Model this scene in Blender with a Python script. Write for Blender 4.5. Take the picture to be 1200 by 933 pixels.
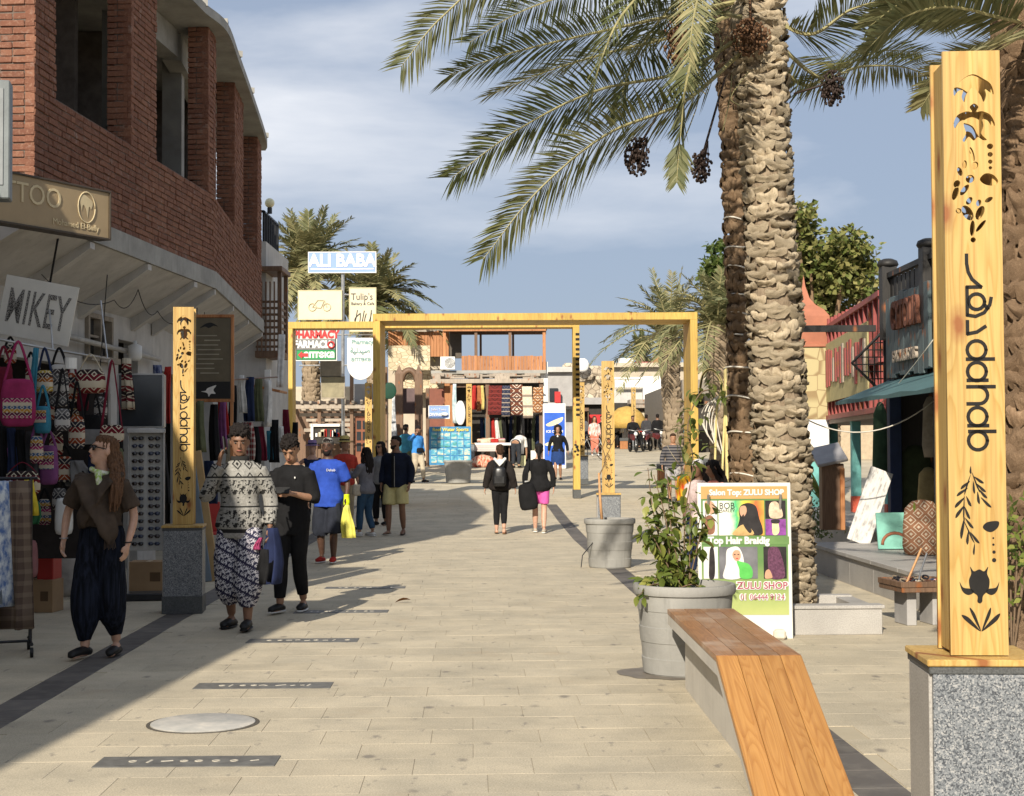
import bpy, bmesh, math, random
from mathutils import Vector, Matrix, noise
random.seed(7)
R = math.radians
for o in list(bpy.data.objects): bpy.data.objects.remove(o)
scene = bpy.context.scene
COL = scene.collection

# ------------------------------------------------------------------ camera
FPX = 1800.0
PITCH = math.atan(58.5 / FPX)
ROLL = R(-0.28)
cam_d = bpy.data.cameras.new('camera')
cam = bpy.data.objects.new('camera', cam_d)
COL.objects.link(cam)
cam.location = (0, 0, 1.6)
CM = Matrix.Rotation(R(90) + PITCH, 3, 'X') @ Matrix.Rotation(ROLL, 3, 'Z')
cam.rotation_euler = CM.to_euler()
cam_d.sensor_width = 36
cam_d.lens = 36 * FPX / 1200
cam_d.clip_start = 0.1
cam_d.clip_end = 3000
scene.camera = cam

# ------------------------------------------------------------------ sky, sun, exposure
SUN_EL = R(29)
SUN_AZ = R(15)            # heading of the light, clockwise from +Y
world = bpy.data.worlds.new('World')
scene.world = world
world.use_nodes = True
wn = world.node_tree.nodes; wl = world.node_tree.links
for n in list(wn): wn.remove(n)
w_out = wn.new('ShaderNodeOutputWorld')
w_bg = wn.new('ShaderNodeBackground'); w_bg.inputs['Strength'].default_value = 0.088
w_sky = wn.new('ShaderNodeTexSky'); w_sky.sky_type = 'NISHITA'; w_sky.sun_disc = False
w_sky.sun_elevation = SUN_EL
w_sky.sun_rotation = SUN_AZ + math.pi
w_sky.air_density = 1.0; w_sky.dust_density = 0.9; w_sky.ozone_density = 2.2
w_geo = wn.new('ShaderNodeTexCoord')
w_map = wn.new('ShaderNodeMapping'); w_map.inputs['Scale'].default_value = (1.0, 1.0, 3.8); w_map.inputs['Location'].default_value = (3.1, 2.2, .5)
w_no = wn.new('ShaderNodeTexNoise'); w_no.inputs['Scale'].default_value = 2.3
w_no.inputs['Detail'].default_value = 8; w_no.inputs['Roughness'].default_value = 0.52; w_no.inputs['Distortion'].default_value = 0.25
w_rmp = wn.new('ShaderNodeValToRGB')
w_rmp.color_ramp.elements[0].position = 0.46; w_rmp.color_ramp.elements[0].color = (0, 0, 0, 1)
w_rmp.color_ramp.elements[1].position = 0.76; w_rmp.color_ramp.elements[1].color = (1, 1, 1, 1)
# thin veil of grey-blue high cloud over the whole sky, brighter cumulus streaks on it
w_veil = wn.new('ShaderNodeMix'); w_veil.data_type = 'RGBA'; w_veil.inputs['Factor'].default_value = 0.86
w_veil.inputs['B'].default_value = (3.15, 3.78, 4.95, 1)
w_cl = wn.new('ShaderNodeMix'); w_cl.data_type = 'RGBA'
w_cl.inputs['B'].default_value = (8.8, 8.9, 9.2, 1)
w_mul = wn.new('ShaderNodeMath'); w_mul.operation = 'MULTIPLY'; w_mul.inputs[1].default_value = 0.95
wl.new(w_geo.outputs['Generated'], w_map.inputs['Vector'])
wl.new(w_map.outputs['Vector'], w_no.inputs['Vector'])
wl.new(w_no.outputs['Fac'], w_rmp.inputs['Fac'])
wl.new(w_rmp.outputs['Color'], w_mul.inputs[0])
wl.new(w_sky.outputs['Color'], w_veil.inputs['A'])
wl.new(w_veil.outputs['Result'], w_cl.inputs['A'])
wl.new(w_mul.outputs['Value'], w_cl.inputs['Factor'])
wl.new(w_cl.outputs['Result'], w_bg.inputs['Color'])
wl.new(w_bg.outputs['Background'], w_out.inputs['Surface'])

sun_d = bpy.data.lights.new('sun', 'SUN')
sun_d.energy = 5.0; sun_d.angle = R(0.55); sun_d.color = (1.0, 0.91, 0.77)
sun = bpy.data.objects.new('sun', sun_d); COL.objects.link(sun)
SDIR = Vector((math.sin(SUN_AZ) * math.cos(SUN_EL), math.cos(SUN_AZ) * math.cos(SUN_EL), -math.sin(SUN_EL)))
sun.rotation_euler = SDIR.to_track_quat('-Z', 'Y').to_euler()
sun.location = (-10, -30, 25)

scene.view_settings.view_transform = 'Standard'
scene.view_settings.look = 'None'
scene.view_settings.exposure = 0.42
scene.view_settings.gamma = 1.0
scene.view_settings.use_curve_mapping = False
scene.render.engine = 'CYCLES'
scene.cycles.max_bounces = 6
scene.cycles.diffuse_bounces = 3
scene.cycles.glossy_bounces = 3
scene.cycles.transparent_max_bounces = 8

# ------------------------------------------------------------------ survey helpers
def ray(px, py):
    return CM @ Vector(((px - 600) / FPX, (466.5 - py) / FPX, -1))
def pt(px, py, Y):
    d = ray(px, py)
    return Vector((0, 0, 1.6)) + d * (Y / d.y)
GZ = [(-400, 0), (27, 0), (32, .10), (38, .28), (46, .54), (54, .86), (64, 1.24), (75, 1.5), (100, 1.62), (2000, 1.7)]
def gz(y):
    for (a, za), (b, zb) in zip(GZ, GZ[1:]):
        if y <= b: return za + (zb - za) * (y - a) / (b - a)
    return GZ[-1][1]
def gnd(px, py):
    d = ray(px, py); Y = 20
    for _ in range(60):
        Y2 = (gz(Y) - 1.6) / d.z * d.y
        Y = Y * .5 + Y2 * .5
    return Vector((d.x / d.y * Y, Y, gz(Y)))

# ------------------------------------------------------------------ node helpers
MATS = {}
class NG:
    def __init__(s, name, rough=.7, spec=.35, metal=0):
        s.m = bpy.data.materials.new(name); s.m.use_nodes = True
        s.t = s.m.node_tree; s.n = s.t.nodes; s.l = s.t.links
        s.b = s.n['Principled BSDF']
        s.b.inputs['Roughness'].default_value = rough
        s.b.inputs['Specular IOR Level'].default_value = spec
        s.b.inputs['Metallic'].default_value = metal
        s.tc = s.n.new('ShaderNodeTexCoord')
    def put(s, sock, v):
        if isinstance(v, bpy.types.NodeSocket): s.l.new(v, sock)
        elif v is not None:
            if hasattr(sock.default_value, '__len__') and not isinstance(v, (int, float)):
                v = tuple(v)
                if len(sock.default_value) == 4 and len(v) == 3: v = v + (1,)
            sock.default_value = v
    def obj(s): return s.tc.outputs['Object']
    def gen(s): return s.tc.outputs['Generated']
    def pos(s):
        g = s.n.new('ShaderNodeNewGeometry'); return g.outputs['Position']
    def rnd(s):
        g = s.n.new('ShaderNodeObjectInfo'); return g.outputs['Random']
    def isl(s):
        g = s.n.new('ShaderNodeNewGeometry'); return g.outputs['Random Per Island']
    def mp(s, v, scale=(1, 1, 1), loc=(0, 0, 0), rot=(0, 0, 0)):
        m = s.n.new('ShaderNodeMapping'); s.put(m.inputs['Vector'], v)
        m.inputs['Scale'].default_value = scale; s.put(m.inputs['Location'], loc); m.inputs['Rotation'].default_value = rot
        return m.outputs['Vector']
    def noise(s, v, scale=5, detail=4, rough=.55, dist=0, col=False):
        n = s.n.new('ShaderNodeTexNoise'); s.put(n.inputs['Vector'], v)
        n.inputs['Scale'].default_value = scale; n.inputs['Detail'].default_value = detail
        n.inputs['Roughness'].default_value = rough; n.inputs['Distortion'].default_value = dist
        return n.outputs['Color' if col else 'Fac']
    def vor(s, v, scale=5, feat='F1', out='Distance', rnd=1):
        n = s.n.new('ShaderNodeTexVoronoi'); n.feature = feat; s.put(n.inputs['Vector'], v)
        n.inputs['Scale'].default_value = scale; n.inputs['Randomness'].default_value = rnd
        return n.outputs[out]
    def vor2(s, v, scale=5, out='Distance'):
        n = s.n.new('ShaderNodeTexVoronoi'); n.voronoi_dimensions = '2D'; s.put(n.inputs['Vector'], v); n.inputs['Scale'].default_value = scale
        return n.outputs[out]
    def wave(s, v, scale=5, dist=0, kind='BANDS', d='X', detail=2, dscale=1):
        n = s.n.new('ShaderNodeTexWave'); n.wave_type = kind
        if kind == 'BANDS': n.bands_direction = d
        else: n.rings_direction = d
        s.put(n.inputs['Vector'], v); n.inputs['Scale'].default_value = scale
        n.inputs['Distortion'].default_value = dist; n.inputs['Detail'].default_value = detail
        n.inputs['Detail Scale'].default_value = dscale
        return n.outputs['Fac']
    def chk(s, v, scale=5):
        n = s.n.new('ShaderNodeTexChecker'); s.put(n.inputs['Vector'], v); n.inputs['Scale'].default_value = scale
        return n.outputs['Fac']
    def mt(s, op, a, b=None, c=None):
        n = s.n.new('ShaderNodeMath'); n.operation = op; s.put(n.inputs[0], a)
        if b is not None: s.put(n.inputs[1], b)
        if c is not None: s.put(n.inputs[2], c)
        return n.outputs[0]
    def sep(s, v):
        n = s.n.new('ShaderNodeSeparateXYZ'); s.put(n.inputs[0], v); return n.outputs
    def cmb(s, x=0, y=0, z=0):
        n = s.n.new('ShaderNodeCombineXYZ'); s.put(n.inputs[0], x); s.put(n.inputs[1], y); s.put(n.inputs[2], z)
        return n.outputs[0]
    def ramp(s, f, stops, const=False):
        n = s.n.new('ShaderNodeValToRGB'); s.put(n.inputs['Fac'], f)
        if const: n.color_ramp.interpolation = 'CONSTANT'
        e = n.color_ramp.elements
        while len(e) > 1: e.remove(e[-1])
        for i, (p, c) in enumerate(stops):
            el = e[0] if i == 0 else e.new(p)
            el.position = p
            if isinstance(c, (int, float)): c = (c, c, c)
            el.color = (c[0], c[1], c[2], 1)
        return n.outputs['Color']
    def mix(s, f, a, b, kind='MIX'):
        n = s.n.new('ShaderNodeMix'); n.data_type = 'RGBA'; n.blend_type = kind
        s.put(n.inputs['Factor'], f); s.put(n.inputs['A'], a); s.put(n.inputs['B'], b)
        return n.outputs['Result']
    def hsv(s, c, h=.5, sa=1, v=1):
        n = s.n.new('ShaderNodeHueSaturation'); s.put(n.inputs['Color'], c)
        s.put(n.inputs['Hue'], h); s.put(n.inputs['Saturation'], sa); s.put(n.inputs['Value'], v)
        return n.outputs['Color']
    def mr(s, v, a, b, c, d):
        n = s.n.new('ShaderNodeMapRange'); s.put(n.inputs[0], v)
        for i, q in enumerate((a, b, c, d)): n.inputs[i + 1].default_value = q
        return n.outputs[0]
    def col(s, c): s.put(s.b.inputs['Base Color'], c); return s
    def bump(s, h, st=.3, dist=.01, prev=None):
        n = s.n.new('ShaderNodeBump'); s.put(n.inputs['Height'], h)
        n.inputs['Strength'].default_value = st; n.inputs['Distance'].default_value = dist
        if prev is not None: s.l.new(prev, n.inputs['Normal'])
        s.l.new(n.outputs[0], s.b.inputs['Normal']); return n.outputs[0]

def plain(name, c, rough=.7, spec=.3, var=.18, scale=6, bump=.15, metal=0, bscale=None, objrnd=.0, trans=0):
    """plain painted / woven / rendered surface with blotches, grain and relief"""
    if name in MATS: return MATS[name]
    g = NG(name, rough, spec, metal)
    v = g.obj()
    n1 = g.noise(v, scale, 5, .6)
    lo = tuple(x * (1 - var) for x in c); hi = tuple(min(1, x * (1 + var)) for x in c)
    cc = g.ramp(n1, [(.3, lo), (.7, hi)])
    if objrnd: cc = g.hsv(cc, .5, 1, g.mr(g.rnd(), 0, 1, 1 - objrnd, 1 + objrnd))
    g.col(cc)
    g.put(g.b.inputs['Roughness'], g.mr(n1, .2, .8, max(0.05, rough - .1), min(1, rough + .1)))
    if bump: g.bump(g.noise(v, bscale or scale * 8, 3, .6), bump, .006)
    if trans: g.b.inputs['Transmission Weight'].default_value = trans
    MATS[name] = g.m
    return g.m

# ------------------------------------------------------------------ mesh helpers
SPLIT = {'concrete_column', 'concrete_beam', 'jetty_bracket', 'wire', 'hanging_lamp', 'inner_wall', 'engraved_line'}
class MB:
    def __init__(s): s.v = []; s.f = []; s.mi = []; s.cur = 0
    def add(s, vs, fs):
        o = len(s.v); s.v += [Vector(v) for v in vs]
        for f in fs: s.f.append([i + o for i in f]); s.mi.append(s.cur)
        return s
    def mat(s, i): s.cur = i; return s
    def box(s, c, size, rot=None, taper=None):
        hx, hy, hz = size[0] / 2, size[1] / 2, size[2] / 2
        vs = []
        for z in (-1, 1):
            t = 1 if taper is None or z < 0 else taper
            for x, y in ((-1, -1), (1, -1), (1, 1), (-1, 1)): vs.append(Vector((x * hx * t, y * hy * t, z * hz)))
        if rot is not None:
            m = rot if isinstance(rot, Matrix) else Matrix.Rotation(rot, 3, 'Z')
            vs = [m @ v for v in vs]
        c = Vector(c)
        return s.add([v + c for v in vs], [(3, 2, 1, 0), (4, 5, 6, 7), (0, 1, 5, 4), (1, 2, 6, 5), (2, 3, 7, 6), (3, 0, 4, 7)])
    def bbox(s, c, size, b=.006, rot=None):
        """box with chamfered edges"""
        m = Matrix.Identity(3) if rot is None else (rot if isinstance(rot, Matrix) else Matrix.Rotation(rot, 3, 'Z'))
        c = Vector(c); h = [q / 2 for q in size]; b = min(b, min(h) * .45)
        idx = {}; vs = []
        for sx in (-1, 1):
            for sy in (-1, 1):
                for sz in (-1, 1):
                    for ax in range(3):
                        p = [sx * h[0], sy * h[1], sz * h[2]]
                        for q in range(3):
                            if q != ax: p[q] -= (sx, sy, sz)[q] * b
                        idx[(sx, sy, sz, ax)] = len(vs); vs.append(c + m @ Vector(p))
        fs = []
        for ax in range(3):
            u, w = [(1, 2), (2, 0), (0, 1)][ax]
            for sg in (-1, 1):
                q = []
                for a, bb in ((-1, -1), (1, -1), (1, 1), (-1, 1)):
                    k = [0, 0, 0]; k[ax] = sg; k[u] = a; k[w] = bb; q.append(idx[(*k, ax)])
                fs.append(q if sg > 0 else q[::-1])
        for ax in range(3):       # edges along ax
            u, w = [(1, 2), (2, 0), (0, 1)][ax]
            for a in (-1, 1):
                for bb in (-1, 1):
                    def K(t, axx):
                        k = [0, 0, 0]; k[ax] = t; k[u] = a; k[w] = bb; return idx[(*k, axx)]
                    q = [K(-1, u), K(1, u), K(1, w), K(-1, w)]
                    fs.append(q if a * bb > 0 else q[::-1])
        for sx in (-1, 1):
            for sy in (-1, 1):
                for sz in (-1, 1):
                    q = [idx[(sx, sy, sz, 0)], idx[(sx, sy, sz, 1)], idx[(sx, sy, sz, 2)]]
                    fs.append(q if sx * sy * sz > 0 else q[::-1])
        return s.add(vs, fs)
    def loft(s, rings, cap=True):
        n = len(rings[0]); vs = []; fs = []
        for r in rings: vs += list(r)
        for i in range(len(rings) - 1):
            for j in range(n):
                a = i * n + j; b = i * n + (j + 1) % n
                fs.append((a, b, b + n, a + n))
        if cap:
            fs.append(tuple(range(n))[::-1]); k = (len(rings) - 1) * n
            fs.append(tuple(range(k, k + n)))
        return s.add(vs, fs)
    def tube(s, path, rad, n=8, cap=True, flat=1.0, up=None):
        path = [Vector(p) for p in path]
        if isinstance(rad, (int, float, tuple)): rad = [rad] * len(path)
        rings = []; prev = None
        for i, p in enumerate(path):
            d = (path[min(i + 1, len(path) - 1)] - path[max(i - 1, 0)])
            if d.length < 1e-9: d = Vector((0, 0, 1))
            d.normalize()
            if prev is None:
                a = Vector(up) if up is not None else (Vector((0, 0, 1)) if abs(d.z) < .9 else Vector((0, 1, 0)))
                x = a.cross(d).normalized()
            else: x = (prev - d * prev.dot(d)).normalized()
            prev = x; y = d.cross(x)
            r = rad[i]; rx, ry = r if isinstance(r, tuple) else (r, r * flat)
            rings.append([p + x * math.cos(2 * math.pi * k / n) * rx + y * math.sin(2 * math.pi * k / n) * ry for k in range(n)])
        return s.loft(rings, cap)
    def lathe(s, prof, n=24, c=(0, 0, 0), closed=False):
        c = Vector(c); rings = []
        for r, z in prof:
            rings.append([c + Vector((math.cos(2 * math.pi * k / n) * r, math.sin(2 * math.pi * k / n) * r, z)) for k in range(n)])
        if closed: rings.append(rings[0]); return s.loft(rings, False)
        return s.loft(rings, True)
    def cyl(s, c, r, h, n=16, r2=None):
        return s.lathe([(r, -h / 2), (r if r2 is None else r2, h / 2)], n, c)
    def sph(s, c, r, n=10, m=7, rot=None):
        if isinstance(r, (int, float)): r = (r, r, r)
        c = Vector(c); rings = []
        for i in range(1, m):
            th = math.pi * i / m - math.pi / 2
            ring = []
            for k in range(n):
                ph = 2 * math.pi * k / n
                v = Vector((math.cos(th) * math.cos(ph) * r[0], math.cos(th) * math.sin(ph) * r[1], math.sin(th) * r[2]))
                ring.append(c + (rot @ v if rot is not None else v))
            rings.append(ring)
        return s.loft(rings, True)
    def prism(s, poly, z0, z1):
        n = len(poly); vs = [(x, y, z0) for x, y in poly] + [(x, y, z1) for x, y in poly]
        fs = [tuple(range(n))[::-1], tuple(range(n, 2 * n))] + [(i, (i + 1) % n, n + (i + 1) % n, n + i) for i in range(n)]
        return s.add(vs, fs)
    def quad(s, a, b, c, d): return s.add([a, b, c, d], [(0, 1, 2, 3)])
    def loose(s):
        """separate the pieces that do not touch"""
        par = list(range(len(s.v)))
        def find(a):
            while par[a] != a: par[a] = par[par[a]]; a = par[a]
            return a
        for f in s.f:
            r = find(f[0])
            for i in f[1:]: par[find(i)] = r
        out = {}
        for f, m in zip(s.f, s.mi):
            r = find(f[0]); q = out.get(r)
            if q is None: q = out[r] = (MB(), {})
            ids = []
            for i in f:
                if i not in q[1]: q[1][i] = len(q[0].v); q[0].v.append(s.v[i].copy())
                ids.append(q[1][i])
            q[0].f.append(ids); q[0].mi.append(m)
        return [q[0] for q in out.values()]
    def xf(s, m, start=0):
        for i in range(start, len(s.v)): s.v[i] = m @ s.v[i]
        return s
    def mesh(s, name, mats, smooth=False, off=None):
        me = bpy.data.meshes.new(name)
        vs = s.v if off is None else [v - off for v in s.v]
        me.from_pydata([tuple(v) for v in vs], [], s.f)
        if not isinstance(mats, (list, tuple)): mats = [mats]
        for m in mats: me.materials.append(m)
        if len(mats) > 1: me.polygons.foreach_set('material_index', s.mi)
        if smooth: me.polygons.foreach_set('use_smooth', [True] * len(me.polygons))
        me.update()
        return me
    def build(s, name, mats, parent=None, smooth=False, world=False, loc=None, auto=None, split=None):
        off = parent.location.copy() if (world and parent is not None) else None
        if split or (split is None and name in SPLIT):
            o = None
            for q in s.loose(): o = q.build(name + '', mats, parent, smooth, world, loc, auto, split=False) if len(q.f) else o
            return o
        me = s.mesh(name, mats, smooth, off)
        if auto:
            me.polygons.foreach_set('use_smooth', [True] * len(me.polygons))
            me.set_sharp_from_angle(angle=R(auto))
        return link(name, me, parent, loc)

def link(name, data, parent=None, loc=None):
    o = bpy.data.objects.new(name, data); COL.objects.link(o)
    if parent is not None: o.parent = parent
    if loc is not None: o.location = loc
    return o
def tag(o, label, cat, group=None):
    o['label'] = label; o['category'] = cat
    if group: o['group'] = group
    return o
def thing(name, label, cat, loc=(0, 0, 0), rz=0, group=None):
    o = link(name, None, None, loc); o.rotation_euler = (0, 0, rz); o.empty_display_size = .1
    return tag(o, label, cat, group)
def struct(name, mb, mats, **k):
    o = mb.build(name, mats, **k); o['kind'] = 'structure'; return o
def copy_tree(o, parent=None):
    c = o.copy(); COL.objects.link(c)
    if parent is not None: c.parent = parent
    for ch in list(o.children): copy_tree(ch, c)
    return c

CAMP = Vector((0, 0, 1.6))
def pieces(name, meshes, xfs, parent, limit=300, mats=None, key=None):
    """alike pieces: the ones that show largest as objects that share mesh data, the rest joined into one part"""
    inv = parent.matrix_basis.inverted() if parent is not None else Matrix.Identity(4)
    def k(m):
        p = m.to_translation(); d = p - CAMP
        sc = 1.0
        u, v = p.x / max(p.y, .1), (p.z - 1.6) / max(p.y, .1)
        if p.y < .5 or abs(u) > .36 or v > .32 or v < -.26: sc = .05
        return -(m.to_scale().x * sc / d.length ** 2) if key is None else key(m)
    xfs = sorted(xfs, key=k)
    for m in xfs[:limit]:
        o = link(name, random.choice(meshes), parent)
        o.matrix_basis = inv @ m
    if xfs[limit:]:
        mb = MB()
        src = [([v.co.copy() for v in me.vertices], [tuple(p.vertices) for p in me.polygons]) for me in meshes]
        for m in xfs[limit:]:
            vs, fs = random.choice(src); mm = inv @ m
            mb.add([mm @ v for v in vs], fs)
        o = mb.build(name, [meshes[0].materials[0]], parent); o['kind'] = 'stuff'
        if meshes[0].polygons[0].use_smooth: o.data.polygons.foreach_set('use_smooth', [True] * len(o.data.polygons))
        return o

def xform(loc, rz=0, scale=1, rx=0, ry=0):
    if isinstance(scale, (int, float)): scale = (scale,) * 3
    return Matrix.Translation(loc) @ Matrix.Rotation(rz, 4, 'Z') @ Matrix.Rotation(ry, 4, 'Y') @ Matrix.Rotation(rx, 4, 'X') @ Matrix.Diagonal((*scale, 1))

WORK = bpy.data.scenes.new('workbench')        # small scene for evaluating modifiers, removed at the end
def evaluated(o):
    COL.objects.unlink(o); WORK.collection.objects.link(o)
    vl = WORK.view_layers[0]; vl.update()
    return bpy.data.meshes.new_from_object(o.evaluated_get(vl.depsgraph))
def remesh(mb, name, mat, vox, smooth_it=3, disp=None):
    me0 = mb.mesh('tmp', mat)
    o = link('tmp', me0)
    m = o.modifiers.new('r', 'REMESH'); m.mode = 'VOXEL'; m.voxel_size = vox; m.use_smooth_shade = True
    if smooth_it:
        q = o.modifiers.new('s', 'SMOOTH'); q.iterations = smooth_it; q.factor = .5
    me = evaluated(o); me.name = name
    bpy.data.objects.remove(o); bpy.data.meshes.remove(me0)
    if disp:
        amp, sc = disp[0], disp[1]
        n = len(me.vertices); co = [0.0] * (3 * n); no = [0.0] * (3 * n)
        me.vertices.foreach_get('co', co); me.vertices.foreach_get('normal', no)
        for i in range(0, 3 * n, 3):
            p = Vector((co[i] * sc[0], co[i + 1] * sc[1], co[i + 2] * sc[2])); d = (noise.noise(p) + .5 * noise.noise(p * 2.1)) * amp
            co[i] += no[i] * d; co[i + 1] += no[i + 1] * d; co[i + 2] += no[i + 2] * d
        me.vertices.foreach_set('co', co)
    me.materials.clear()
    for q in (mat if isinstance(mat, (list, tuple)) else [mat]): me.materials.append(q)
    me.polygons.foreach_set('use_smooth', [True] * len(me.polygons))
    me.update()
    return me

def text(s, size, mat, parent, M, name='lettering', ext=.004, align='CENTER', sx=1.0, bold=0.0, spacing=1.0):
    """flat letters as a mesh; M places the text plane (x right, y up, z out)"""
    cu = bpy.data.curves.new('t', 'FONT'); cu.body = s; cu.size = size; cu.align_x = align; cu.align_y = 'CENTER'
    cu.extrude = ext; cu.offset = bold; cu.resolution_u = 3; cu.space_character = spacing
    o = link('t', cu); me = evaluated(o)
    bpy.data.objects.remove(o); bpy.data.curves.remove(cu)
    me.transform(M @ Matrix.Diagonal((sx, 1, 1, 1)))
    me.materials.clear(); me.materials.append(mat)
    return link(name, me, parent)
def face_m(origin, xdir, ydir=(0, 0, 1)):
    x = Vector(xdir).normalized(); y = Vector(ydir); y = (y - x * y.dot(x)).normalized(); z = x.cross(y)
    m = Matrix((x, y, z)).transposed().to_4x4(); m.translation = Vector(origin)
    return m
def cutout(outer, holes, ext, name, mat, bevel=0):
    """board with shapes sawn through it, in its local XY plane"""
    cu = bpy.data.curves.new('c', 'CURVE'); cu.dimensions = '2D'; cu.fill_mode = 'BOTH'; cu.extrude = ext
    for poly in [outer] + holes:
        sp = cu.splines.new('POLY'); sp.points.add(len(poly) - 1)
        for p, (x, y) in zip(sp.points, poly): p.co = (x, y, 0, 1)
        sp.use_cyclic_u = True
    o = link('c', cu); me = evaluated(o); me.name = name
    bpy.data.objects.remove(o); bpy.data.curves.remove(cu)
    me.materials.clear()
    for q in (mat if isinstance(mat, (list, tuple)) else [mat]): me.materials.append(q)
    return me
def smooth_poly(pts, n=6):
    """closed Catmull-Rom through the points"""
    out = []; L = len(pts)
    for i in range(L):
        p0, p1, p2, p3 = (Vector(pts[(i + k - 1) % L]) for k in range(4))
        for j in range(n):
            t = j / n
            q = .5 * ((2 * p1) + (p2 - p0) * t + (2 * p0 - 5 * p1 + 4 * p2 - p3) * t * t + (3 * p1 - p0 - 3 * p2 + p3) * t ** 3)
            out.append((q.x, q.y))
    return out
def crom(pts, n=6):
    """open Catmull-Rom, any dimension"""
    pts = [Vector(p) for p in pts]; out = []
    P = [pts[0] * 2 - pts[1]] + pts + [pts[-1] * 2 - pts[-2]]
    for i in range(1, len(P) - 2):
        p0, p1, p2, p3 = P[i - 1:i + 3]
        for j in range(n):
            t = j / n
            out.append(.5 * ((2 * p1) + (p2 - p0) * t + (2 * p0 - 5 * p1 + 4 * p2 - p3) * t * t + (3 * p1 - p0 - 3 * p2 + p3) * t ** 3))
    out.append(pts[-1]); return out
# ------------------------------------------------------------------ shared materials
def m_paver():
    g = NG('paving_stone', .82, .25); v = g.pos()
    base = g.mix(g.rnd(), (.47, .415, .315), (.52, .462, .355))
    sp = g.noise(v, 110, 3, .75); big = g.noise(v, 1.6, 7, .68)
    c = g.mix(1, base, g.ramp(sp, [(.33, .70), (.67, 1.22)]), 'MULTIPLY')
    c = g.mix(1, c, g.ramp(big, [(.32, (.78, .78, .77)), (.62, (1.06, 1.04, 1.0))]), 'MULTIPLY')
    st = g.noise(g.mp(v, (5, 2.2, 1)), 2.2, 4, .6)
    c = g.mix(g.ramp(st, [(.62, 0), (.70, .6)]), c, (.17, .155, .14))
    gum = g.vor(g.mp(v, (1, .6, 1)), 2.6); gn = g.noise(v, 14, 3, .6)
    c = g.mix(g.ramp(g.mt('ADD', gum, g.mt('MULTIPLY', gn, .12)), [(.10, .7), (.17, 0)]), c, (.15, .135, .12))
    rust = g.noise(v, 1.3, 3, .5)
    c = g.mix(g.ramp(rust, [(.64, 0), (.78, .30)]), c, (.36, .25, .15))
    g.col(c); g.bump(sp, .25, .003, g.bump(st, .15, .004)); return g.m
PAVER = m_paver()
def m_ground():
    g = NG('paved_ground', .85, .2); v = g.pos()
    br = g.n.new('ShaderNodeTexBrick'); g.put(br.inputs['Vector'], g.mp(v, (1, 1, 1), (0, 0, 0), (0, 0, R(-1.5))))
    br.inputs['Scale'].default_value = 1; br.inputs['Brick Width'].default_value = .6; br.inputs['Row Height'].default_value = .4
    br.inputs['Mortar Size'].default_value = .008; br.inputs['Mortar Smooth'].default_value = .3
    g.put(br.inputs['Color1'], (.465, .405, .295)); g.put(br.inputs['Color2'], (.53, .465, .345)); g.put(br.inputs['Mortar'], (.40, .34, .24))
    c = g.mix(1, br.outputs['Color'], g.ramp(g.noise(v, .7, 5, .6), [(.3, .78), (.7, 1.08)]), 'MULTIPLY')
    sand = g.noise(v, .02, 3, .5)
    d = g.mt('LESS_THAN', g.sep(v)[1], 140)
    c = g.mix(d, (.36, .29, .2), c)
    g.col(c); g.bump(g.noise(v, 90, 3), .2, .004); return g.m
GROUND = m_ground()
def m_dark_strip():
    g = NG('dark_paving_stone', .7, .35); v = g.pos()
    c = g.mix(g.rnd(), (.075, .068, .062), (.125, .112, .10))
    c = g.mix(g.ramp(g.noise(v, 6, 5, .65), [(.45, 0), (.75, .55)]), c, (.22, .2, .17))
    g.col(c); g.bump(g.noise(v, 120, 3), .2, .003); return g.m
DARKSTONE = m_dark_strip()
def m_brick(name, c1, c2, c3):
    g = NG(name, .9, .15); v = g.pos()
    r = g.mt('ADD', g.mt('MULTIPLY', g.rnd(), .5), g.mt('MULTIPLY', g.isl(), .5))
    base = g.ramp(r, [(0, c1), (.5, c2), (1, c3)])
    n = g.noise(v, 38, 4, .7)
    c = g.mix(g.ramp(n, [(.5, 0), (.72, .4)]), base, (.42, .27, .19))
    c = g.mix(g.ramp(g.noise(v, 9, 4, .6), [(.58, 0), (.75, .35)]), c, (.40, .36, .32))
    g.col(c); g.bump(n, .7, .006); return g.m
BRICK = m_brick('fired_brick', (.14, .062, .042), (.19, .085, .055), (.27, .13, .082))
MORTAR = plain('rough_mortar', (.15, .12, .10), .95, .1, .3, 12, .5)
def m_concrete(name, c, var=.25, streak=True, spot=.25):
    g = NG(name, .88, .2); v = g.obj()
    n = g.noise(v, 2.4, 6, .62); f = g.noise(v, 60, 3, .7)
    cc = g.ramp(n, [(.3, tuple(x * (1 - var) for x in c)), (.68, tuple(x * (1 + var * .6) for x in c))])
    if streak:
        s2 = g.noise(g.mp(v, (9, 9, .8)), 1.4, 4, .6)
        cc = g.mix(g.ramp(s2, [(.55, 0), (.8, spot)]), cc, tuple(x * .45 for x in c))
    g.col(cc); g.bump(f, .35, .005, g.bump(n, .3, .03)); return g.m
CONC = m_concrete('bare_concrete', (.33, .32, .29))
PLASTER = m_concrete('white_plaster', (.50, .485, .455), .18, True, .4)
PLASTER2 = m_concrete('cream_plaster', (.47, .41, .32), .15)
GREYWALL = m_concrete('grey_render', (.36, .35, .34), .15)
POTCON = m_concrete('planter_concrete', (.29, .285, .265), .22, True, .5)
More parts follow.
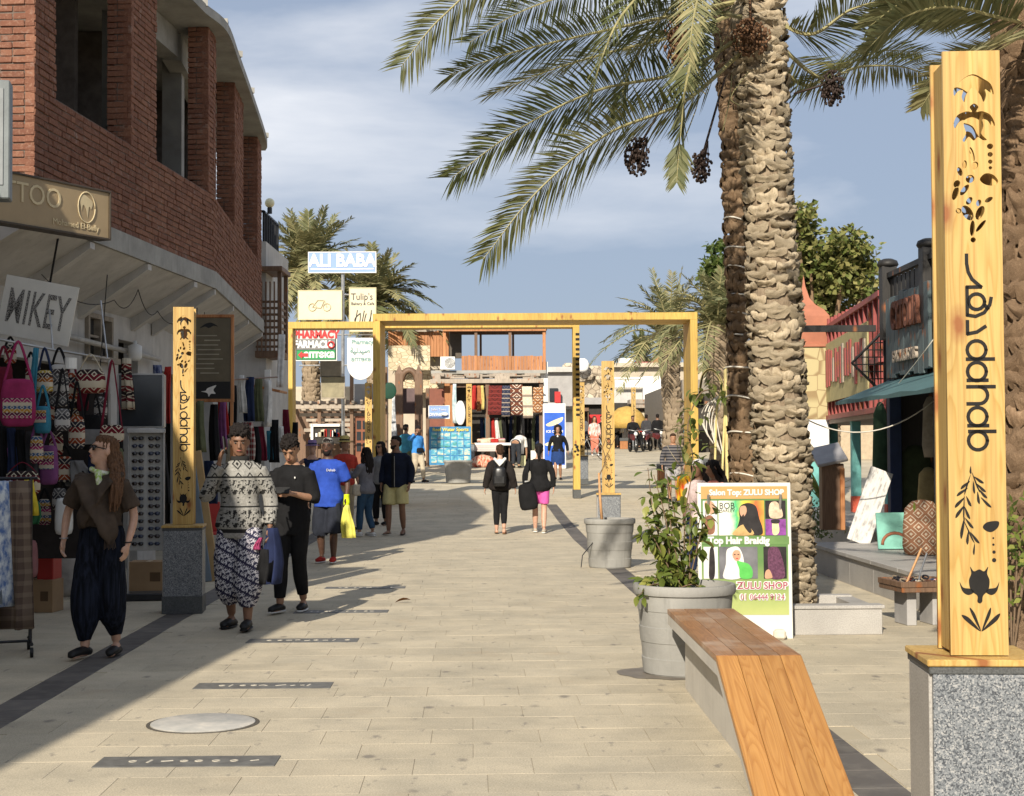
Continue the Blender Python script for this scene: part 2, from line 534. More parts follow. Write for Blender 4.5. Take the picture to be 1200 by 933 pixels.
def m_wood(name, c1, c2, c3, scale=1.0, axis='Z', rough=.55, knots=True, spec=.35, patch=0):
    """sawn softwood: growth-ring figure drawn out along the grain, knots, fine pores"""
    g = NG(name, rough, spec)
    st = {'Z': (1, 1, .09), 'Y': (1, .09, 1), 'X': (.09, 1, 1)}[axis]
    fine = {'Z': (60, 60, 1.3), 'Y': (60, 1.3, 60), 'X': (1.3, 60, 60)}[axis]
    off = g.cmb(g.mt('MULTIPLY', g.rnd(), 13), g.mt('MULTIPLY', g.rnd(), 7), g.mt('MULTIPLY', g.rnd(), 17))
    v = g.mp(g.obj(), (1, 1, 1), off)
    lv = g.mp(v, tuple(q * scale for q in st))
    warp = g.noise(lv, 4.2, 2, .5)
    rings = g.mt('FRACT', g.mt('MULTIPLY', warp, 21))
    rg = g.ramp(rings, [(0, 1), (.12, .75), (.55, .12), (.9, .28), (1, 1)])
    pores = g.noise(g.mp(v, fine), 1.0, 3, .6)
    c = g.mix(rg, c1, c2)
    c = g.mix(g.ramp(pores, [(.42, 0), (.75, .6)]), c, c3)
    c = g.mix(1, c, g.ramp(g.noise(lv, 3, 3, .5), [(.3, .85), (.7, 1.1)]), 'MULTIPLY')
    if knots:
        q = g.sep(v); ax = 'XYZ'.index(axis); oth = [i for i in range(3) if i != ax]
        kvv = g.cmb(g.mt('ADD', q[oth[0]], q[oth[1]]), g.mt('MULTIPLY', q[ax], .5), 0)
        kv = g.mt('ADD', g.vor2(kvv, 5.0), g.mt('LESS_THAN', g.sep(g.vor2(kvv, 5.0, 'Color'))[0], .5))
        c = g.mix(g.ramp(g.mt('ADD', kv, g.mt('MULTIPLY', g.noise(v, 25, 2), .07)), [(.09, .95), (.14, .5), (.24, 0)]), c, (.25, .085, .025))
    if patch: c = g.mix(g.ramp(g.noise(v, 2.5, 4, .6), [(.5, 0), (.7, patch)]), c, (.52, .42, .32))
    c = g.hsv(c, .5, 1, g.mr(g.rnd(), 0, 1, .9, 1.1))
    g.col(c); g.bump(pores, .12, .002, g.bump(rg, .08, .002)); return g.m
PINE = m_wood('varnished_pine', (.58, .40, .095), (.49, .31, .065), (.33, .19, .045))
PINE_NEAR = m_wood('planed_pine', (.55, .385, .135), (.45, .275, .075), (.30, .155, .045), 1.6)
BENCHWOOD = m_wood('oiled_bench_wood', (.46, .235, .07), (.36, .165, .042), (.26, .105, .028), 1.5, 'Y', .4, False, .45)
BENCHTOP = m_wood('worn_bench_wood', (.33, .15, .05), (.22, .09, .028), (.16, .065, .022), 1.5, 'Y', .38, False, .5, .55)
ORANGEWOOD = m_wood('orange_cladding_wood', (.46, .21, .085), (.36, .15, .055), (.24, .09, .035))
BROWNWOOD = m_wood('weathered_brown_wood', (.19, .115, .07), (.14, .082, .05), (.09, .05, .03))
GREYWOOD = m_wood('grey_driftwood', (.40, .34, .27), (.30, .25, .2), (.2, .165, .13))
REDWOOD = m_wood('red_stained_wood', (.33, .075, .065), (.26, .055, .05), (.15, .03, .03))
DARKWOOD = m_wood('black_stained_wood', (.022, .021, .02), (.03, .027, .025), (.012, .012, .012))
TEALWOOD = m_wood('grey_blue_board', (.10, .135, .14), (.075, .105, .112), (.05, .065, .07))
def m_terrazzo():
    g = NG('speckled_granite', .45, .45); v = g.obj()
    a = g.vor(g.mp(v, (1, 1, 1)), 210, out='Color'); s = g.sep(a)[0]
    w = g.noise(v, 40, 2, .5)
    c = g.ramp(g.mt('ADD', s, g.mt('MULTIPLY', g.mt('SUBTRACT', w, .5), .5)), [(0, (.05, .056, .066)), (.24, (.07, .078, .09)), (.3, (.125, .138, .15)), (.62, (.17, .183, .197)), (.8, (.23, .24, .25)), (1, (.33, .33, .325))])
    g.col(c); g.bump(s, .05, .001); return g.m
TERRAZZO = m_terrazzo()
def m_granite(name, c, var=.2, sc=120):
    g = NG(name, .6, .35); v = g.obj()
    n = g.noise(v, sc, 3, .75); b = g.noise(v, 2, 4, .6)
    cc = g.ramp(n, [(.3, tuple(x * (1 - var * 2) for x in c)), (.6, c), (.75, tuple(x * (1 + var) for x in c))])
    cc = g.mix(1, cc, g.ramp(b, [(.3, .82), (.7, 1.06)]), 'MULTIPLY')
    g.col(cc); g.bump(n, .12, .002); return g.m
GRANITE = m_granite('light_granite', (.43, .41, .38))
DARKGRAN = m_granite('dark_granite', (.10, .105, .105), .3)
WHITE = plain('white_paint', (.74, .73, .70), .5, .35, .06, 4, .05)
BLACK = plain('black_paint', (.012, .012, .012), .55, .3, .2, 5, .05)
INK = plain('burnt_black_lettering', (.010, .009, .008), .6, .25, .3, 14, .05)
DARKMETAL = plain('dark_metal', (.03, .03, .032), .4, .5, .2, 8, .05, .6)
STEEL = plain('galvanised_steel', (.42, .42, .41), .4, .5, .15, 10, .05, .8)
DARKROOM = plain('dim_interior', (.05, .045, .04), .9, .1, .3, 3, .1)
CARD = plain('brown_cardboard', (.33, .22, .125), .85, .15, .12, 4, .1)
GLASSD = plain('dark_window_glass', (.03, .035, .04), .08, .6, .1, 2, 0)
def clear_glass():
    g = NG('clear_glass', .03, .5); g.put(g.b.inputs['Base Color'], (.85, .9, .88)); g.b.inputs['Transmission Weight'].default_value = .92
    return g.m
GLASS = clear_glass()
PLASTICW = plain('white_plastic', (.70, .70, .67), .35, .4, .05, 6, .03)
ROPE = plain('white_cable', (.62, .58, .50), .6, .3, .1, 20, .1)
def cloth(name, c, var=.22, sc=9, rough=.9):
    return plain('cloth_' + name, c, rough, .12, var, sc, .35, 0, 140)

# ------------------------------------------------------------------ ground
ST = R(1.5)                       # the street runs slightly to the left of the view
def sw(u, v, z=None):             # street frame (across, along) -> world
    x = u * math.cos(ST) - v * math.sin(ST); y = u * math.sin(ST) + v * math.cos(ST)
    return Vector((x, y, gz(y) if z is None else z))
def ws(x, y): return (x * math.cos(ST) + y * math.sin(ST), -x * math.sin(ST) + y * math.cos(ST))

mb = MB()
ys = [-60, 0, 5, 10, 15, 20, 24, 27, 29, 32, 35, 38, 42, 46, 50, 54, 59, 64, 69, 75, 85, 100, 150, 300, 900, 2000]
xs = [-1500, -200, -40, -12, -6, 0, 6, 12, 40, 200, 1500]
vs = [(x, y, gz(y) - .0045) for y in ys for x in xs]; n = len(xs)
fs = [(j * n + i, j * n + i + 1, (j + 1) * n + i + 1, (j + 1) * n + i) for j in range(len(ys) - 1) for i in range(n - 1)]
mb.add(vs, fs)
ground = struct('ground', mb, GROUND)

# paving slabs
PLAQ = [gnd(220, 893), gnd(309, 804), gnd(355, 751), gnd(400, 717), gnd(428, 689)]
MANH = gnd(238, 848)
SU, SV = .6, .4
slabs = []
for j in range(8, 92):
    v0 = j * SV
    for i in range(-13, 14):
        u0 = i * SU + (SU / 2 if j % 2 else 0) + (.07 if j % 3 == 0 else 0)
        u1 = u0 + SU
        a, b = u0, u1
        for (s0, s1) in ((-2.98, -2.72), (1.76, 2.03)):          # dark strips run through
            if a < s0 < b: 
                if s0 - a > .1 and b <= s1 + .05: b = s0
                elif b - s1 > .05 and s0 - a <= .1: a = s1
                elif s0 - a > .1: b = s0
            if s0 <= a < s1: a = s1
        if b - a < .07: continue
        c = sw((a + b) / 2, v0 + SV / 2)
        if (c.xy - MANH.xy).length < .05: pass
        slabs.append((c, (b - a - .0016) / SU, a, b))
slab_meshes = []
for k in range(4):
    q = MB().bbox((0, 0, -.013), (SU, SV - .0016, .026), .0012 + .0003 * k)
    slab_meshes.append(q.mesh('paving_slab', PAVER))
xf = []
for c, sx, a, b in slabs:
    dz = random.uniform(-.0006, .0006)
    slope = math.atan((gz(c.y + .2) - gz(c.y - .2)) / .4)
    xf.append(Matrix.Translation(c + Vector((0, 0, dz))) @ Matrix.Rotation(ST, 4, 'Z') @ Matrix.Rotation(slope + random.uniform(-.0008, .0008), 4, 'X') @ Matrix.Diagonal((sx, 1, 1, 1)))
pieces('paving_slab', slab_meshes, xf, ground)
strip_meshes = [MB().bbox((0, 0, -.013), (.255, .395, .026), .003).mesh('dark_paving_slab', DARKSTONE)]
xf = []
for (s0, s1) in ((-2.98, -2.72), (1.76, 2.03)):
    for j in range(8, 92):
        c = sw((s0 + s1) / 2, j * .4 + .2); slope = math.atan((gz(c.y + .2) - gz(c.y - .2)) / .4)
        xf.append(Matrix.Translation(c) @ Matrix.Rotation(ST, 4, 'Z') @ Matrix.Rotation(slope, 4, 'X'))
pieces('dark_paving_slab', strip_meshes, xf, ground, 170)

# engraved dark plaques let into the paving
def m_plaque():
    g = NG('engraved_plaque', .6, .4); v = g.obj()
    g.col(g.ramp(g.noise(v, 9, 5, .6), [(.3, (.085, .082, .075)), (.7, (.17, .165, .15))])); g.bump(g.noise(v, 80), .2, .003); return g.m
M_PLAQ = m_plaque(); M_PLET = plain('pale_engraving', (.50, .46, .38), .8, .2, .2, 30, .2)
plabel = ['dark engraved plaque in the paving nearest the camera', 'dark engraved plaque in the paving just beyond the manhole cover', 'dark engraved plaque half in shadow, third from the camera',
          'dark engraved plaque beside the walking men, fourth from the camera', 'farthest dark engraved plaque, beyond the walking men']
for i, p in enumerate(PLAQ):
    t = thing('paving_plaque', plabel[i], 'plaque', (p.x, p.y, 0), R(1.0), 'dark plaques set in the paving')
    MB().bbox((0, 0, .0005), (.92, .26, .008), .002).build('plate', M_PLAQ, t)
    rr = random.Random(i)
    e = MB(); x = -.30
    while x < .36:
        w = rr.uniform(.015, .07); k = rr.random()
        if k < .45: e.tube(crom([(x, rr.uniform(-.02, .02), .0045), (x + w / 2, rr.uniform(-.03, .03), .0045), (x + w, rr.uniform(-.02, .02), .0045)], 4), (.009, .0025), 6)
        elif k < .75: e.tube([(x, -.03, .0045), (x + .012, .035, .0045)], (.008, .0025), 6)
        else: e.lathe([(.022, .004), (.022, .007), (.013, .007), (.013, .004)], 12, (x + .02, 0, 0), True)
        x += w + rr.uniform(.02, .06)
    e.build('engraved_line', M_PLET, t)
# manhole cover
t = thing('manhole_cover', 'round pale concrete manhole cover set in the paving', 'manhole cover', (MANH.x, MANH.y, 0))
def m_lid():
    g = NG('manhole_concrete', .8, .2); v = g.obj()
    c = g.ramp(g.noise(v, 5, 6, .65), [(.3, (.33, .33, .31)), (.55, (.46, .44, .40)), (.75, (.62, .57, .49))])
    g.col(c); g.bump(g.noise(v, 50, 4, .7), .5, .008); return g.m
MB().lathe([(.30, -.002), (.302, .007), (.296, .010)], 40).build('lid', m_lid(), t, auto=40)
MB().lathe([(.306, -.004), (.306, .0035), (.326, .0035), (.326, -.004)], 40, closed=True).build('rim', plain('rim_shadow_gap', (.10, .09, .075), .9, .1, .2, 9, .2), t)

# ------------------------------------------------------------------ brick building on the left
C0 = Vector((-4.68, 15.0, 0)); D1 = Vector((.075, 1, 0)).normalized(); L1 = 6.55
C1 = C0 + D1 * L1; D2 = Vector((-.08, 1, 0)).normalized(); L2 = 8.2; C2 = C1 + D2 * L2
N1 = Vector((D1.y, -D1.x, 0)); N2 = Vector((D2.y, -D2.x, 0))
ZS, ZR, ZSILL = 4.10, 7.50, 5.20
bb = thing('brick_building', 'unfinished red brick building with open upper floor above the shops', 'building', C0)
brick_meshes = []
for k in range(5):
    q = MB().bbox((0, 0, 0), (.238, .10, .060), .006)
    rr = random.Random(k)
    for v in q.v:
        v += Vector((rr.uniform(-.004, .004), rr.uniform(-.004, .004), rr.uniform(-.003, .003)))
    brick_meshes.append(q.mesh('brick', BRICK))
bx = []; CH = .072; BL = .25
def brick_face(A, d, L, z0, z1, holes, n, jitter=.006):
    k = 0; z = z0 + CH / 2; ang = math.atan2(d.y, d.x)
    while z < z1:
        iv = [(0, L)]
        for (h0, h1, ha, hb) in holes:
            if ha < z < hb:
                nv = []
                for a, b in iv:
                    if h1 <= a or h0 >= b: nv.append((a, b)); continue
                    if h0 > a: nv.append((a, h0))
                    if h1 < b: nv.append((h1, b))
                iv = nv
        for a, b in iv:
            t = a - (BL / 2 if k % 2 else 0)
            hdr = random.random() < .06
            while t < b - .02:
                ln = BL if random.random() > .12 else BL / 2
                lo, hi = max(t, a), min(t + ln, b)
                if hi - lo > .03:
                    p = A + d * ((lo + hi) / 2) + n * (-.05 + random.uniform(-jitter, jitter)) + Vector((0, 0, z + random.uniform(-.003, .003)))
                    bx.append(Matrix.Translation(p) @ Matrix.Rotation(ang + random.uniform(-.012, .012), 4, 'Z') @ Matrix.Rotation(random.uniform(-.01, .01), 4, 'Y') @ Matrix.Diagonal(((hi - lo - .010) / .238, 1, 1, 1)))
                t += ln
        z += CH; k += 1
H1 = [(.57, 2.95, ZSILL, 99), (3.93, 6.28, ZSILL, 99)]
H2 = [(.34, 3.0, ZSILL, 99), (4.45, 7.3, ZSILL, 99)]
brick_face(C0, D1, L1, ZS, ZR, H1, N1)
brick_face(C1, D2, L2, ZS, ZR, H2, N2)
# sunlit end wall, facing the camera
E0 = C0 + Vector((-2.6, .12, 0)); DE = (C0 - E0).normalized(); NE = Vector((DE.y, -DE.x, 0))
brick_face(E0, DE, (C0 - E0).length, 3.9, 9.0, [], NE)
# reveals of the openings that face the camera, one brick deep
for (A, d, n, t0) in ((C0, D1, N1, 2.95), (C0, D1, N1, 6.28), (C1, D2, N2, 3.0), (C1, D2, N2, 7.3)):
    brick_face(A + d * (t0 + .0) - n * .30, n, .30, ZSILL, ZR, [], -d, .008)
pieces('brick', brick_meshes, bx, bb)
# mortar core behind the brick skin
core = MB()
def wall_core(A, d, n, t0, t1, z0, z1, th=.2, inset=.016):
    c = A + d * ((t0 + t1) / 2) - n * (th / 2 + inset); core.box((c.x, c.y, (z0 + z1) / 2), (abs(t1 - t0), th, z1 - z0), math.atan2(d.y, d.x))
for A, d, n, L, H in ((C0, D1, N1, L1, H1), (C1, D2, N2, L2, H2)):
    wall_core(A, d, n, 0.02, L - .02, ZS, ZSILL - .012)
    e = [0.02] + [q for h in H for q in h[:2]] + [L - .02]
    for a, b in zip(e[::2], e[1::2]): wall_core(A, d, n, a + .015 * (a > .1), b - .015, ZSILL - .012, ZR - .01)
wall_core(E0, DE, NE, 0, 2.55, 3.9, 9.0)
core.build('mortar_joint', MORTAR, bb, world=True)
# slab edge and roof slab follow the bend
def poly_off(off, z0, z1, m, ext0=0, ext1=0, back=-3.6):
    a = C0 + N1 * off - D1 * ext0; b = C1 + (N1 + N2) * .5 * off; c = C2 + N2 * off + D2 * ext1
    a2 = C0 + N1 * back; c2 = C2 + N2 * back
    m.prism([(p.x, p.y) for p in (a2, a, b, c, c2)], z0, z1)
mb = MB(); poly_off(.04, 3.86, ZS - .004, mb, .03, .05); mb.build('floor_slab', CONC, bb, world=True)
edge = [(20.6, -4.12), (21.55, -4.0), (23.3, -4.14), (25.7, -4.35), (29.4, -4.70), (30.2, -4.85)]
a0 = C0 + N1 * .12 - D1 * .1
edge = [(v.x, v.y) for v in crom([Vector(e) for e in edge], 5)]
poly = [(a0.x - 3.8, a0.y), (a0.x, a0.y)] + [(x, y) for y, x in edge] + [(-8.6, 30.2)]
mb = MB(); mb.prism(poly, ZR, ZR + .13)
for y, x in edge[::5]: mb.box((x - .06, y + .1, ZR + .15), (.10, .22, .09), random.random())
mb.build('roof_slab', CONC, bb, world=True)
# parapet course above roof at the camera end is the end wall; rooms behind the openings
mb = MB()
for t in (.75, 4.15):
    c = C0 + D1 * (t + .1) - N1 * .62; mb.box((c.x, c.y, (ZS + ZR) / 2), (.30, .28, ZR - ZS - .01), math.atan2(D1.y, D1.x))
for t in (1.0, 5.2):
    c = C1 + D2 * t - N2 * .7; mb.box((c.x, c.y, (ZS + ZR) / 2), (.30, .28, ZR - ZS - .01), math.atan2(D2.y, D2.x))
mb.build('concrete_column', CONC, bb, world=True)
mb = MB()
c = C0 + D1 * 3.3 - N1 * .6; mb.box((c.x, c.y, ZR - .2), (6.2, .26, .38), math.atan2(D1.y, D1.x)); 
c = C1 + D2 * 4.1 - N2 * .6; mb.box((c.x, c.y, ZR - .2), (8.0, .26, .38), math.atan2(D2.y, D2.x))
mb.build('concrete_beam', CONC, bb, world=True)
mb = MB()
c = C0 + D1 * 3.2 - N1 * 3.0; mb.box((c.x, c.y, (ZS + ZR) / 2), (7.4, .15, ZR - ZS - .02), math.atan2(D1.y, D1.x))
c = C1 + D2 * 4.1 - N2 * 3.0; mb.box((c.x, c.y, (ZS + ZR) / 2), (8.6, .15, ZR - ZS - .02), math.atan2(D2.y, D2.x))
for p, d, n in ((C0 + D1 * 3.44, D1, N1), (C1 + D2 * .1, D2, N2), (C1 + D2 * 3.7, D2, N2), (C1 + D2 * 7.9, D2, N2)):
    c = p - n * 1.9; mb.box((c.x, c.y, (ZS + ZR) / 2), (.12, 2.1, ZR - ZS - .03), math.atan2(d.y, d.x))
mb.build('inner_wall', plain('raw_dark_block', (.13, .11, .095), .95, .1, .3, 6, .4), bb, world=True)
# ground floor: sloping soffit under the jetty, wall behind it
OFF = .85; ZW = 3.36
mb = MB()
def off_pt(A, n, o, z): p = A + n * o; return Vector((p.x, p.y, z))
nb = (N1 + N2).normalized()
a, b, c = off_pt(C0, N1, 0.0, 3.858), off_pt(C1, nb, 0.0, 3.858), off_pt(C2, N2, 0.0, 3.858)
a2, b2, c2 = off_pt(C0, N1, -OFF, ZW), off_pt(C1, nb, -OFF, ZW), off_pt(C2, N2, -OFF, ZW)
mb.quad(a, b, b2, a2); mb.quad(b, c, c2, b2)
a3, c3 = off_pt(C0, N1, -OFF, 3.858), off_pt(C2, N2, -OFF, 3.858)
mb.add([a, a2, a3], [(0, 1, 2)]); mb.add([c, c3, c2], [(0, 1, 2)])
mb.build('jetty_soffit', PLASTER, bb, world=True)
mb = MB()
for A, d, n, ts in ((C0, D1, N1, (1.6, 3.6, 5.6)), (C1, D2, N2, (.05, 2.6, 5.2, 8.1))):
    for t in ts:
        p = A + d * t
        v = [off_pt(p, n, .02, 3.85), off_pt(p, n, -OFF, 3.85), off_pt(p, n, -OFF, ZW - .16), off_pt(p, n, -OFF + .02, ZW - .16), off_pt(p, n, .02, 3.78)]
        hw = d * .07
        mb.add([q - hw for q in v] + [q + hw for q in v], [(0, 1, 2, 3, 4), (9, 8, 7, 6, 5), (0, 4, 9, 5), (4, 3, 8, 9), (3, 2, 7, 8), (2, 1, 6, 7)])
mb.build('jetty_bracket', PLASTER, bb, world=True)
W0 = C0 - N1 * OFF; W1 = C1 - nb * OFF; W2 = C2 - N2 * OFF
def wallbox(m, A, d, n, t0, t1, z0, z1, th=.2, out=0):
    c = A + d * ((t0 + t1) / 2) + n * (out - th / 2); m.box((c.x, c.y, (z0 + z1) / 2), (t1 - t0, th, z1 - z0), math.atan2(d.y, d.x))
mb = MB()
wallbox(mb, W0, D1, N1, -2.6, 3.78, 2.62, ZW)
wallbox(mb, W0, D1, N1, 3.30, 3.78, 0, 2.62); wallbox(mb, W0, D1, N1, 3.78, 4.70, 0, 2.72); wallbox(mb, W0, D1, N1, 3.78, 4.70, 3.30, ZW)
wallbox(mb, W0, D1, N1, 4.70, 5.03, 0, ZW); wallbox(mb, W0, D1, N1, 5.03, 5.84, 3.05, ZW); wallbox(mb, W0, D1, N1, 5.84, 6.6, 0, ZW)
wallbox(mb, W1, D2, N2, 0, .3, 0, ZW); wallbox(mb, W1, D2, N2, .3, 3.2, 2.75, ZW); wallbox(mb, W1, D2, N2, 3.2, 3.75, 0, ZW)
wallbox(mb, W1, D2, N2, 3.75, 7.4, 2.75, ZW); wallbox(mb, W1, D2, N2, 7.4, 8.2, 0, ZW)
mb.build('shop_wall', PLASTER, bb, world=True)
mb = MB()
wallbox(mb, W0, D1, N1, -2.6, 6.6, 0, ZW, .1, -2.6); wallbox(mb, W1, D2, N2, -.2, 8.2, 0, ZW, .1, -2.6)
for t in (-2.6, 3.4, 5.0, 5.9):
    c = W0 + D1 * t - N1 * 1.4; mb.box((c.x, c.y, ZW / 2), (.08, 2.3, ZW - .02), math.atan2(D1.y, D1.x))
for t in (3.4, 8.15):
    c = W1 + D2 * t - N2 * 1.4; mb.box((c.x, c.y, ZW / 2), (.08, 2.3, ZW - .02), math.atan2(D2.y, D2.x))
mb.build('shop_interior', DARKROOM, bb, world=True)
# wooden window
w = MB(); z0, z1 = 2.72, 3.30
wallbox(w, W0, D1, N1, 3.78, 4.70, z1 - .06, z1, .1, .05); wallbox(w, W0, D1, N1, 3.70, 4.78, z0 - .02, z0 + .05, .1, .12)
for t in (3.78, 4.21, 4.64): wallbox(w, W0, D1, N1, t, t + .06, z0 + .05, z1 - .06, .1, .05)
wallbox(w, W0, D1, N1, 3.84, 4.21, 3.0, 3.03, .06, .03)
win = w.build('window', plain('old_window_wood', (.30, .26, .21), .8, .2, .25, 9, .3), bb, world=True)
g2 = MB(); wallbox(g2, W0, D1, N1, 3.84, 4.64, z0 + .05, z1 - .06, .02, -.04); g2.build('pane', GLASSD, win).location = -C0
# pipe, wires and lamps under the soffit
mb = MB(); p0 = W0 + N1 * .12
mb.tube([p0 + D1 * .2 + Vector((0, 0, 2.98)), p0 + D1 * 6.4 + Vector((0, 0, 2.86))], .035, 8); mb.build('wall_pipe', plain('grey_pipe', (.42, .40, .36), .6, .3), bb, True, True)
mb = MB()
def wire(a, b, sag=.15, r=.006, m=None, n=10):
    a = Vector(a); b = Vector(b); pts = []
    for i in range(n + 1):
        t = i / n; p = a.lerp(b, t); p.z -= sag * 4 * t * (1 - t); pts.append(p)
    (m or mb).tube(pts, r, 4)
q = [C0 + D1 * t - N1 * .35 + Vector((0, 0, z)) for t, z in ((1.1, 3.45), (3.4, 3.40), (4.3, 3.62), (5.1, 3.42), (6.4, 3.5))]
for a, b in zip(q, q[1:]): wire(a, b, .16)
wire(C0 + D1 * 3.0 - N1 * .3 + Vector((0, 0, 3.66)), C0 + D1 * 3.0 - N1 * .4 + Vector((0, 0, 2.3)), 0)
wire(C0 + D1 * .9 - N1 * .1 + Vector((0, 0, 3.8)), C0 + D1 * 1.0 - N1 * .3 + Vector((0, 0, 2.9)), 0, .012)
for t in (.6, 1.5, 2.4):
    wire(C1 + D2 * t - N2 * .3 + Vector((0, 0, 3.66)), C1 + D2 * t - N2 * .3 + Vector((0, 0, 3.2)), 0)
mb.build('wire', BLACK, bb, True, True)
mb = MB()
for t in (.6, 1.5, 2.4):
    c = C1 + D2 * t - N2 * .3; mb.lathe([(.03, 3.2), (.05, 3.15), (.05, 3.08), (.02, 3.04)], 10, (c.x, c.y, 0))
c = C0 + D1 * 4.95 - N1 * .6; mb.lathe([(.02, 3.02), (.03, 2.98), (.09, 2.95), (.09, 2.8), (.06, 2.76)], 14, (c.x, c.y, 0))
mb.build('hanging_lamp', PLASTICW, bb, True, True)
# neighbouring block on the camera side of the brick building: it shades the near pavement
nbk = thing('plastered_building', 'plain plastered building beside the brick one, nearer the camera', 'building', (-5.0, 12.5, 0))
mb = MB(); mb.prism([(-13, -9), (-5.75, -9), (-4.42, 6.9), (-5.0, 6.9), (-5.02, 12.4), (-13, 12.4)], 0, 5.25)
mb.build('wall', PLASTER2, nbk, world=True)
mb = MB(); mb.prism([(-13.1, -9.1), (-5.70, -9.1), (-4.35, 6.96), (-4.96, 6.96), (-4.98, 12.46), (-13.1, 12.46)], 5.25, 5.36)
mb.build('roof', CONC, nbk, world=True)
# ------------------------------------------------------------------ carved totems
TP = thing('carved_totem', '', 'totem', (0, 0, 0), 0, 'carved wooden totems on granite pedestals')
PZ = .86                                   # top of the pedestal board
TW, TH, TD = .20, 2.14, .18
def pc(x, y): return ((x - 175) / 254 * TW, TH - (y - 5) / 3.886 / 329)       # upper crop -> panel
def pc2(x, y): return ((x - 172) / 244 * TW, TH - ((y / 3.736) + 228) / 329)   # lettering crop -> panel
def pc3(x, y): return ((x - 205) / 240 * TW, TH - ((y / 3.736) + 468) / 329)   # lower crop -> panel
def ell(cx, cy, rx, ry, rot=0, n=16, f=pc):
    o = []
    for k in range(n):
        a = 2 * math.pi * k / n; x, y = math.cos(a) * rx, math.sin(a) * ry
        c, s_ = math.cos(R(rot)), math.sin(R(rot)); o.append(f(cx + x * c - y * s_, cy + x * s_ + y * c))
    return o
holes = []
holes.append(smooth_poly([pc(*q) for q in [(98, 210), (98, 175), (135, 135), (182, 112), (228, 133), (262, 160), (274, 205), (256, 196), (236, 182), (240, 212), (228, 240), (214, 208), (182, 172), (152, 205), (143, 240), (131, 215), (138, 186), (116, 188)]], 4))
holes.append(smooth_poly([pc(*q) for q in [(186, 246), (205, 262), (196, 284), (222, 282), (258, 300), (278, 345), (262, 350), (244, 325), (222, 320), (226, 350), (216, 385), (240, 412), (222, 414), (200, 400), (182, 416), (160, 398), (142, 420), (132, 412), (148, 382), (138, 345), (140, 322), (118, 330), (100, 358), (94, 335), (112, 298), (150, 282), (176, 284), (166, 262)]], 4))
for q in [(254, 443, 14, 13), (254, 480, 12, 11), (254, 513, 10, 10), (254, 541, 8, 8)]: holes.append(ell(*q))
holes.append(smooth_poly([pc(*q) for q in [(206, 592), (232, 566), (268, 574), (288, 604), (266, 622), (228, 616)]], 4))
for q in [(174, 478, 9, 34, -14), (184, 530, 15, 20, 35), (140, 524, 10, 19, 8), (118, 556, 11, 21, -18), (163, 590, 18, 20, 60), (104, 612, 14, 18, 30), (97, 655, 13, 32, 18), (138, 640, 12, 30, 38), (110, 735, 13, 12, 0), (158, 690, 12, 20, 35), (200, 700, 11, 16, 20), (245, 686, 10, 20, 60), (150, 745, 22, 38, -30), (205, 745, 17, 34, 25), (170, 815, 11, 36, 5), (208, 805, 9, 34, 40), (173, 868, 12, 12, 0)]:
    holes.append(ell(*q))
OUTER = [(-TW / 2, 0), (TW / 2, 0), (TW / 2, TH), (-TW / 2, TH)]
panel_me = cutout(OUTER, holes, .009, 'front_panel', PINE_NEAR)
def stand(me):      # XY plane -> upright, facing -Y
    me.transform(Matrix.Rotation(R(90), 4, 'X')); return me
stand(panel_me)
back_me = panel_me.copy(); back_me.transform(Matrix.Diagonal((-1, 1, 1, 1))); back_me.flip_normals()
o = link('front_panel', panel_me, TP, (0, -TD / 2 - .009, PZ + .004))
o = link('back_panel', back_me, TP, (0, TD / 2 + .009, PZ + .004))
for sx in (-1, 1):
    b = MB().bbox((0, 0, TH / 2 - .01), (.018, TD - .004, TH - .035), .002); b.build('side_board', PINE_NEAR, TP, loc=(sx * (TW / 2 - .0185), 0, PZ + .004))
# lettering and burnt motifs on the front, 1.5 mm proud of the board
FY = -TD / 2 - .0185
def ribbon(m, pts, w, f):
    pts = [Vector(f(*p)) for p in pts]; L = []; Rr = []
    for i, p in enumerate(pts):
        d = (pts[min(i + 1, len(pts) - 1)] - pts[max(i - 1, 0)])
        if d.length < 1e-9: d = Vector((0, 1))
        d.normalize(); n = Vector((-d.y, d.x)) * w / 2
        if i == 0: p = p - d * w * .3
        if i == len(pts) - 1: p = p + d * w * .3
        L.append(p + n); Rr.append(p - n)
    vs = [(p.x, FY - .0015, p.y + PZ + .004) for p in L + Rr]; n = len(L)
    m.add(vs, [(i, i + 1, n + i + 1, n + i) for i in range(n - 1)])
def circ(cx, cy, rx, ry, a0, a1, n=18): return [(cx + rx * math.cos(R(a0 + (a1 - a0) * k / n)), cy + ry * math.sin(R(a0 + (a1 - a0) * k / n))) for k in range(n + 1)]
let = MB(); W = .0125
strokes = [
    [(140, 42), (140, 80), (146, 118), (162, 150), (200, 184)], [(200, 184), (140, 184)], [(140, 184), (140, 306)],
    circ(180, 248, 34, 34, 0, 360), [(140, 306), (175, 312), (212, 296), (236, 262), (242, 232)], [(214, 262), (228, 280)],
    [(140, 332), (140, 388)], [(140, 388), (180, 380), (216, 356)],
    circ(177, 458, 40, 40, 0, 360), [(135, 498), (250, 498)],
    circ(177, 552, 40, 40, 0, 360), [(137, 590), (222, 590)],
    [(135, 618), (252, 618)], [(135, 692), (185, 692)] + circ(185, 655, 36, 37, 90, -90, 10)[1:],
    circ(177, 748, 40, 40, 0, 360), [(137, 787), (222, 787)],
    [(140, 812), (252, 812)], circ(177, 852, 40, 40, 0, 360)]
for st in strokes: ribbon(let, st, W, pc2)
let.build('lettering', INK, TP)
mot = MB()
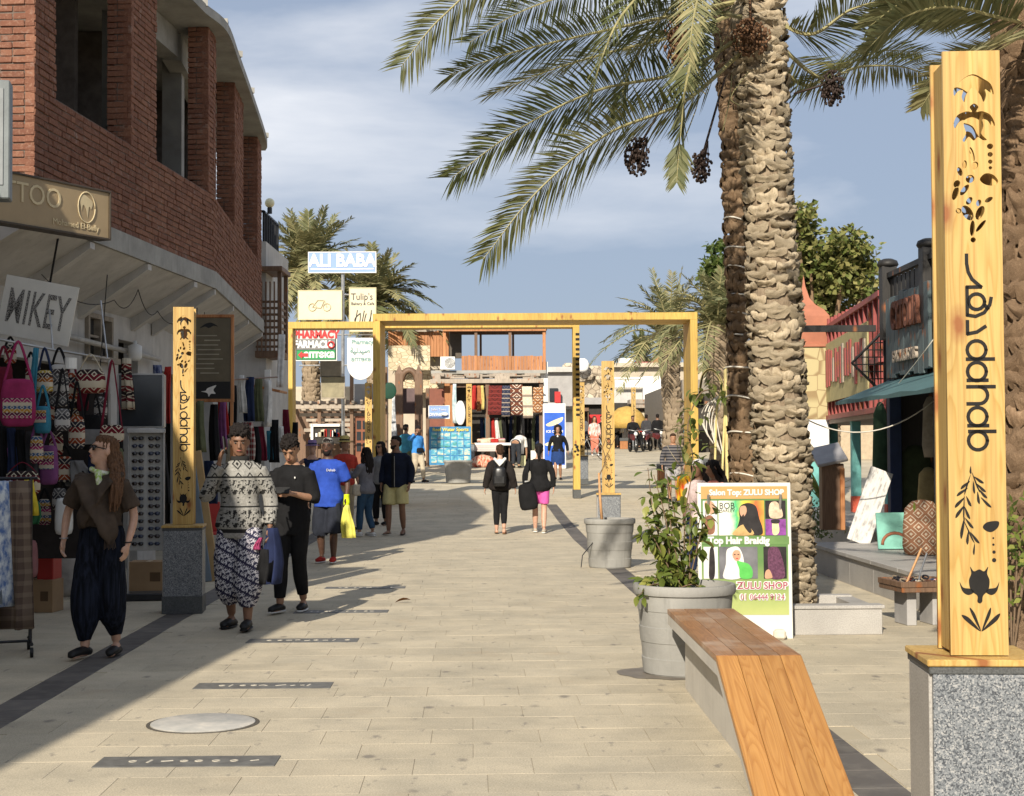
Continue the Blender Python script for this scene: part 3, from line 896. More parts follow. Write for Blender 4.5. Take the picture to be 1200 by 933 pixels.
def blob(pts, f, n=5):
    pl = smooth_poly([f(*p) for p in pts], n); mot.add([(x, FY - .0015, y + PZ + .004) for x, y in pl], [tuple(range(len(pl)))])
def leafp(a, b, w):
    a = Vector(a); b = Vector(b); d = (b - a); n = Vector((-d.y, d.x)).normalized() * w
    return [a, a + d * .35 + n * .7, a + d * .75 + n, b, a + d * .8 - n * .6, a + d * .35 - n * .5]
for a, b, w in [((178, 65), (178, 100), 5), ((178, 100), (150, 190), 4), ((150, 190), (146, 300), 4), ((146, 300), (190, 400), 4), ((190, 400), (186, 450), 5), ((182, 90), (215, 180), 4),
                ((175, 130), (135, 165), 7), ((165, 160), (118, 195), 7), ((152, 200), (110, 245), 8), ((150, 235), (112, 290), 8), ((150, 285), (134, 380), 8), ((158, 195), (178, 240), 7), ((150, 240), (172, 295), 7), ((152, 290), (186, 335), 7), ((165, 345), (160, 405), 7), ((172, 350), (210, 400), 7),
                ((190, 110), (232, 140), 7), ((200, 140), (240, 178), 7), ((210, 165), (245, 205), 7), ((205, 175), (212, 230), 7), ((218, 200), (262, 245), 7), ((188, 130), (193, 185), 6)]:
    blob(leafp(a, b, w), pc3, 3)
blob([(225, 328), (245, 308), (290, 305), (288, 330), (262, 350), (238, 345)], pc3)
for x, y, r in [(268, 377, 4), (268, 405, 5), (270, 437, 7), (270, 472, 9)]:
    pl = ell(x, y, r, r, 0, 12, pc3); mot.add([(a, FY - .0015, b + PZ + .004) for a, b in pl], [tuple(range(12))])
blob([(170, 500), (185, 520), (208, 512), (228, 520), (245, 500), (240, 530), (250, 560), (244, 600), (222, 625), (218, 650), (208, 658), (198, 650), (198, 625), (172, 602), (164, 560), (174, 530)], pc3)
blob([(125, 565), (140, 590), (172, 596), (184, 610), (160, 622), (136, 605)], pc3); blob([(290, 565), (276, 590), (246, 596), (234, 610), (258, 622), (280, 605)], pc3)
for a, b, w in [((212, 780), (166, 676), 8), ((208, 778), (132, 708), 11), ((214, 780), (254, 676), 8), ((216, 778), (292, 702), 11)]: blob(leafp(a, b, w), pc3, 4)
mot.build('burnt_motif', INK, TP)
# pedestal
MB().bbox((0, 0, PZ - .012), (.40, .40, .024), .004).build('base_board', PINE_NEAR, TP)
MB().bbox((0, 0, PZ - .038), (.385, .385, .026), .003).build('pedestal_cap', DARKGRAN, TP)
mbp = MB()
for k in range(4):
    a = k * math.pi / 2; m = Matrix.Rotation(a, 3, 'Z')
    c = m @ Vector((0, -.18, 0)); wd = .36 if k % 2 == 0 else .338
    MB().bbox((c.x, c.y, .17 + (PZ - .051 - .17) / 2), (wd, .022, PZ - .051 - .172), .002, m).build('pedestal_slab', TERRAZZO if k != 3 else GRANITE, TP)
MB().bbox((0, 0, .085), (.39, .39, .17), .003).build('pedestal_plinth', DARKGRAN, TP)
tot = [  # px, depth, rz, label
    (1136.5, 5.53, R(-3.3), 'large carved pine totem beside the bench, nearest the camera'),
    (216, 15.2, R(6), 'carved yellow totem at left beside the sunglasses stand'),
    (713, 25.0, R(-2), 'carved yellow totem behind the round concrete planter with a bare sapling'),
    (681, 45.2, R(4), 'carved totem standing right behind the notched gate post'),
    (432, 44.0, R(4), 'carved totem partly hidden by the left gate post'),
    (550, 55.5, R(2), 'carved totem in front of the carpet shop'),
    (743, 74.0, R(0), 'small distant carved totem beside the golden parasol'),
    (824, 78.0, R(0), 'small distant carved totem right of the far palm')]
totems = []
for i, (px, Y, rz, lab) in enumerate(tot):
    t = TP if i == 0 else copy_tree(TP)
    p = pt(px, 560, Y); t.location = (p.x, Y, gz(Y)); t.rotation_euler = (0, 0, rz); t['label'] = lab; totems.append(t)

# ------------------------------------------------------------------ timber gate frames
def portal(name, lab, pxl, pxr, ytop, Y, notch, d=1.5, w=.17):
    g0 = gz(Y); zt = pt(600, ytop, Y).z
    xl = pt(pxl, 450, Y).x; xr = pt(pxr, 450, Y).x
    t = thing(name, lab, 'gate', ((xl + xr) / 2, Y, g0), 0, 'pine gate frames across the street')
    for x, s_ in ((xl, 1), (xr, -1)):
        cx = x + s_ * w / 2
        for k in range(3):            # post of three boards side by side
            MB().bbox((cx - t.location.x, d * (k + .5) / 3, (zt - g0 - w) / 2 + .11), (w, d / 3 - .004, zt - g0 - w - .22), .006).build('post_board', PINE, t)
        MB().bbox((cx - t.location.x, d / 2, .11), (w + .02, d + .02, .22), .004).build('post_shoe', DARKGRAN, t)
    for k in range(3):
        MB().bbox((0, d * (k + .5) / 3, zt - g0 - w / 2), (xr - xl, d / 3 - .004, w), .006).build('beam_board', PINE, t)
    if notch:
        nt = MB()
        x = xr - w * .32 - t.location.x
        for k in range(17): nt.box((x, -.002, zt - g0 - .35 - k * .128), (w * .55, .012, .06))
        nt.build('notch', INK, t)
        mo = MB(); 
        for k in range(9): mo.sph((random.uniform(-.05, .05) + xr - w * .5 - t.location.x, -.001, 1.3 + random.uniform(-.2, .12)), (.035, .004, .03), 8, 5)
        mo.build('burnt_motif', INK, t, split=False)
    return t
portal('timber_gate', 'tall pine gate frame spanning the street, nearer of the two', 437, 818, 367, 36.0, False)
portal('timber_gate', 'tall pine gate frame with a notched right post, farther of the two', 335, 679.5, 376, 39.0, True, .6)

# ------------------------------------------------------------------ bench with a ramped end
sz = .50
bz0, bz1, bz2 = 10.5, 8.15, 6.95
xl0 = pt(783.5, 714, bz0).x; xl1 = pt(841, 768, bz1).x; wd = .452
bench = thing('bench', 'wooden plank bench on a pale concrete base with a sloping end', 'bench', ((xl0 + xl1) / 2 + wd / 2, bz1, 0), math.atan2(xl0 - xl1, bz0 - bz1) * -1)
Ls = bz0 - bz1; Lr = bz1 - bz2
pw = wd / 4
for k in range(4):
    x = -wd / 2 + pw * (k + .5)
    MB().bbox((x, Ls / 2, sz - .017), (pw - .002, Ls, .034), .002).build('seat_plank', BENCHTOP, bench)
    th = math.atan2(sz - .03, Lr); ln = math.hypot(sz - .03, Lr)
    c = Vector((x, -Lr / 2, (sz + .03) / 2 - .017))
    MB().bbox((0, 0, 0), (pw - .002, ln, .034), .002).build('ramp_plank', BENCHWOOD, bench, loc=c).rotation_euler = (th, 0, 0)
prof = [(Ls, sz - .036), (0, sz - .036), (-Lr, 0), (-Lr + .14, 0), (-.02, sz - .105), (Ls, sz - .105)]
mb = MB(); hw = wd / 2 - .004
mb.add([(-hw, y, z) for y, z in prof] + [(hw, y, z) for y, z in prof], [(0, 1, 2, 3, 4, 5), (11, 10, 9, 8, 7, 6)] + [(i, i + 6, (i + 1) % 6 + 6, (i + 1) % 6) for i in range(6)])
BENCHCON = m_concrete('bench_concrete', (.56, .53, .47), .1)
mb.build('concrete_frame', BENCHCON, bench)
bp = [(Ls - .25, 0), (Ls - .25, sz - .108), (-.03, sz - .108), (-.03 - (sz - .19) * Lr / sz, .08), (-.03 - (sz - .19) * Lr / sz, 0)]
mb = MB(); mb.add([(-wd / 2 + .09, y, z) for y, z in bp] + [(wd / 2 - .09, y, z) for y, z in bp], [(4, 3, 2, 1, 0), (5, 6, 7, 8, 9)] + [(i, (i + 1) % 5, (i + 1) % 5 + 5, i + 5) for i in range(5)])
mb.build('concrete_base', BENCHCON, bench)

# ------------------------------------------------------------------ round planters
def planter(lab, loc, r, h, plants=True):
    t = thing('round_planter', lab, 'planter', loc, random.random(), 'round concrete planters')
    rb = r * .80
    # body made of five cast bands, each a little proud or shy of the next
    prof = [(rb * .98, 0), (rb, .01)]
    for k in range(5):
        z0 = .01 + (h - .08) * k / 5; z1 = .01 + (h - .08) * (k + 1) / 5
        ra = rb + (r * .95 - rb) * (z0 / h); rc = rb + (r * .95 - rb) * (z1 / h); e = (.004, -.002, .003, -.003, .002)[k]
        prof += [(ra + e, z0 + .002), (rc + e, z1 - .002)]
    MB().lathe(prof, 40).build('body', POTCON, t, auto=30)
    MB().lathe([(r * .93, h - .072), (r * .985, h - .066), (r, h - .05), (r, h - .018), (r * .985, h), (r * .90, h), (r * .88, h - .02), (r * .87, h - .09), (r * .9, h - .09)], 40, closed=True).build('rim', POTCON, t, auto=50)
    s = MB(); n = 18
    vs = [(0, 0, h - .05)]; 
    for q in (.45, .88):
        for k in range(n): vs.append((math.cos(2 * math.pi * k / n) * r * q, math.sin(2 * math.pi * k / n) * r * q, h - .06 + random.uniform(-.015, .02)))
    fs = [(0, 1 + k, 1 + (k + 1) % n) for k in range(n)] + [(1 + k, 1 + n + k, 1 + n + (k + 1) % n, 1 + (k + 1) % n) for k in range(n)]
    s.add(vs, fs).build('soil', plain('dry_soil', (.13, .085, .055), .95, .1, .35, 20, .6), t)
    return t
p1x = pt(802, 700, 10.98).x; p2x = pt(714.5, 620, 20.62).x
planter('round concrete planter holding a leafy bush behind the bench', (p1x, 10.98, 0), .365, .63)
planter('round concrete planter with a bare sapling in mid street', (p2x, 20.62, 0), .345, .65)
p3 = gnd(537, 566); planter('round concrete planter in front of the blue tour board', (p3.x, p3.y, p3.z), .45, .68)
def m_stain():
    g = NG('wet_stain', .6, .4); v = g.obj(); g.col(g.ramp(g.noise(v, 8, 4), [(.3, (.13, .11, .09)), (.7, (.2, .175, .14))])); return g.m
mb = MB(); pl = [(math.cos(a * .2618) * (.34 + .07 * random.random() + (.09 if 9 < a < 16 else 0)), math.sin(a * .2618) * (.33 + .05 * random.random())) for a in range(24)]
mb.add([(x, y, .0035) for x, y in pl], [tuple(range(24))])
st = mb.build('damp_stain', m_stain(), ground, loc=(p1x - .03, 10.95, 0)); 

# leaves
def m_leaf(name, c1, c2, c3, rough=.5, tr=.25):
    g = NG(name, rough, .3); r = g.mt('ADD', g.mt('MULTIPLY', g.rnd(), .5), g.mt('MULTIPLY', g.isl(), .5))
    c = g.ramp(r, [(.1, c1), (.5, c2), (.9, c3)])
    g.col(c)
    tn = g.n.new('ShaderNodeBsdfTranslucent'); g.l.new(c, tn.inputs['Color'])
    mx = g.n.new('ShaderNodeMixShader'); mx.inputs[0].default_value = tr
    out = [n for n in g.n if n.type == 'OUTPUT_MATERIAL'][0]
    g.l.new(g.b.outputs[0], mx.inputs[1]); g.l.new(tn.outputs[0], mx.inputs[2]); g.l.new(mx.outputs[0], out.inputs['Surface'])
    return g.m
LEAF_B = m_leaf('variegated_bush_leaf', (.06, .10, .022), (.16, .20, .04), (.42, .40, .11), .4, .35)
STEM = plain('woody_stem', (.16, .11, .07), .85, .15, .25, 20, .4)
STICK = plain('pale_stake', (.48, .27, .13), .7, .2, .2, 15, .2)
def leaf_mesh(name, mat, L=.07, W=.042, fold=.25, curl=.25):
    m = MB(); prof = [(0, .12), (.2, .7), (.45, 1), (.7, .8), (.9, .35), (1, .02)]
    vs = []; 
    for t, w in prof:
        z = -curl * L * t * t
        vs += [(-W / 2 * w, t * L, z + fold * W / 2 * w), (0, t * L, z), (W / 2 * w, t * L, z + fold * W / 2 * w)]
    fs = []
    for i in range(5):
        a = i * 3; fs += [(a, a + 1, a + 4, a + 3), (a + 1, a + 2, a + 5, a + 4)]
    return m.add(vs, fs).mesh(name, mat, True)
bush = thing('leafy_bush', 'green and yellow leafy bush growing in the round planter behind the bench', 'bush', (p1x - .02, 10.98, .58))
lm = [leaf_mesh('leaf', LEAF_B, .082, .052, .3, .3), leaf_mesh('leaf', LEAF_B, .068, .046, .15, .55), leaf_mesh('leaf', LEAF_B, .09, .05, .4, .1)]
rr = random.Random(4); lx = []
tips = []
for k in range(20):
    a = rr.uniform(0, 6.28); h = rr.uniform(.3, .88); sp = rr.uniform(.04, .23)
    base = Vector((rr.uniform(-.08, .05), rr.uniform(-.08, .08), 0))
    end = base + Vector((math.cos(a) * sp - .07, math.sin(a) * sp, h))
    if 9 < k < 15: end = base + Vector((math.cos(a) * .30 - .06, math.sin(a) * .28 - .08, rr.uniform(-.04, .16)))
    if k == 1: end = Vector((-.26, -.05, .50))
    if k == 2: end = Vector((.10, 0, .92))
    if k == 3: end = Vector((.2, -.02, .62))
    path = crom([base, base.lerp(end, .5) + Vector((rr.uniform(-.05, .05), rr.uniform(-.05, .05), .06)), end], 6)
    MB().tube(path, [.007 - .0045 * i / len(path) for i in range(len(path))], 5).build('stem', STEM, bush, True)
    tips.append(path)
for path in tips:
    for q in range(27):
        p = path[rr.randrange(2, len(path))] + Vector((rr.uniform(-.05, .05), rr.uniform(-.05, .05), rr.uniform(-.04, .04)))
        m = Matrix.Translation(bush.location + p) @ Matrix.Rotation(rr.uniform(0, 6.28), 4, 'Z') @ Matrix.Rotation(rr.uniform(-1.3, .5), 4, 'X') @ Matrix.Rotation(rr.uniform(-.6, .6), 4, 'Y') @ Matrix.Diagonal((*(rr.uniform(.75, 1.15),) * 3, 1))
        lx.append(m)
pieces('leaf', lm, lx, bush, 300)
sap = thing('bare_sapling', 'bare sapling tied to a pale stake in the mid street planter', 'sapling', (p2x, 20.62, .6))
mb = MB().tube([(-.1, 0, -.02), (-.125, -.01, .3), (-.14, 0, .66)], [.02, .018, .014], 8); mb.build('stake', STICK, sap, True)
mb = MB()
mb.tube(crom([(-.14, 0, .62), (-.08, .0, .74), (-.05, 0, .85), (-.1, .02, 1.0), (-.2, .03, 1.08)], 5), [.010 - .0003 * i for i in range(21)], 6); mb.build('stem', STEM, sap, True)
for e in ([(-.06, 0, .84), (.02, 0, 1.0), (.10, .02, 1.16)], [(-.1, .02, .98), (-.04, .0, 1.14), (-.06, 0, 1.28)], [(-.17, .03, 1.06), (-.3, .02, 1.12), (-.38, 0, 1.05)]):
    MB().tube(crom(e, 4), [.006 - .0004 * i for i in range(9)], 5).build('twig', STEM, sap, True)
MB().tube([(.0, 0, .0), (-.38, -.30, -.42), (-.40, -.31, -.58)], .007, 5).build('prop', DARKMETAL, sap)

# ------------------------------------------------------------------ hair salon board
hs = thing('salon_sign', 'hair braiding sign board with printed portraits, standing by the palm trunk', 'sign', (pt(874, 700, 12.85).x, 12.85, 0), R(-2))
SWd, SHt = .78, 1.30
lean = Matrix.Rotation(R(-3), 4, 'X')
def hb(m, name, mat, split=None, **k): m.xf(lean.to_3x3()); return m.build(name, mat, hs, split=split, **k)
hb(MB().bbox((0, .02, SHt / 2), (SWd, .03, SHt), .004), 'board', plain('white_board', (.60, .59, .54), .5, .35, .06, 5, .05))
def pan(x0, z0, x1, z1, y=-.0): return [Vector((x0, y, z0)), Vector((x1, y, z0)), Vector((x1, y, z1)), Vector((x0, y, z1))]
def card(x0, z0, x1, z1, mat, name='printed_panel', y=.0035): 
    m = MB(); m.box(((x0 + x1) / 2, y, (z0 + z1) / 2), (x1 - x0, .004, z1 - z0)); return hb(m, name, mat)
def m_grad(name, stops, axis=2, lo=0, hi=1, noise_amt=.25, rot=0):
    g = NG(name, .35, .4); v = g.obj(); c = g.sep(g.mp(v, (1, 1, 1), (0, 0, 0), (0, rot, 0)))[axis]
    f = g.mr(c, lo, hi, 0, 1); f = g.mt('ADD', f, g.mt('MULTIPLY', g.mt('SUBTRACT', g.noise(v, 9, 3), .5), noise_amt))
    g.col(g.ramp(f, stops)); return g.m
ORG = plain('orange_print', (.46, .28, .10), .4, .35, .06, 5, 0); GRN = plain('green_print', (.12, .22, .07), .4, .35, .15, 7, 0)
LIME = m_grad('lime_print', [(0, (.38, .42, .15)), (1, (.10, .20, .06))], 2, .2, .65)
L_ = -SWd / 2; T_ = SHt
card(L_ + .03, .20, -L_ - .03, T_ - .03, LIME, y=.0035)
card(L_ + .03, T_ - .135, -L_ - .03, T_ - .03, ORG, y=.0005)
card(L_ + .03, .80 - .015, .37 - .0, .86 - .01, GRN, y=.0008)
PORT = m_grad('poster_print', [(0, (.76, .74, .66)), (.3, (.74, .73, .62)), (.45, (.05, .42, .16)), (.6, (.70, .55, .05)), (.8, (.62, .12, .04)), (1, (.65, .45, .05))], 0, -.30, .20, .25, 0)
card(-.215, .86, .165, 1.15, PORT, y=-.0012); 
BR1 = plain('print_black', (.015, .012, .012), .4, .35, .4, 12, 0); VIO = plain('print_violet', (.20, .05, .24), .4, .3, .4, 20, 0); SKT = plain('print_skin', (.48, .27, .17), .4, .3, .1, 8, 0)
WH = plain('print_white', (.60, .59, .57), .4, .35, .05, 5, 0); DGY = plain('print_grey', (.14, .14, .15), .4, .3, .3, 5, 0); AUB = plain('print_aubergine', (.10, .035, .07), .4, .3, .5, 60, 0); BLD = plain('print_blond', (.55, .42, .30), .4, .3, .3, 30, 0); BRN = plain('print_brown', (.20, .09, .05), .4, .3, .4, 30, 0); LG = plain('print_green_top', (.09, .42, .08), .4, .3, .15, 9, 0)
card(.175, 1.0, .345, 1.15, BR1, y=-.0012); card(.175, .86, .345, .995, VIO, y=-.0012)
card(-.215, .50, .105, .765, DGY, y=-.0012); card(.155, .50, .345, .765, BR1, y=-.0012)
card(-.345, .86, -.225, 1.15, WH, y=-.0012); card(-.345, .50, -.225, .765, WH, y=-.0012)
def shape(pts, mat, y, nm='printed_figure', n=4):
    pl = smooth_poly(pts, n); m = MB(); m.add([(x, y, z) for x, z in pl], [tuple(range(len(pl)))]); return hb(m, nm, mat)
shape([(-.02, 1.115), (.04, 1.13), (.10, 1.10), (.125, 1.0), (.15, .92), (.14, .864), (.03, .864), (-.09, .864), (-.06, .93), (-.04, 1.0), (-.045, 1.07)], BR1, -.0042)
shape([(-.03, 1.10), (.01, 1.105), (.02, 1.06), (0, 1.02), (-.025, 1.02), (-.04, 1.06)], SKT, -.0055)
shape([(-.10, .864), (-.05, .93), (0, .95), (.05, .92), (.07, .864)], plain('print_tan', (.45, .30, .12), .4, .3, .3, 12, 0), -.005)
shape([(-.005, 1.035), (.0, 1.0), (.03, .95), (.06, .9), (.04, .88), (0, .93), (-.02, .98), (-.02, 1.02)], BR1, -.0065)
shape([(.22, 1.13), (.27, 1.14), (.31, 1.08), (.315, 1.01), (.22, 1.005), (.205, 1.07)], BLD, -.0042)
shape([(.235, .98), (.275, .985), (.29, .9), (.27, .865), (.24, .865), (.23, .9)], plain('print_yellow', (.62, .58, .30), .4, .3, .3, 30, 0), -.0042)
shape([(.225, .99), (.29, .99), (.285, .96), (.23, .96)], BR1, -.0055)
shape([(-.13, .755), (-.06, .765), (-.02, .70), (-.01, .6), (-.04, .505), (-.18, .505), (-.16, .62), (-.155, .72)], WH, -.0042)
shape([(-.085, .735), (-.045, .73), (-.035, .68), (-.06, .645), (-.09, .66), (-.105, .70)], SKT, -.0055); shape([(-.07, .645), (-.03, .64), (.03, .62), (.06, .57), (.05, .505), (-.04, .505), (-.05, .58)], LG, -.0055)
for sx in (-.085, -.055): shape([(sx - .009, .70), (sx, .705), (sx + .009, .70), (sx, .696)], BR1, -.0062, 'printed_eye', 2)
shape([(-.078, .668), (-.066, .672), (-.054, .668), (-.066, .662)], plain('print_red', (.45, .03, .04), .4, .3, .1, 5, 0), -.0062, 'printed_mouth', 2)
shape([(.20, .75), (.27, .76), (.30, .70), (.325, .60), (.32, .505), (.21, .505), (.19, .62)], AUB, -.0042); shape([(.17, .56), (.2, .575), (.225, .52), (.215, .503), (.165, .503)], SKT, -.005)
shape([(-.33, 1.0), (-.285, 1.03), (-.25, .99), (-.25, .89), (-.29, .866), (-.33, .89)], BRN, -.0042); shape([(-.29, .75), (-.26, .75), (-.25, .6), (-.26, .505), (-.30, .505), (-.3, .62)], BR1, -.0042); shape([(-.33, 1.14), (-.27, 1.145), (-.24, 1.09), (-.27, 1.04), (-.32, 1.06)], SKT, -.0042)
def htxt(s, x, z, size, mat, sx=1, bold=0, y=-.006): return text(s, size, mat, hs, lean @ face_m((x, y, z), (1, 0, 0)), ext=.001, sx=sx, bold=bold)
htxt('Salon Top: ZULU SHOP', .02, T_ - .083, .066, WH, .95, .003); htxt('BOB', -.145, 1.105, .075, BR1, .9); htxt('MARLEY', -.145, 1.065, .036, BR1, 1.0)
htxt('Top Hair Braidig', -.05, .815, .082, WH, .92, .004)
PUR = plain('print_maroon', (.30, .05, .08), .4, .3, .2, 9, 0)
htxt('ZULU SHOP', .14, .44, .082, WH, .98, .007, -.0055); htxt('ZULU SHOP', .14, .44, .080, PUR, .98, .001, -.0075)
htxt('01 06444 9124', .14, .345, .068, WH, .92, .006, -.0055); htxt('01 06444 9124', .14, .345, .066, PUR, .92, 0, -.0075)
for sx in (-.3, .3): MB().tube([(sx, .02, 1.2), (sx, .42, 0)], .012, 6).build('prop_leg', STEEL, hs)
mb = MB().bbox((.27, -.06, .045), (.1, .09, .08), .02); mb.build('foot_block', plain('broken_block', (.55, .5, .42), .9, .1, .2, 9, .4), hs)
# ------------------------------------------------------------------ palms
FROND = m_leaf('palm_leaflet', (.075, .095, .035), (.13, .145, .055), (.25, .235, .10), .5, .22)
FROND_LIT = m_leaf('sunny_palm_leaflet', (.11, .125, .055), (.20, .20, .095), (.36, .315, .155), .55, .22)  # paler copy of the leaflet material, sunlight put into its colour
RACHIS = plain('palm_rachis', (.30, .27, .13), .6, .3, .2, 12, .2)
def m_palm(name, c1, c2, c3):
    g = NG(name, .95, .1); v = g.obj()
    r = g.mt('ADD', g.mt('MULTIPLY', g.rnd(), .5), g.mt('MULTIPLY', g.isl(), .5))
    n = g.noise(g.mp(v, (1, 1, .5)), 22, 6, .7); f = g.noise(g.mp(v, (60, 60, 9)), 1, 3, .7)
    c = g.mix(r, c1, c2); c = g.mix(g.ramp(n, [(.4, 0), (.7, .8)]), c, c3); c = g.mix(g.ramp(f, [(.48, 0), (.76, .55)]), c, tuple(x * .4 for x in c1))
    g.col(c); g.bump(n, .8, .02, g.bump(f, .6, .008)); return g.m
TRUNK1 = m_palm('pale_palm_bark', (.33, .26, .17), (.50, .41, .285), (.60, .51, .37))
TRUNK2 = m_palm('brown_palm_bark', (.15, .095, .055), (.24, .16, .095), (.34, .24, .15))
TRUNK3 = m_palm('fibrous_palm_bark', (.17, .105, .06), (.27, .18, .11), (.36, .25, .16))
TRUNK4 = m_palm('grey_palm_bark', (.20, .15, .10), (.31, .24, .165), (.40, .32, .23))
FRUIT = plain('dark_dates', (.035, .022, .017), .6, .3, .35, 30, .3)
FRUITB = plain('dry_dates', (.14, .075, .04), .8, .2, .35, 30, .3)
def frond(name, path, L, mats, parent, n=64, w=.028, vdir=None, droop=.25, rnd=None, width=None, r0=.022, start=.14):
    """one pinnate leaf: curved rachis with folded leaflets on both sides"""
    rr = rnd or random
    P = crom(path, 10); m = MB()
    m.mat(1); m.tube(P, [r0 * (1 - .88 * i / (len(P) - 1)) for i in range(len(P))], 5); m.mat(0)
    cum = [0]
    for a, b in zip(P, P[1:]): cum.append(cum[-1] + (b - a).length)
    tot = cum[-1]
    def at(s):
        d = s * tot
        for i in range(len(P) - 1):
            if cum[i + 1] >= d: 
                t = (d - cum[i]) / max(1e-6, cum[i + 1] - cum[i]); return P[i].lerp(P[i + 1], t), (P[i + 1] - P[i]).normalized()
        return P[-1], (P[-1] - P[-2]).normalized()
    for k in range(n):
        s = start + (1 - start) * (k + .5) / n
        for sd in (-1, 1):
            s2 = min(.999, s + rr.uniform(-.3, .3) / n)
            p, T = at(s2)
            side = T.cross(Vector((0, 0, 1)) if vdir is None else vdir)
            if side.length < .1: side = T.cross(Vector((0, 1, 0)))
            side.normalize(); up = side.cross(T).normalized()
            fw = .55 + 1.2 * max(0, s - .45) + rr.uniform(-.12, .12)
            d = (side * sd + T * fw + up * rr.uniform(-.05, .38)).normalized()
            ln = L * (.45 + .55 * math.sin(min(1, (s - start + .08) / .35) * 1.57)) * (1 - .55 * max(0, (s - .6) / .4)) * rr.uniform(.82, 1.1)
            nv = d.cross(up * sd).cross(d).normalized() * -1
            wv = d.cross(nv).normalized()
            wv = (wv + up * rr.uniform(-.5, .5)).normalized()
            hw = w * .5 * rr.uniform(.8, 1.2)
            q1 = p + d * ln * .45; q1.z -= droop * ln * .12
            q2 = p + d * ln; q2.z -= droop * ln * rr.uniform(.4, .8)
            m.add([p - wv * hw * .4, p + wv * hw * .4, q1 + wv * hw, q1 - wv * hw, q2], [(0, 1, 2, 3), (3, 2, 4)])
    return m.build(name, mats, parent)
def boots(parent, path, rad, rows, mats, boot_w, boot_h, out, nvar=5, rough=.5, limit=300):
    """old leaf bases wrapped round the trunk in overlapping rows"""
    meshes = []
    for k in range(nvar):
        rr = random.Random(k * 3 + 1); m = MB()
        rows_ = [(-.62, .55, .0), (-.2, 1.0, .55), (.25, 1.06, .95), (.5, .9, .9), (.62, .55, .15)]; nx = 6; vs = []
        for (z, wq, oq) in rows_:
            for i in range(nx):
                u = i / (nx - 1) * 2 - 1
                sag = -.28 * (1 - u * u) * (z > 0) + .1 * abs(u)
                vs.append((u * wq * .5 + rr.uniform(-.05, .05), -oq * (1 - .35 * u * u) + rr.uniform(-.22, .22) * rough + .05, z + sag + rr.uniform(-.09, .09)))
        fs = [(r * nx + i, r * nx + i + 1, (r + 1) * nx + i + 1, (r + 1) * nx + i) for r in range(len(rows_) - 1) for i in range(nx - 1)]
        m.add(vs, fs); meshes.append(m.mesh('leaf_base', mats, True))
    xf = []
    P = crom(path, 12); Rr = crom([(r, 0, 0) for r in rad], 12)
    for j in range(rows):
        s = (j + .5) / rows * (len(P) - 1); i = min(int(s), len(P) - 2); c = P[i].lerp(P[i + 1], s - i); r = Rr[i].x
        nb_ = max(5, int(2 * math.pi * r / (boot_w * .78)))
        for k in range(nb_):
            a = 2 * math.pi * (k + .5 * (j % 2)) / nb_ + random.uniform(-.06, .06)
            p = c + Vector((math.cos(a) * r, math.sin(a) * r, random.uniform(-.03, .03)))
            xf.append(Matrix.Translation(parent.location + p) @ Matrix.Rotation(a + math.pi / 2, 4, 'Z') @ Matrix.Rotation(random.uniform(-.3, .3), 4, 'Y') @ Matrix.Diagonal((boot_w * random.uniform(.9, 1.15), out * random.uniform(.5, 1.35), boot_h * random.uniform(.8, 1.5), 1)))
    pieces('leaf_base', meshes, xf, parent, limit)
def trunk(parent, path, rad, mat, n=18, nz=.02, name='trunk'):
    P = crom(path, 14); Rr = [v.x for v in crom([(r, 0, 0) for r in rad], 14)]
    rings = []
    for i, (p, r) in enumerate(zip(P, Rr)):
        rings.append([p + Vector((math.cos(2 * math.pi * k / n), math.sin(2 * math.pi * k / n), 0)) * (r + noise.noise(Vector((k * .9, i * .8, r * 9))) * nz) for k in range(n)])
    return MB().loft(rings).build(name, mat, parent, True)
def dates(parent, loc, r, mat, stalk_from, n=95, seed=1):
    rr = random.Random(seed); m = MB(); loc = Vector(loc)
    for k in range(int(n * 2.4)):
        v = Vector((rr.gauss(0, .45), rr.gauss(0, .45), rr.gauss(0, .5)))
        if v.length > 1: v.normalize()
        m.sph(loc + Vector((v.x * r[0], v.y * r[0], v.z * r[1])), (.0125, .0125, .018), 5, 4)
    for k in range(14):
        a = rr.uniform(0, 6.28); m.tube([Vector(stalk_from).lerp(loc, .72), loc + Vector((math.cos(a) * r[0] * .7, math.sin(a) * r[0] * .7, rr.uniform(-.4, .5) * r[1]))], .004, 3)
    m.tube([Vector(stalk_from), Vector(stalk_from).lerp(loc, .5) + Vector((0, 0, .03)), loc + Vector((0, 0, r[1] * .4))], .011, 5)
    o = m.build('date_cluster', mat, parent, True, split=False); o['kind'] = 'stuff'; return o

# near palm ----------------------------------------------------------
NY = 13.9
b0 = gnd(922, 712); 
pal = thing('date_palm', 'tall date palm with pale ringed trunk rising behind the salon sign', 'palm tree', (pt(922, 700, NY).x, NY, 0), 0, 'date palms')
def lp(px, py, Y, o=pal): return pt(px, py, Y) - Vector(o.location)
tp = [lp(922, 735, NY), lp(921, 650, NY), lp(916, 540, NY), lp(909, 400, NY), lp(901, 240, NY), lp(893, 100, NY), lp(886, -40, NY)]
tr = [.225, .215, .222, .215, .195, .20, .22]
trunk(pal, tp, [r * .95 for r in tr], TRUNK4)  # darker bark on the core puts shade into the gaps between leaf bases
boots(pal, tp, tr, 84, TRUNK1, .20, .066, .046, 9, 1.7)
cr = lp(884, -35, NY)
rr = random.Random(21)
def pf(pts, L, lit=False, n=64, w=.0175, o=pal, droop=.25, r0=.022, start=.14, vdir=None):
    path = [pt(x, y, Y) - Vector(o.location) for x, y, Y in pts]
    return frond('frond', path, L, [FROND_LIT if lit else FROND, RACHIS], o, int(n * 2.0), w, vdir, droop, rr, None, r0, start)
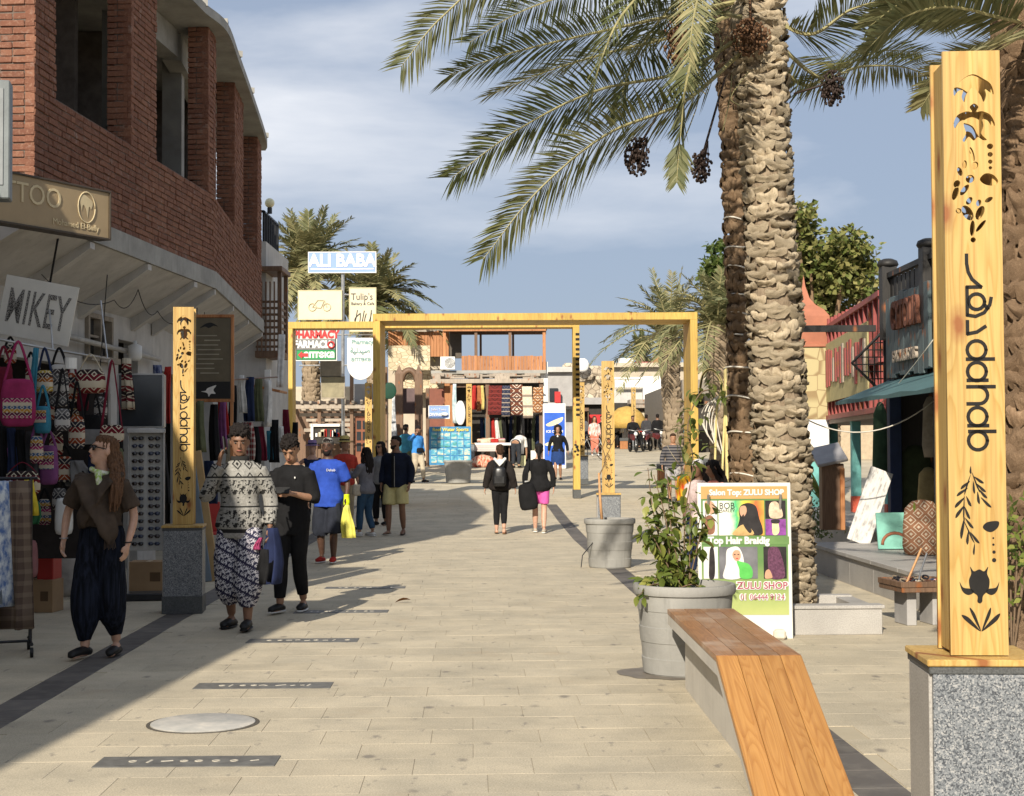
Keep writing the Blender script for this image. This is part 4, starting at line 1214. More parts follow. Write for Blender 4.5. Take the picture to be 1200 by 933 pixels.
pf([(872, -30, 13.9), (760, -75, 13.3), (600, -40, 12.8), (518, 20, 12.6), (470, 78, 12.5)], .50, True, 70, vdir=Vector((0, 1.2, 1)))
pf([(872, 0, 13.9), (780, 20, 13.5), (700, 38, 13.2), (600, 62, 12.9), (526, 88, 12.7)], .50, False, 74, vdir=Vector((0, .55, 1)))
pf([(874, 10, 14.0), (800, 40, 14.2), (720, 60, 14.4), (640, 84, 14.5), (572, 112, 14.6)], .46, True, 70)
pf([(872, 40, 13.9), (800, 84, 13.5), (700, 106, 13.1), (610, 150, 12.9), (530, 208, 12.8)], .54, False, 78, vdir=Vector((0, .8, 1)))
pf([(868, 62, 13.8), (800, 120, 13.3), (710, 158, 12.9), (630, 224, 12.7), (566, 304, 12.6)], .50, False, 78, vdir=Vector((0, .8, 1)))
pf([(868, 20, 13.7), (828, 20, 13.2), (806, 90, 13.0), (797, 160, 13.0), (793, 214, 13.0)], .30, True, 60, .026)
pf([(870, 0, 13.8), (800, -40, 13.0), (735, 10, 12.6), (705, 70, 12.5), (690, 130, 12.5)], .42, False, 60)
pf([(870, 0, 13.9), (812, -10, 14.5), (768, 30, 14.9), (735, 90, 15.0), (725, 140, 15.1)], .44, False, 60)
pf([(900, 40, 13.9), (960, 90, 14.2), (1010, 78, 14.6), (1065, 80, 14.9), (1110, 105, 15.1)], .46, False, 64, vdir=Vector((0, .7, 1)))
pf([(902, 70, 13.9), (945, 100, 14.4), (985, 80, 14.9), (1030, 60, 15.3), (1080, 62, 15.6)], .44, False, 60, vdir=Vector((0, .6, 1)))
pf([(900, 20, 13.9), (950, 40, 13.6), (1000, 10, 13.4), (1060, 0, 13.2), (1110, 22, 13.0)], .50, False, 64, vdir=Vector((0, .5, 1)))
pf([(900, 10, 14.0), (950, -30, 14.5), (1010, -40, 15.0), (1070, -10, 15.4), (1110, 30, 15.6)], .46, False, 64)
pf([(872, -10, 13.9), (780, -22, 14.6), (690, -12, 15.2), (610, 14, 15.6), (550, 50, 15.8)], .5, False, 70, vdir=Vector((0, .9, 1)))
pf([(884, -20, 13.8), (850, -50, 13.0), (830, -40, 12.2), (815, 10, 11.8), (806, 70, 11.7)], .40, True, 60)
pf([(880, -20, 14.0), (820, -80, 14.8), (740, -90, 15.5), (660, -60, 16.0), (600, 0, 16.2)], .46, False, 64)
for k in range(11):                              # the rest of the crown, above the picture
    a = rr.uniform(0, 6.28); e = rr.uniform(.25, 1.2); L = 3.4
    p0 = cr; d = Vector((math.cos(a) * math.cos(e), math.sin(a) * math.cos(e), math.sin(e)))
    p1 = p0 + d * L * .5; p2 = p0 + d * L * .85 + Vector((0, 0, -.25 * L * .5)); p3_ = p0 + d * L * 1.0 + Vector((0, 0, -.3 * L))
    frond('frond', [p0, p1, p2, p3_], .48, [FROND, RACHIS], pal, 60, .028, None, .25, rr)
dates(pal, lp(747, 184, 13.3), (.11, .17), FRUIT, lp(790, 100, 13.4), 100, 1)
dates(pal, lp(822, 195, 13.3), (.09, .14), FRUIT, lp(850, 90, 13.5), 80, 2)
dates(pal, lp(976, 104, 13.7), (.11, .16), FRUIT, lp(930, 110, 13.8), 100, 3)
dates(pal, lp(880, 44, 13.55), (.17, .16), FRUITB, lp(878, -20, 13.6), 150, 4)
dates(pal, lp(792, 48, 13.1), (.10, .2), FRUITB, lp(800, -20, 13.2), 90, 5)
for k in range(12):                               # fibre strips hanging under the crown
    x = rr.uniform(780, 860); y0 = rr.uniform(20, 90)
    MB().tube(crom([lp(x + rr.uniform(-10, 25), y0, 13.6), lp(x, y0 + 30, 13.5), lp(x - rr.uniform(-20, 30), y0 + rr.uniform(40, 90), 13.4)], 4), .005, 4).build('fruit_stalk', RACHIS, pal, True)
# second palm, darker trunk behind ------------------------------------
pal2 = thing('date_palm', 'date palm with dark brown cable-wrapped trunk behind the pale one', 'palm tree', (pt(884, 600, 16.6).x, 16.6, 0), 0, 'date palms')
L2p = lambda x, y, Y=16.6: lp(x + 5, y, Y, pal2)
tp2 = [L2p(886, 690), L2p(884, 620), L2p(880, 520), L2p(874, 430), L2p(868, 330), L2p(861, 220), L2p(857, 130), L2p(852, 60), L2p(848, -30)]
tr2 = [.27, .26, .25, .20, .17, .15, .145, .15, .16]
trunk(pal2, tp2, [r * .94 for r in tr2], TRUNK2, 18, .03)
boots(pal2, tp2, tr2, 66, TRUNK2, .15, .10, .05, 5, .9, 260)
for y, t_ in ((262, 0), (290, 1), (318, 0), (345, 1), (372, 0), (392, 1), (410, 0), (430, 1), (470, 0), (505, 1), (560, 0)):
    c = L2p(877 - (480 - y) * .055, y); r = .205 if y < 420 else .285
    m = MB(); pts = [c + Vector((math.cos(a) * r, math.sin(a) * r, .03 * math.sin(a * 2 + t_) + (a - 4.7) * .03 * (1 if t_ else -1))) for a in [3.1 + .2 * k for k in range(17)]]
    m.tube(pts, .009, 5).build('cable_loop', ROPE, pal2, True)
m = MB(); c = L2p(876, 415, 16.28)
m.cyl(c, .045, .16, 12); m.build('floodlight', BLACK, pal2); MB().sph(c + Vector((0, 0, .12)), .055, 10, 7).build('lamp_bulb', PLASTICW, pal2, True)
for k in range(12):
    a = k * .524 + .2; e = rr.uniform(.1, 1.1); L = 2.9; p0 = L2p(848, -30)
    d = Vector((math.cos(a) * math.cos(e), math.sin(a) * math.cos(e), math.sin(e)))
    frond('frond', [p0, p0 + d * L * .5, p0 + d * L * .85 + Vector((0, 0, -.3)), p0 + d * L + Vector((0, 0, -.8))], .44, [FROND, RACHIS], pal2, 52, .03, None, .25, rr)
# third palm at the right edge ----------------------------------------
pal3 = thing('date_palm', 'thick fibrous palm trunk at the right edge behind the large totem', 'palm tree', (pt(1215, 700, 9.3).x, 9.3, 0), 0, 'date palms')
L3p = lambda x, y, Y=9.3: lp(x, y, Y, pal3)
tp3 = [L3p(1222, 835), L3p(1218, 740), L3p(1216, 600), L3p(1214, 420), L3p(1213, 240), L3p(1213, 120), L3p(1212, 20)]
tr3 = [.27, .26, .25, .24, .235, .24, .21]
trunk(pal3, tp3, [r * .94 for r in tr3], TRUNK3, 20, .035)
boots(pal3, tp3, tr3, 52, TRUNK3, .17, .11, .05, 5, 1.2, 300)
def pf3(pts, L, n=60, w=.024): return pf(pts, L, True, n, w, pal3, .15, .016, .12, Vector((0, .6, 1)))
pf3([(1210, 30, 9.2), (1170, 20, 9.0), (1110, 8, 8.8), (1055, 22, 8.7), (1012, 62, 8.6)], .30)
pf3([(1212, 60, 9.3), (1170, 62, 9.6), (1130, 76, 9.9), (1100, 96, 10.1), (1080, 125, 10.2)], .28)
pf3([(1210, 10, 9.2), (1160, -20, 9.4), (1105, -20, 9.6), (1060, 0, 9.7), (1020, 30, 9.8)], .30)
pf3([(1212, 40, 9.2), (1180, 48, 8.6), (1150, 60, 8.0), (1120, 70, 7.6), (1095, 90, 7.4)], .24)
for k in range(12):
    a = k * .524; e = rr.uniform(.2, 1.1); L = 2.4; p0 = L3p(1212, 10)
    d = Vector((math.cos(a) * math.cos(e), math.sin(a) * math.cos(e), math.sin(e)))
    if d.x < -.3 and d.y < 0: continue
    frond('frond', [p0, p0 + d * L * .5, p0 + d * L * .85 + Vector((0, 0, -.2)), p0 + d * L + Vector((0, 0, -.5))], .36, [FROND_LIT, RACHIS], pal3, 50, .026, None, .2, rr)
# farther palms ---------------------------------------------------------
def far_palm(lab, px, pyb, pyt, Y, r, L, nf, mat, seed, flat=.0, base=None, leafL=.5, lw=.05, n=34):
    rr = random.Random(seed); b = pt(px, pyb, Y); t = pt(px, pyt, Y)
    o = thing('date_palm', lab, 'palm tree', (b.x, Y, gz(Y)), 0, 'date palms')
    h = t.z - gz(Y)
    pth = [Vector((0, 0, -.1)), Vector((.1, 0, h * .4)), Vector((0, 0, h * .75)), Vector((0, 0, h))]
    trunk(o, pth, [r * 1.15, r, r * .95, r * 1.15], TRUNK4, 14, .05)
    boots(o, pth, [r * 1.15, r, r * .95, r * 1.25], int(h / .16), TRUNK4, .3, .2, .08, 3, .8, 120)
    for k in range(nf):
        a = k * 2.399 + rr.uniform(-.2, .2); u = k / nf; e = 1.35 - 1.65 * u + rr.uniform(-.12, .12); l = L * rr.uniform(.85, 1.1)
        d = Vector((math.cos(a) * math.cos(e), math.sin(a) * math.cos(e), math.sin(e))); p0 = Vector((0, 0, h))
        dr = .12 + .38 * u
        frond('frond', [p0, p0 + d * l * .4 + Vector((0, 0, .08 * l)), p0 + d * l * .75 - Vector((0, 0, dr * l * .35)), p0 + d * l - Vector((0, 0, dr * l))], leafL, [mat, RACHIS], o, n, lw, None, .3, rr, None, .035, .1)
    return o
far_palm('date palm standing in the street beyond the gate', 786, 545, 398, 50, .27, 2.6, 34, FROND_LIT, 5)
far_palm('bushy palm crown left behind the blue and white sign', 362, 545, 328, 62, .3, 3.3, 64, FROND_LIT, 6, leafL=.7, lw=.08, n=40)
far_palm('bushy palm crown right behind the blue and white sign', 438, 545, 362, 60, .3, 2.7, 56, FROND_LIT, 8, leafL=.65, lw=.08, n=40)
far_palm('palm crown left of the dark trunk, beyond the gate', 842, 545, 385, 42, .24, 2.2, 34, FROND_LIT, 9)
far_palm('palm crown behind the terracotta tower', 966, 500, 352, 38, .24, 1.5, 34, FROND_LIT, 12)
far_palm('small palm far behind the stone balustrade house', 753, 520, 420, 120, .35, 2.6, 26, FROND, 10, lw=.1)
# leafy trees right -------------------------------------------------------
TREELEAF = m_leaf('broad_tree_leaf', (.06, .10, .022), (.13, .16, .04), (.30, .27, .10), .5, .25)
def leafy(lab, base, clumps, nleaf, ls, seed, mat=TREELEAF):
    rr = random.Random(seed); o = thing('leafy_tree', lab, 'tree', base, 0, 'broadleaf trees')
    b = Vector(base); top = sum((Vector(c[0]) for c in clumps), Vector()) / len(clumps) - b
    MB().tube(crom([(0, 0, -.1), (.1, 0, top.z * .35), Vector((top.x * .3, top.y * .3, top.z * .6))], 5), [.24 - .012 * i for i in range(11)], 10).build('trunk', TRUNK2, o, True)
    for c, r in clumps:
        MB().tube(crom([Vector((top.x * .3, top.y * .3, top.z * .55)), Vector(c).lerp(b, .3) - b + Vector((0, 0, .2)), Vector(c) - b], 4), [.09 - .008 * i for i in range(9)], 6).build('limb', TRUNK2, o, True)
    m = MB()
    for c, r in clumps:
        c = Vector(c) - b
        sub = []
        for k in range(24):
            v = Vector((rr.gauss(0, 1), rr.gauss(0, 1), rr.gauss(0, 1))).normalized() * r * rr.uniform(.45, 1.0); sub.append(c + Vector((v.x, v.y, v.z * .85)))
        for k in range(int(nleaf * r * r)):
            q = rr.choice(sub); p = q + Vector((rr.gauss(0, 1), rr.gauss(0, 1), rr.gauss(0, .8))) * r * .15
            d = Vector((rr.gauss(0, 1), rr.gauss(0, 1), rr.gauss(-.3, .7))).normalized(); s2 = d.cross(Vector((rr.gauss(0, 1), rr.gauss(0, 1), 1))).normalized()
            l = ls * rr.uniform(.7, 1.3)
            m.add([p, p + d * l * .5 + s2 * l * .3, p + d * l, p + d * l * .5 - s2 * l * .3], [(0, 1, 2, 3)])
    c = m.build('crown', mat, o, split=False); c['kind'] = 'stuff'
    return o
cl = [(pt(950, 300, 36), 1.0), (pt(985, 315, 36.5), .9), (pt(935, 255, 35.5), .55), (pt(1008, 335, 37), .6), (pt(965, 345, 37), .9), (pt(920, 300, 36.5), .8), (pt(990, 285, 36), .42), (pt(1015, 310, 36.5), .3)]
leafy('leafy green tree rising behind the red slatted balcony', (pt(960, 500, 36.5).x, 36.5, gz(36.5)), cl, 1900, .18, 3)
cl = [(pt(842, 300, 44), .62), (pt(850, 325, 44), .8), (pt(835, 320, 44.5), .5), (pt(862, 345, 44), .8)]
leafy('dark leafy tree left of the palm trunks in the distance', (pt(850, 500, 44).x, 44, gz(44)), cl, 1700, .19, 4)

# ------------------------------------------------------------------ right-hand side of the street
# granite seat walls
def seatwall(lab, x0, x1, y0, y1, h, top=.05, over=.03):
    t = thing('seat_wall', lab, 'low wall', ((x0 + x1) / 2, (y0 + y1) / 2, 0), R(1.2), 'granite seat walls on the right')
    w, d = x1 - x0, y1 - y0; nseg = max(1, round(d / 1.1))
    for k in range(nseg):
        yy = -d / 2 + d * (k + .5) / nseg
        MB().bbox((0, yy, (h - top) / 2), (w, d / nseg - .004, h - top), .003).build('wall_block', GRANITE, t)
        MB().bbox((0, yy, h - top / 2), (w + over * 2, d / nseg - .004, top), .006).build('coping_slab', GRANITE, t)
    return t
seatwall('long low granite seat wall between the totem and the shops', 3.98, 4.95, 8.2, 20.0, .36)
seatwall('far low granite seat wall under the wooden lectern', 4.75, 5.9, 20.6, 29.0, .46)
# kerb box round the palm foot
t = thing('tree_kerb', 'square granite kerb round the foot of the pale palm', 'kerb', (pt(975, 747, 13.3).x, 13.6, 0), R(1.2), None)
MB().bbox((.0, -.42, .11), (.76, .16, .22), .004).build('kerb_front', GRANITE, t); MB().bbox((0, -.42, .235), (.80, .19, .03), .004).build('kerb_coping', GRANITE, t)
MB().bbox((.31, .15, .11), (.16, .95, .22), .004).build('kerb_side', GRANITE, t); MB().bbox((-.55, .25, .06), (1.1, 1.1, .12), .02).build('soil', plain('dry_soil', (.13, .085, .055)), t); MB().bbox((.0, .62, .11), (.76, .14, .25), .004).build('kerb_back', GRANITE, t)
# black shop with sign board and awning
bs = thing('black_shop', 'black timber shop with a boarded sign and teal awning, right of the street', 'shop', (5.3, 17.0, 0))
SX = 5.15
mb = MB(); mb.box((SX + .06, 20.0, 2.8), (.12, 2.0, .7)); mb.build('wall', DARKWOOD, bs, world=True)
MB().box((SX + 2.0, 21.05, 1.6), (4, .12, 3.2)).build('end_wall', DARKWOOD, bs, world=True)
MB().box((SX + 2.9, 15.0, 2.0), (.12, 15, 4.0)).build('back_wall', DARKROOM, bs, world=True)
MB().box((SX + 1.5, 14.0, 3.15), (3.1, 14, .10)).build('roof', DARKWOOD, bs, world=True)
MB().box((SX + .06, 13.0, 2.75), (.12, 11.9, .75)).build('fascia', DARKWOOD, bs, world=True)
for y in (20.95, 18.9, 16.8, 14.7, 12.6):       # roof fence
    p = MB(); p.box((SX, y, 3.55), (.20, .20, 1.0)); p.build('fence_post', DARKWOOD, bs, world=True)
    MB().lathe([(.13, 4.05), (.15, 4.08), (.13, 4.13), (.06, 4.16)], 12, (SX, y, 0)).build('post_cap', DARKWOOD, bs, True, True)
for k in range(40):
    y = 20.8 - k * .22
    MB().box((SX + .02, y, 3.5), (.03, .17, .74)).build('fence_board', DARKWOOD, bs, world=True)
for z in (3.92, 3.25): MB().box((SX, 16.6, z), (.08, 8.6, .07)).build('fence_rail', DARKWOOD, bs, world=True)
for k in range(9):                                # boarded sign
    y = 20.6 - k * .235
    MB().bbox((SX - .07, y, 3.06 + random.uniform(-.02, .02)), (.05, .225, 1.06 + random.uniform(-.04, .04)), .006).build('sign_board', TEALWOOD, bs, world=True)
RUST = plain('rusty_letters', (.15, .06, .038), .8, .3, .35, 9, .4)
text('CYTOUR', .50, RUST, bs, Matrix.Translation(-bs.location) @ face_m((SX - .13, 19.55, 3.28), (0.02, -1, 0)), ext=.03, sx=.62, bold=.012)
text('EXCURSIONS', .2, GREYWOOD, bs, Matrix.Translation(-bs.location) @ face_m((SX - .13, 19.6, 2.76), (0.02, -1, 0)), ext=.02, sx=.9, bold=.006)
m = MB(); AWN = plain('teal_awning', (.075, .145, .15), .7, .25, .15, 6, .1)
for k in range(7):
    y0, y1 = 20.9 - k * .7, 20.9 - (k + 1) * .7
    m.quad((SX, y0, 2.50), (SX, y1, 2.50), (SX - .75, y1, 2.22 - .02 * (k % 2)), (SX - .75, y0, 2.22 - .02 * ((k + 1) % 2)))
    m.quad((SX - .75, y0, 2.22 - .02 * ((k + 1) % 2)), (SX - .75, y1, 2.22 - .02 * (k % 2)), (SX - .75, y1, 2.16), (SX - .75, y0, 2.16))
m.build('awning', AWN, bs, world=True, split=False)
for y in (20.9, 18.6, 16.2): MB().bbox((SX + .05, y, 1.25), (.16, .16, 2.5), .01).build('post', plain('dark_blue_post', (.02, .035, .09), .6, .3), bs, world=True)
# lattice bracket sign on the corner
la = MB(); 
for k in range(14):
    for sgn in (0, 1):
        pass
lt = thing('lattice_screen', 'black diamond lattice screen hanging at the corner of the black shop', 'screen', (SX - .35, 21.2, 2.75))
for k in range(9):
    s = k * .1
    MB().box((.35 - .42 * (1 - abs(s - .42) / .45) / 2 - .02, 0, s - .42), (.42 * max(.05, 1 - abs(s - .42) / .45), .015, .016)).build('lattice_bar', DARKWOOD, lt)
for k in range(5):
    x = .30 - k * .085; h = .8 * max(.08, 1 - k * .19)
    MB().box((x, .016, 0), (.016, .015, h)).build('lattice_bar', DARKWOOD, lt)
MB().tube([(.36, 0, .46), (-.10, 0, 0), (.36, 0, -.46)], .022, 4).build('lattice_frame', DARKWOOD, lt); MB().tube([(.36, 0, -.46), (.36, 0, .46)], .022, 4).build('lattice_frame', DARKWOOD, lt)
mb = MB().box((-.55, .3, .5), (1.7, .09, .09)); mb.build('support_beam', DARKWOOD, lt)
# red slatted balcony
rb = thing('red_balcony', 'red slatted wooden balcony front with a rough yellow sign', 'balcony', (pt(1000, 480, 27).x, 27, 0))
A = pt(1037, 345, 23.6); B = pt(957, 383, 33.0); A = Vector((A.x, A.y, 0)); B = Vector((B.x, B.y, 0))
zt0, zb0 = pt(1037, 345, 23.6).z, pt(1030, 478, 23.6).z
d = (B - A); Lb = d.length; d.normalize(); ang = math.atan2(d.y, d.x)
ztB = pt(957, 383, 33).z
for k in range(34):
    s = (k + .5) / 34 * Lb; c = A + d * s; zt = zt0 + (ztB - zt0) * s / Lb
    MB().bbox((c.x, c.y, (zt + zb0) / 2), (Lb / 34 - .02, .03, zt - zb0), .004, ang).build('slat', REDWOOD if k % 3 != 1 else BROWNWOOD, rb, world=True)
    if k % 2 == 0: MB().bbox((c.x - .06, c.y - .02, (zt + zb0) / 2), (.07, .06, zt - zb0 + .04), .005, ang).build('batten', REDWOOD, rb, world=True)
for z in (zb0 - .02, zt0 + .02, zb0 + .75): MB().bbox(((A.x + B.x) / 2 - .05, (A.y + B.y) / 2, z), (Lb, .12, .09), .005, ang).build('rail', REDWOOD, rb, world=True)
YEL = plain('faded_yellow_board', (.44, .38, .19), .8, .2, .15, 5, .2)
s0, s1 = Lb * .12, Lb * .72; c = A + d * ((s0 + s1) / 2)
MB().bbox((c.x - .11, c.y - .02, (zt0 + zb0) / 2 - .02), (s1 - s0, .03, 1.15), .005, ang).build('sign_board', YEL, rb, world=True)
rn = random.Random(3)
for k in range(16):
    s = s0 + .25 + (s1 - s0 - .5) * k / 15; c = A + d * s; zz = (zt0 + zb0) / 2 + rn.uniform(-.06, .1)
    MB().bbox((c.x - .14, c.y - .02, zz), (.2, .03, rn.uniform(.45, .75)), .004, ang).build('letter_plank', REDWOOD if k % 4 else GREYWOOD, rb, world=True)
for s in (.3, Lb * .45, Lb * .8):                     # painted posts under it
    c = A + d * s; 
    MB().bbox((c.x + .1, c.y, zb0 / 2 + .3), (.16, .16, zb0 - .6), .005).build('post', plain('turquoise_paint', (.16, .42, .40), .6, .3), rb, world=True)
    MB().bbox((c.x + .1, c.y, .35), (.17, .17, .7), .005).build('post_foot', plain('coral_paint', (.62, .12, .07), .6, .3), rb, world=True)
MB().box(((A.x + B.x) / 2 + 1.6, (A.y + B.y) / 2, 1.2), (Lb, .1, 2.4), ang).build('back_wall', plain('deep_teal_wall', (.03, .10, .13), .8, .2), rb, world=True)
MB().box(((A.x + B.x) / 2 + .8, (A.y + B.y) / 2, zb0 - .1), (Lb, 1.7, .08), ang).build('floor', BROWNWOOD, rb, world=True)
# corner tower
tw = thing('painted_tower', 'yellow and white corner tower with a terracotta cap', 'tower', (pt(950, 560, 31).x - .1, 31, 0))
HEX = (lambda g: (g.col(g.mix(g.ramp(g.vor(g.mp(g.obj(), (1, 1, 1)), 3.2, 'DISTANCE_TO_EDGE', 'Distance', .25), [(.01, 1), (.03, 0)]), (.46, .39, .21), (.28, .20, .1))), g.m)[1])(NG('yellow_hex_tiles', .6, .3))
zA, zB, zC, zD = 0.0, pt(950, 537, 31).z, pt(950, 492, 31).z, pt(950, 408, 31).z
MB().bbox((0, 0, (zA + zB) / 2), (.86, .9, zB), .01).build('turquoise_base', plain('turquoise_paint', (.16, .42, .40)), tw); MB().bbox((0, 0, (zB + zC) / 2), (.80, .84, zC - zB), .01).build('white_band', WHITE, tw); MB().bbox((0, 0, (zC + zD) / 2), (.82, .86, zD - zC), .01).build('tiled_band', HEX, tw)
TERR = plain('terracotta_paint', (.38, .15, .09), .75, .25, .12, 4, .2)
m = MB(); z = zD
m.loft([[Vector((sx * w, sy * w, z + h)) for sx, sy in ((-1, -1), (1, -1), (1, 1), (-1, 1))] for w, h in ((.47, 0), (.47, .06), (.42, .07), (.44, .35), (.43, .62), (.34, .75), (.2, .86), (.1, 1.0), (.03, 1.25), (.005, 1.45))])
m.build('terracotta_cap', TERR, tw)
# wooden lectern, boards, tray and stock in front of the black shop
le = thing('wooden_lectern', 'wooden post with a tilted display lid on the far seat wall', 'lectern', (pt(975, 622, 21).x, 21, .465))
MB().bbox((.0, .0, .45), (.30, .22, .9), .01).build('post', BROWNWOOD, le); MB().bbox((.12, -.02, .42), (.06, .28, .84), .006).build('side_board', ORANGEWOOD, le)
MB().bbox((0, 0, 0), (.42, .46, .05), .01, (Matrix.Rotation(R(-12), 3, 'Y') @ Matrix.Rotation(R(30), 3, 'X'))).build('lid', plain('grey_lid', (.30, .29, .30), .35, .5), le, loc=(-.04, 0, 1.02))
wb = tag(MB().bbox((0, 0, .48), (.30, .03, 1.0), .004).build('leaning_board', (lambda g: (g.col(g.ramp(g.noise(g.mp(g.obj(), (6, 1, 2)), 3, 5, .6), [(.35, (.28, .27, .26)), (.5, (.58, .57, .55)), (.7, (.68, .66, .62))])), g.m)[1])(NG('worn_white_board', .7, .3))), 'worn white painted board leaning on the far seat wall', 'board')
wb.location = (pt(1008, 640, 19.6).x, 19.7, .385); wb.rotation_euler = (R(-8), R(21), 0)
tb = thing('teal_panel', 'teal panel painted with a brown arch, leaning by the shop', 'board', (pt(1052, 650, 18.3).x, 18.4, .37), R(4)); 
MB().bbox((0, 0, .22), (.42, .03, .44), .004).build('panel', plain('turquoise_light', (.20, .46, .38), .7, .25), tb)
m = MB(); 
m.tube([(math.cos(a) * .16, -.02, .05 + math.sin(a) * .14) for a in [k * .3142 for k in range(11)]], (.02, .006), 5); m.build('painted_arch', plain('brown_paint', (.28, .11, .06)), tb, True)
tb.rotation_euler = (R(-12), 0, R(4))
def m_diamond(name, c1, c2, sc, ctr=.12):
    g = NG(name, .9, .1); v = g.mp(g.obj(), (1, 1, 1), (0, 0, 0), (0, R(45), 0)); s = g.sep(v)
    a = g.mt('ABSOLUTE', g.mt('SUBTRACT', g.mt('FRACT', g.mt('MULTIPLY', s[0], sc)), .5)); b = g.mt('ABSOLUTE', g.mt('SUBTRACT', g.mt('FRACT', g.mt('MULTIPLY', s[2], sc)), .5))
    m_ = g.mt('MAXIMUM', a, b); f = g.ramp(m_, [(0, 1), (ctr, 0), (.28, 0), (.29, 1), (.36, 1), (.37, 0)], True)
    g.col(g.mix(f, c1, c2)); g.bump(g.noise(g.obj(), 160, 2), .4, .003); return g.m
DIAM = m_diamond('woven_diamond_cloth', (.26, .13, .075), (.50, .42, .32), 9)
ck = MB(); ck.loft([[Vector((math.cos(a) * w, math.sin(a) * w * .7, z)) for a in [k * .449 for k in range(14)]] for w, z in ((.2, 0), (.23, .1), (.22, .35), (.2, .52), (.12, .6), (.02, .62))])
tag(ck.build('draped_cloth', DIAM, None, True, loc=(pt(1084, 650, 17.4).x, 17.5, .37)), 'patterned brown woven cloth draped over a stool by the totem', 'cloth')
rc = thing('red_chair', 'red chair in the dark shop behind the leaning boards', 'chair', (pt(1062, 600, 20.8).x, 21.0, 0), R(-60))
REDP = plain('red_plastic', (.42, .03, .025), .45, .4, .1, 6, .05)
MB().bbox((0, 0, .45), (.42, .42, .04), .01).build('seat', REDP, rc); MB().bbox((0, .2, .72), (.42, .03, .45), .01).build('backrest', REDP, rc)
for a in (-1, 1):
    for b in (-1, 1): MB().bbox((a * .18, b * .18, .215), (.04, .04, .43), .004).build('leg', REDP, rc)
tt = thing('jewellery_tray', 'low wooden tray table of jewellery beside the large totem', 'tray table', (pt(1076, 720, 13.9).x, 13.9, 0), R(8))
MB().bbox((0, 0, .33), (.52, .55, .05), .005).build('table_top', BROWNWOOD, tt)
for a in (-1, 1): MB().bbox((a * .12, 0, .15), (.09, .3, .30), .006).build('leg', GREYWALL, tt)
for k, (a, b, w, l) in enumerate(((0, -.27, .52, .03), (0, .27, .52, .03), (-.255, 0, .03, .55), (.255, 0, .03, .55))): MB().bbox((a, b, .375), (w, l, .05), .004).build('tray_edge', BROWNWOOD, tt)
rj = random.Random(9)
JM = [plain('bead_%d' % i, c, .4, .5, .2, 30, .1) for i, c in enumerate([(.02, .02, .025), (.10, .05, .03), (.03, .05, .10), (.25, .2, .14), (.2, .03, .03)])]
for k in range(40):
    r = rj.uniform(.025, .05)
    MB().lathe([(r, 0), (r, .012), (r * .7, .012), (r * .7, 0)], 12, closed=True).build('bracelet', rj.choice(JM), tt, loc=(rj.uniform(-.2, .2), rj.uniform(-.22, .22), .357 + rj.uniform(0, .04))).rotation_euler = (rj.uniform(-.5, .5), rj.uniform(-.5, .5), 0)
MB().tube([(-.2, -.2, .36), (.1, .15, .66)], .012, 5).build('stick', STICK, tt); MB().tube([(-.06, -.15, .37), (.02, -.02, .47), (.14, .12, .62)], .01, 5).build('chain', STEEL, tt)
# dark stock hanging in the shop
rn = random.Random(17)
for k, (px, py, Y, w, h, c) in enumerate([(1032, 520, 22, .25, 1.2, (.05, .09, .05)), (1072, 560, 21, .55, .9, (.05, .065, .035)), (1090, 500, 20, .22, .8, (.30, .27, .22)), (1045, 500, 22, .2, 1.0, (.16, .05, .04)), (1088, 575, 19.5, .3, .6, (.32, .25, .12))]):
    p = pt(px, py, Y); m = MB()
    m.loft([[Vector((math.cos(a) * w / 2 * q, math.sin(a) * .09 * q, z)) for a in [j * .5236 for j in range(12)]] for q, z in ((.75, -h / 2), (1, -h * .3), (.9, 0), (.8, h * .35), (.35, h * .48), (.05, h / 2))])
    tag(m.build('hanging_garment', cloth('shopstock%d' % k, c), None, True, loc=p), ['dark green garment hanging left in the black shop', 'olive sack-like garment low in the black shop doorway', 'pale garment hanging at the edge of the totem', 'red-brown garment hanging deep in the black shop', 'straw coloured garment low behind the totem'][k], 'garment', 'stock in the black shop')
# cable strung across the shops
m = MB(); wire(pt(946, 492, 18.2), pt(1094, 470, 18.4), .25, .008, m, 14); tag(m.build('slung_cable', ROPE, None, True), 'white cable slung from the palm to the black shop', 'cable')
m = MB(); wire(pt(1030, 395 + 80, 20), pt(1096, 395, 18), .03, .008, m, 6); tag(m.build('slung_cable', ROPE, None, True), 'short white cable in front of the rusty letters', 'cable')
# aloe in front of the turquoise base
al = thing('spiky_plant', 'spiky aloe-like plant at the foot of the turquoise tower', 'plant', (pt(962, 560, 24.0).x, 24.0, .46))
for k in range(16):
    a = k * 2.4; e = rn.uniform(.5, 1.3); d_ = Vector((math.cos(a) * math.cos(e), math.sin(a) * math.cos(e), math.sin(e)))
    MB().tube(crom([(0, 0, .3), d_ * .3 + Vector((0, 0, .3)), d_ * .62 + Vector((0, 0, .2))], 3), [(.028, .008), (.03, .008), (.028, .007), (.024, .006), (.016, .005), (.01, .004), (.002, .002)], 5).build('leaf', LEAF_B, al, True)
sh = thing('small_shrub', 'small green shrub beside the wooden lectern', 'shrub', (pt(958, 610, 22).x - .12, 22, .3)); m = MB()
for k in range(500):
    v = Vector((rn.gauss(0, .16), rn.gauss(0, .16), abs(rn.gauss(.15, .22)))); dd = Vector((rn.gauss(0, 1), rn.gauss(0, 1), rn.gauss(0, 1))).normalized(); s2 = dd.orthogonal().normalized(); l = .06
    m.add([v, v + dd * l * .5 + s2 * l * .3, v + dd * l, v + dd * l * .5 - s2 * l * .3], [(0, 1, 2, 3)])
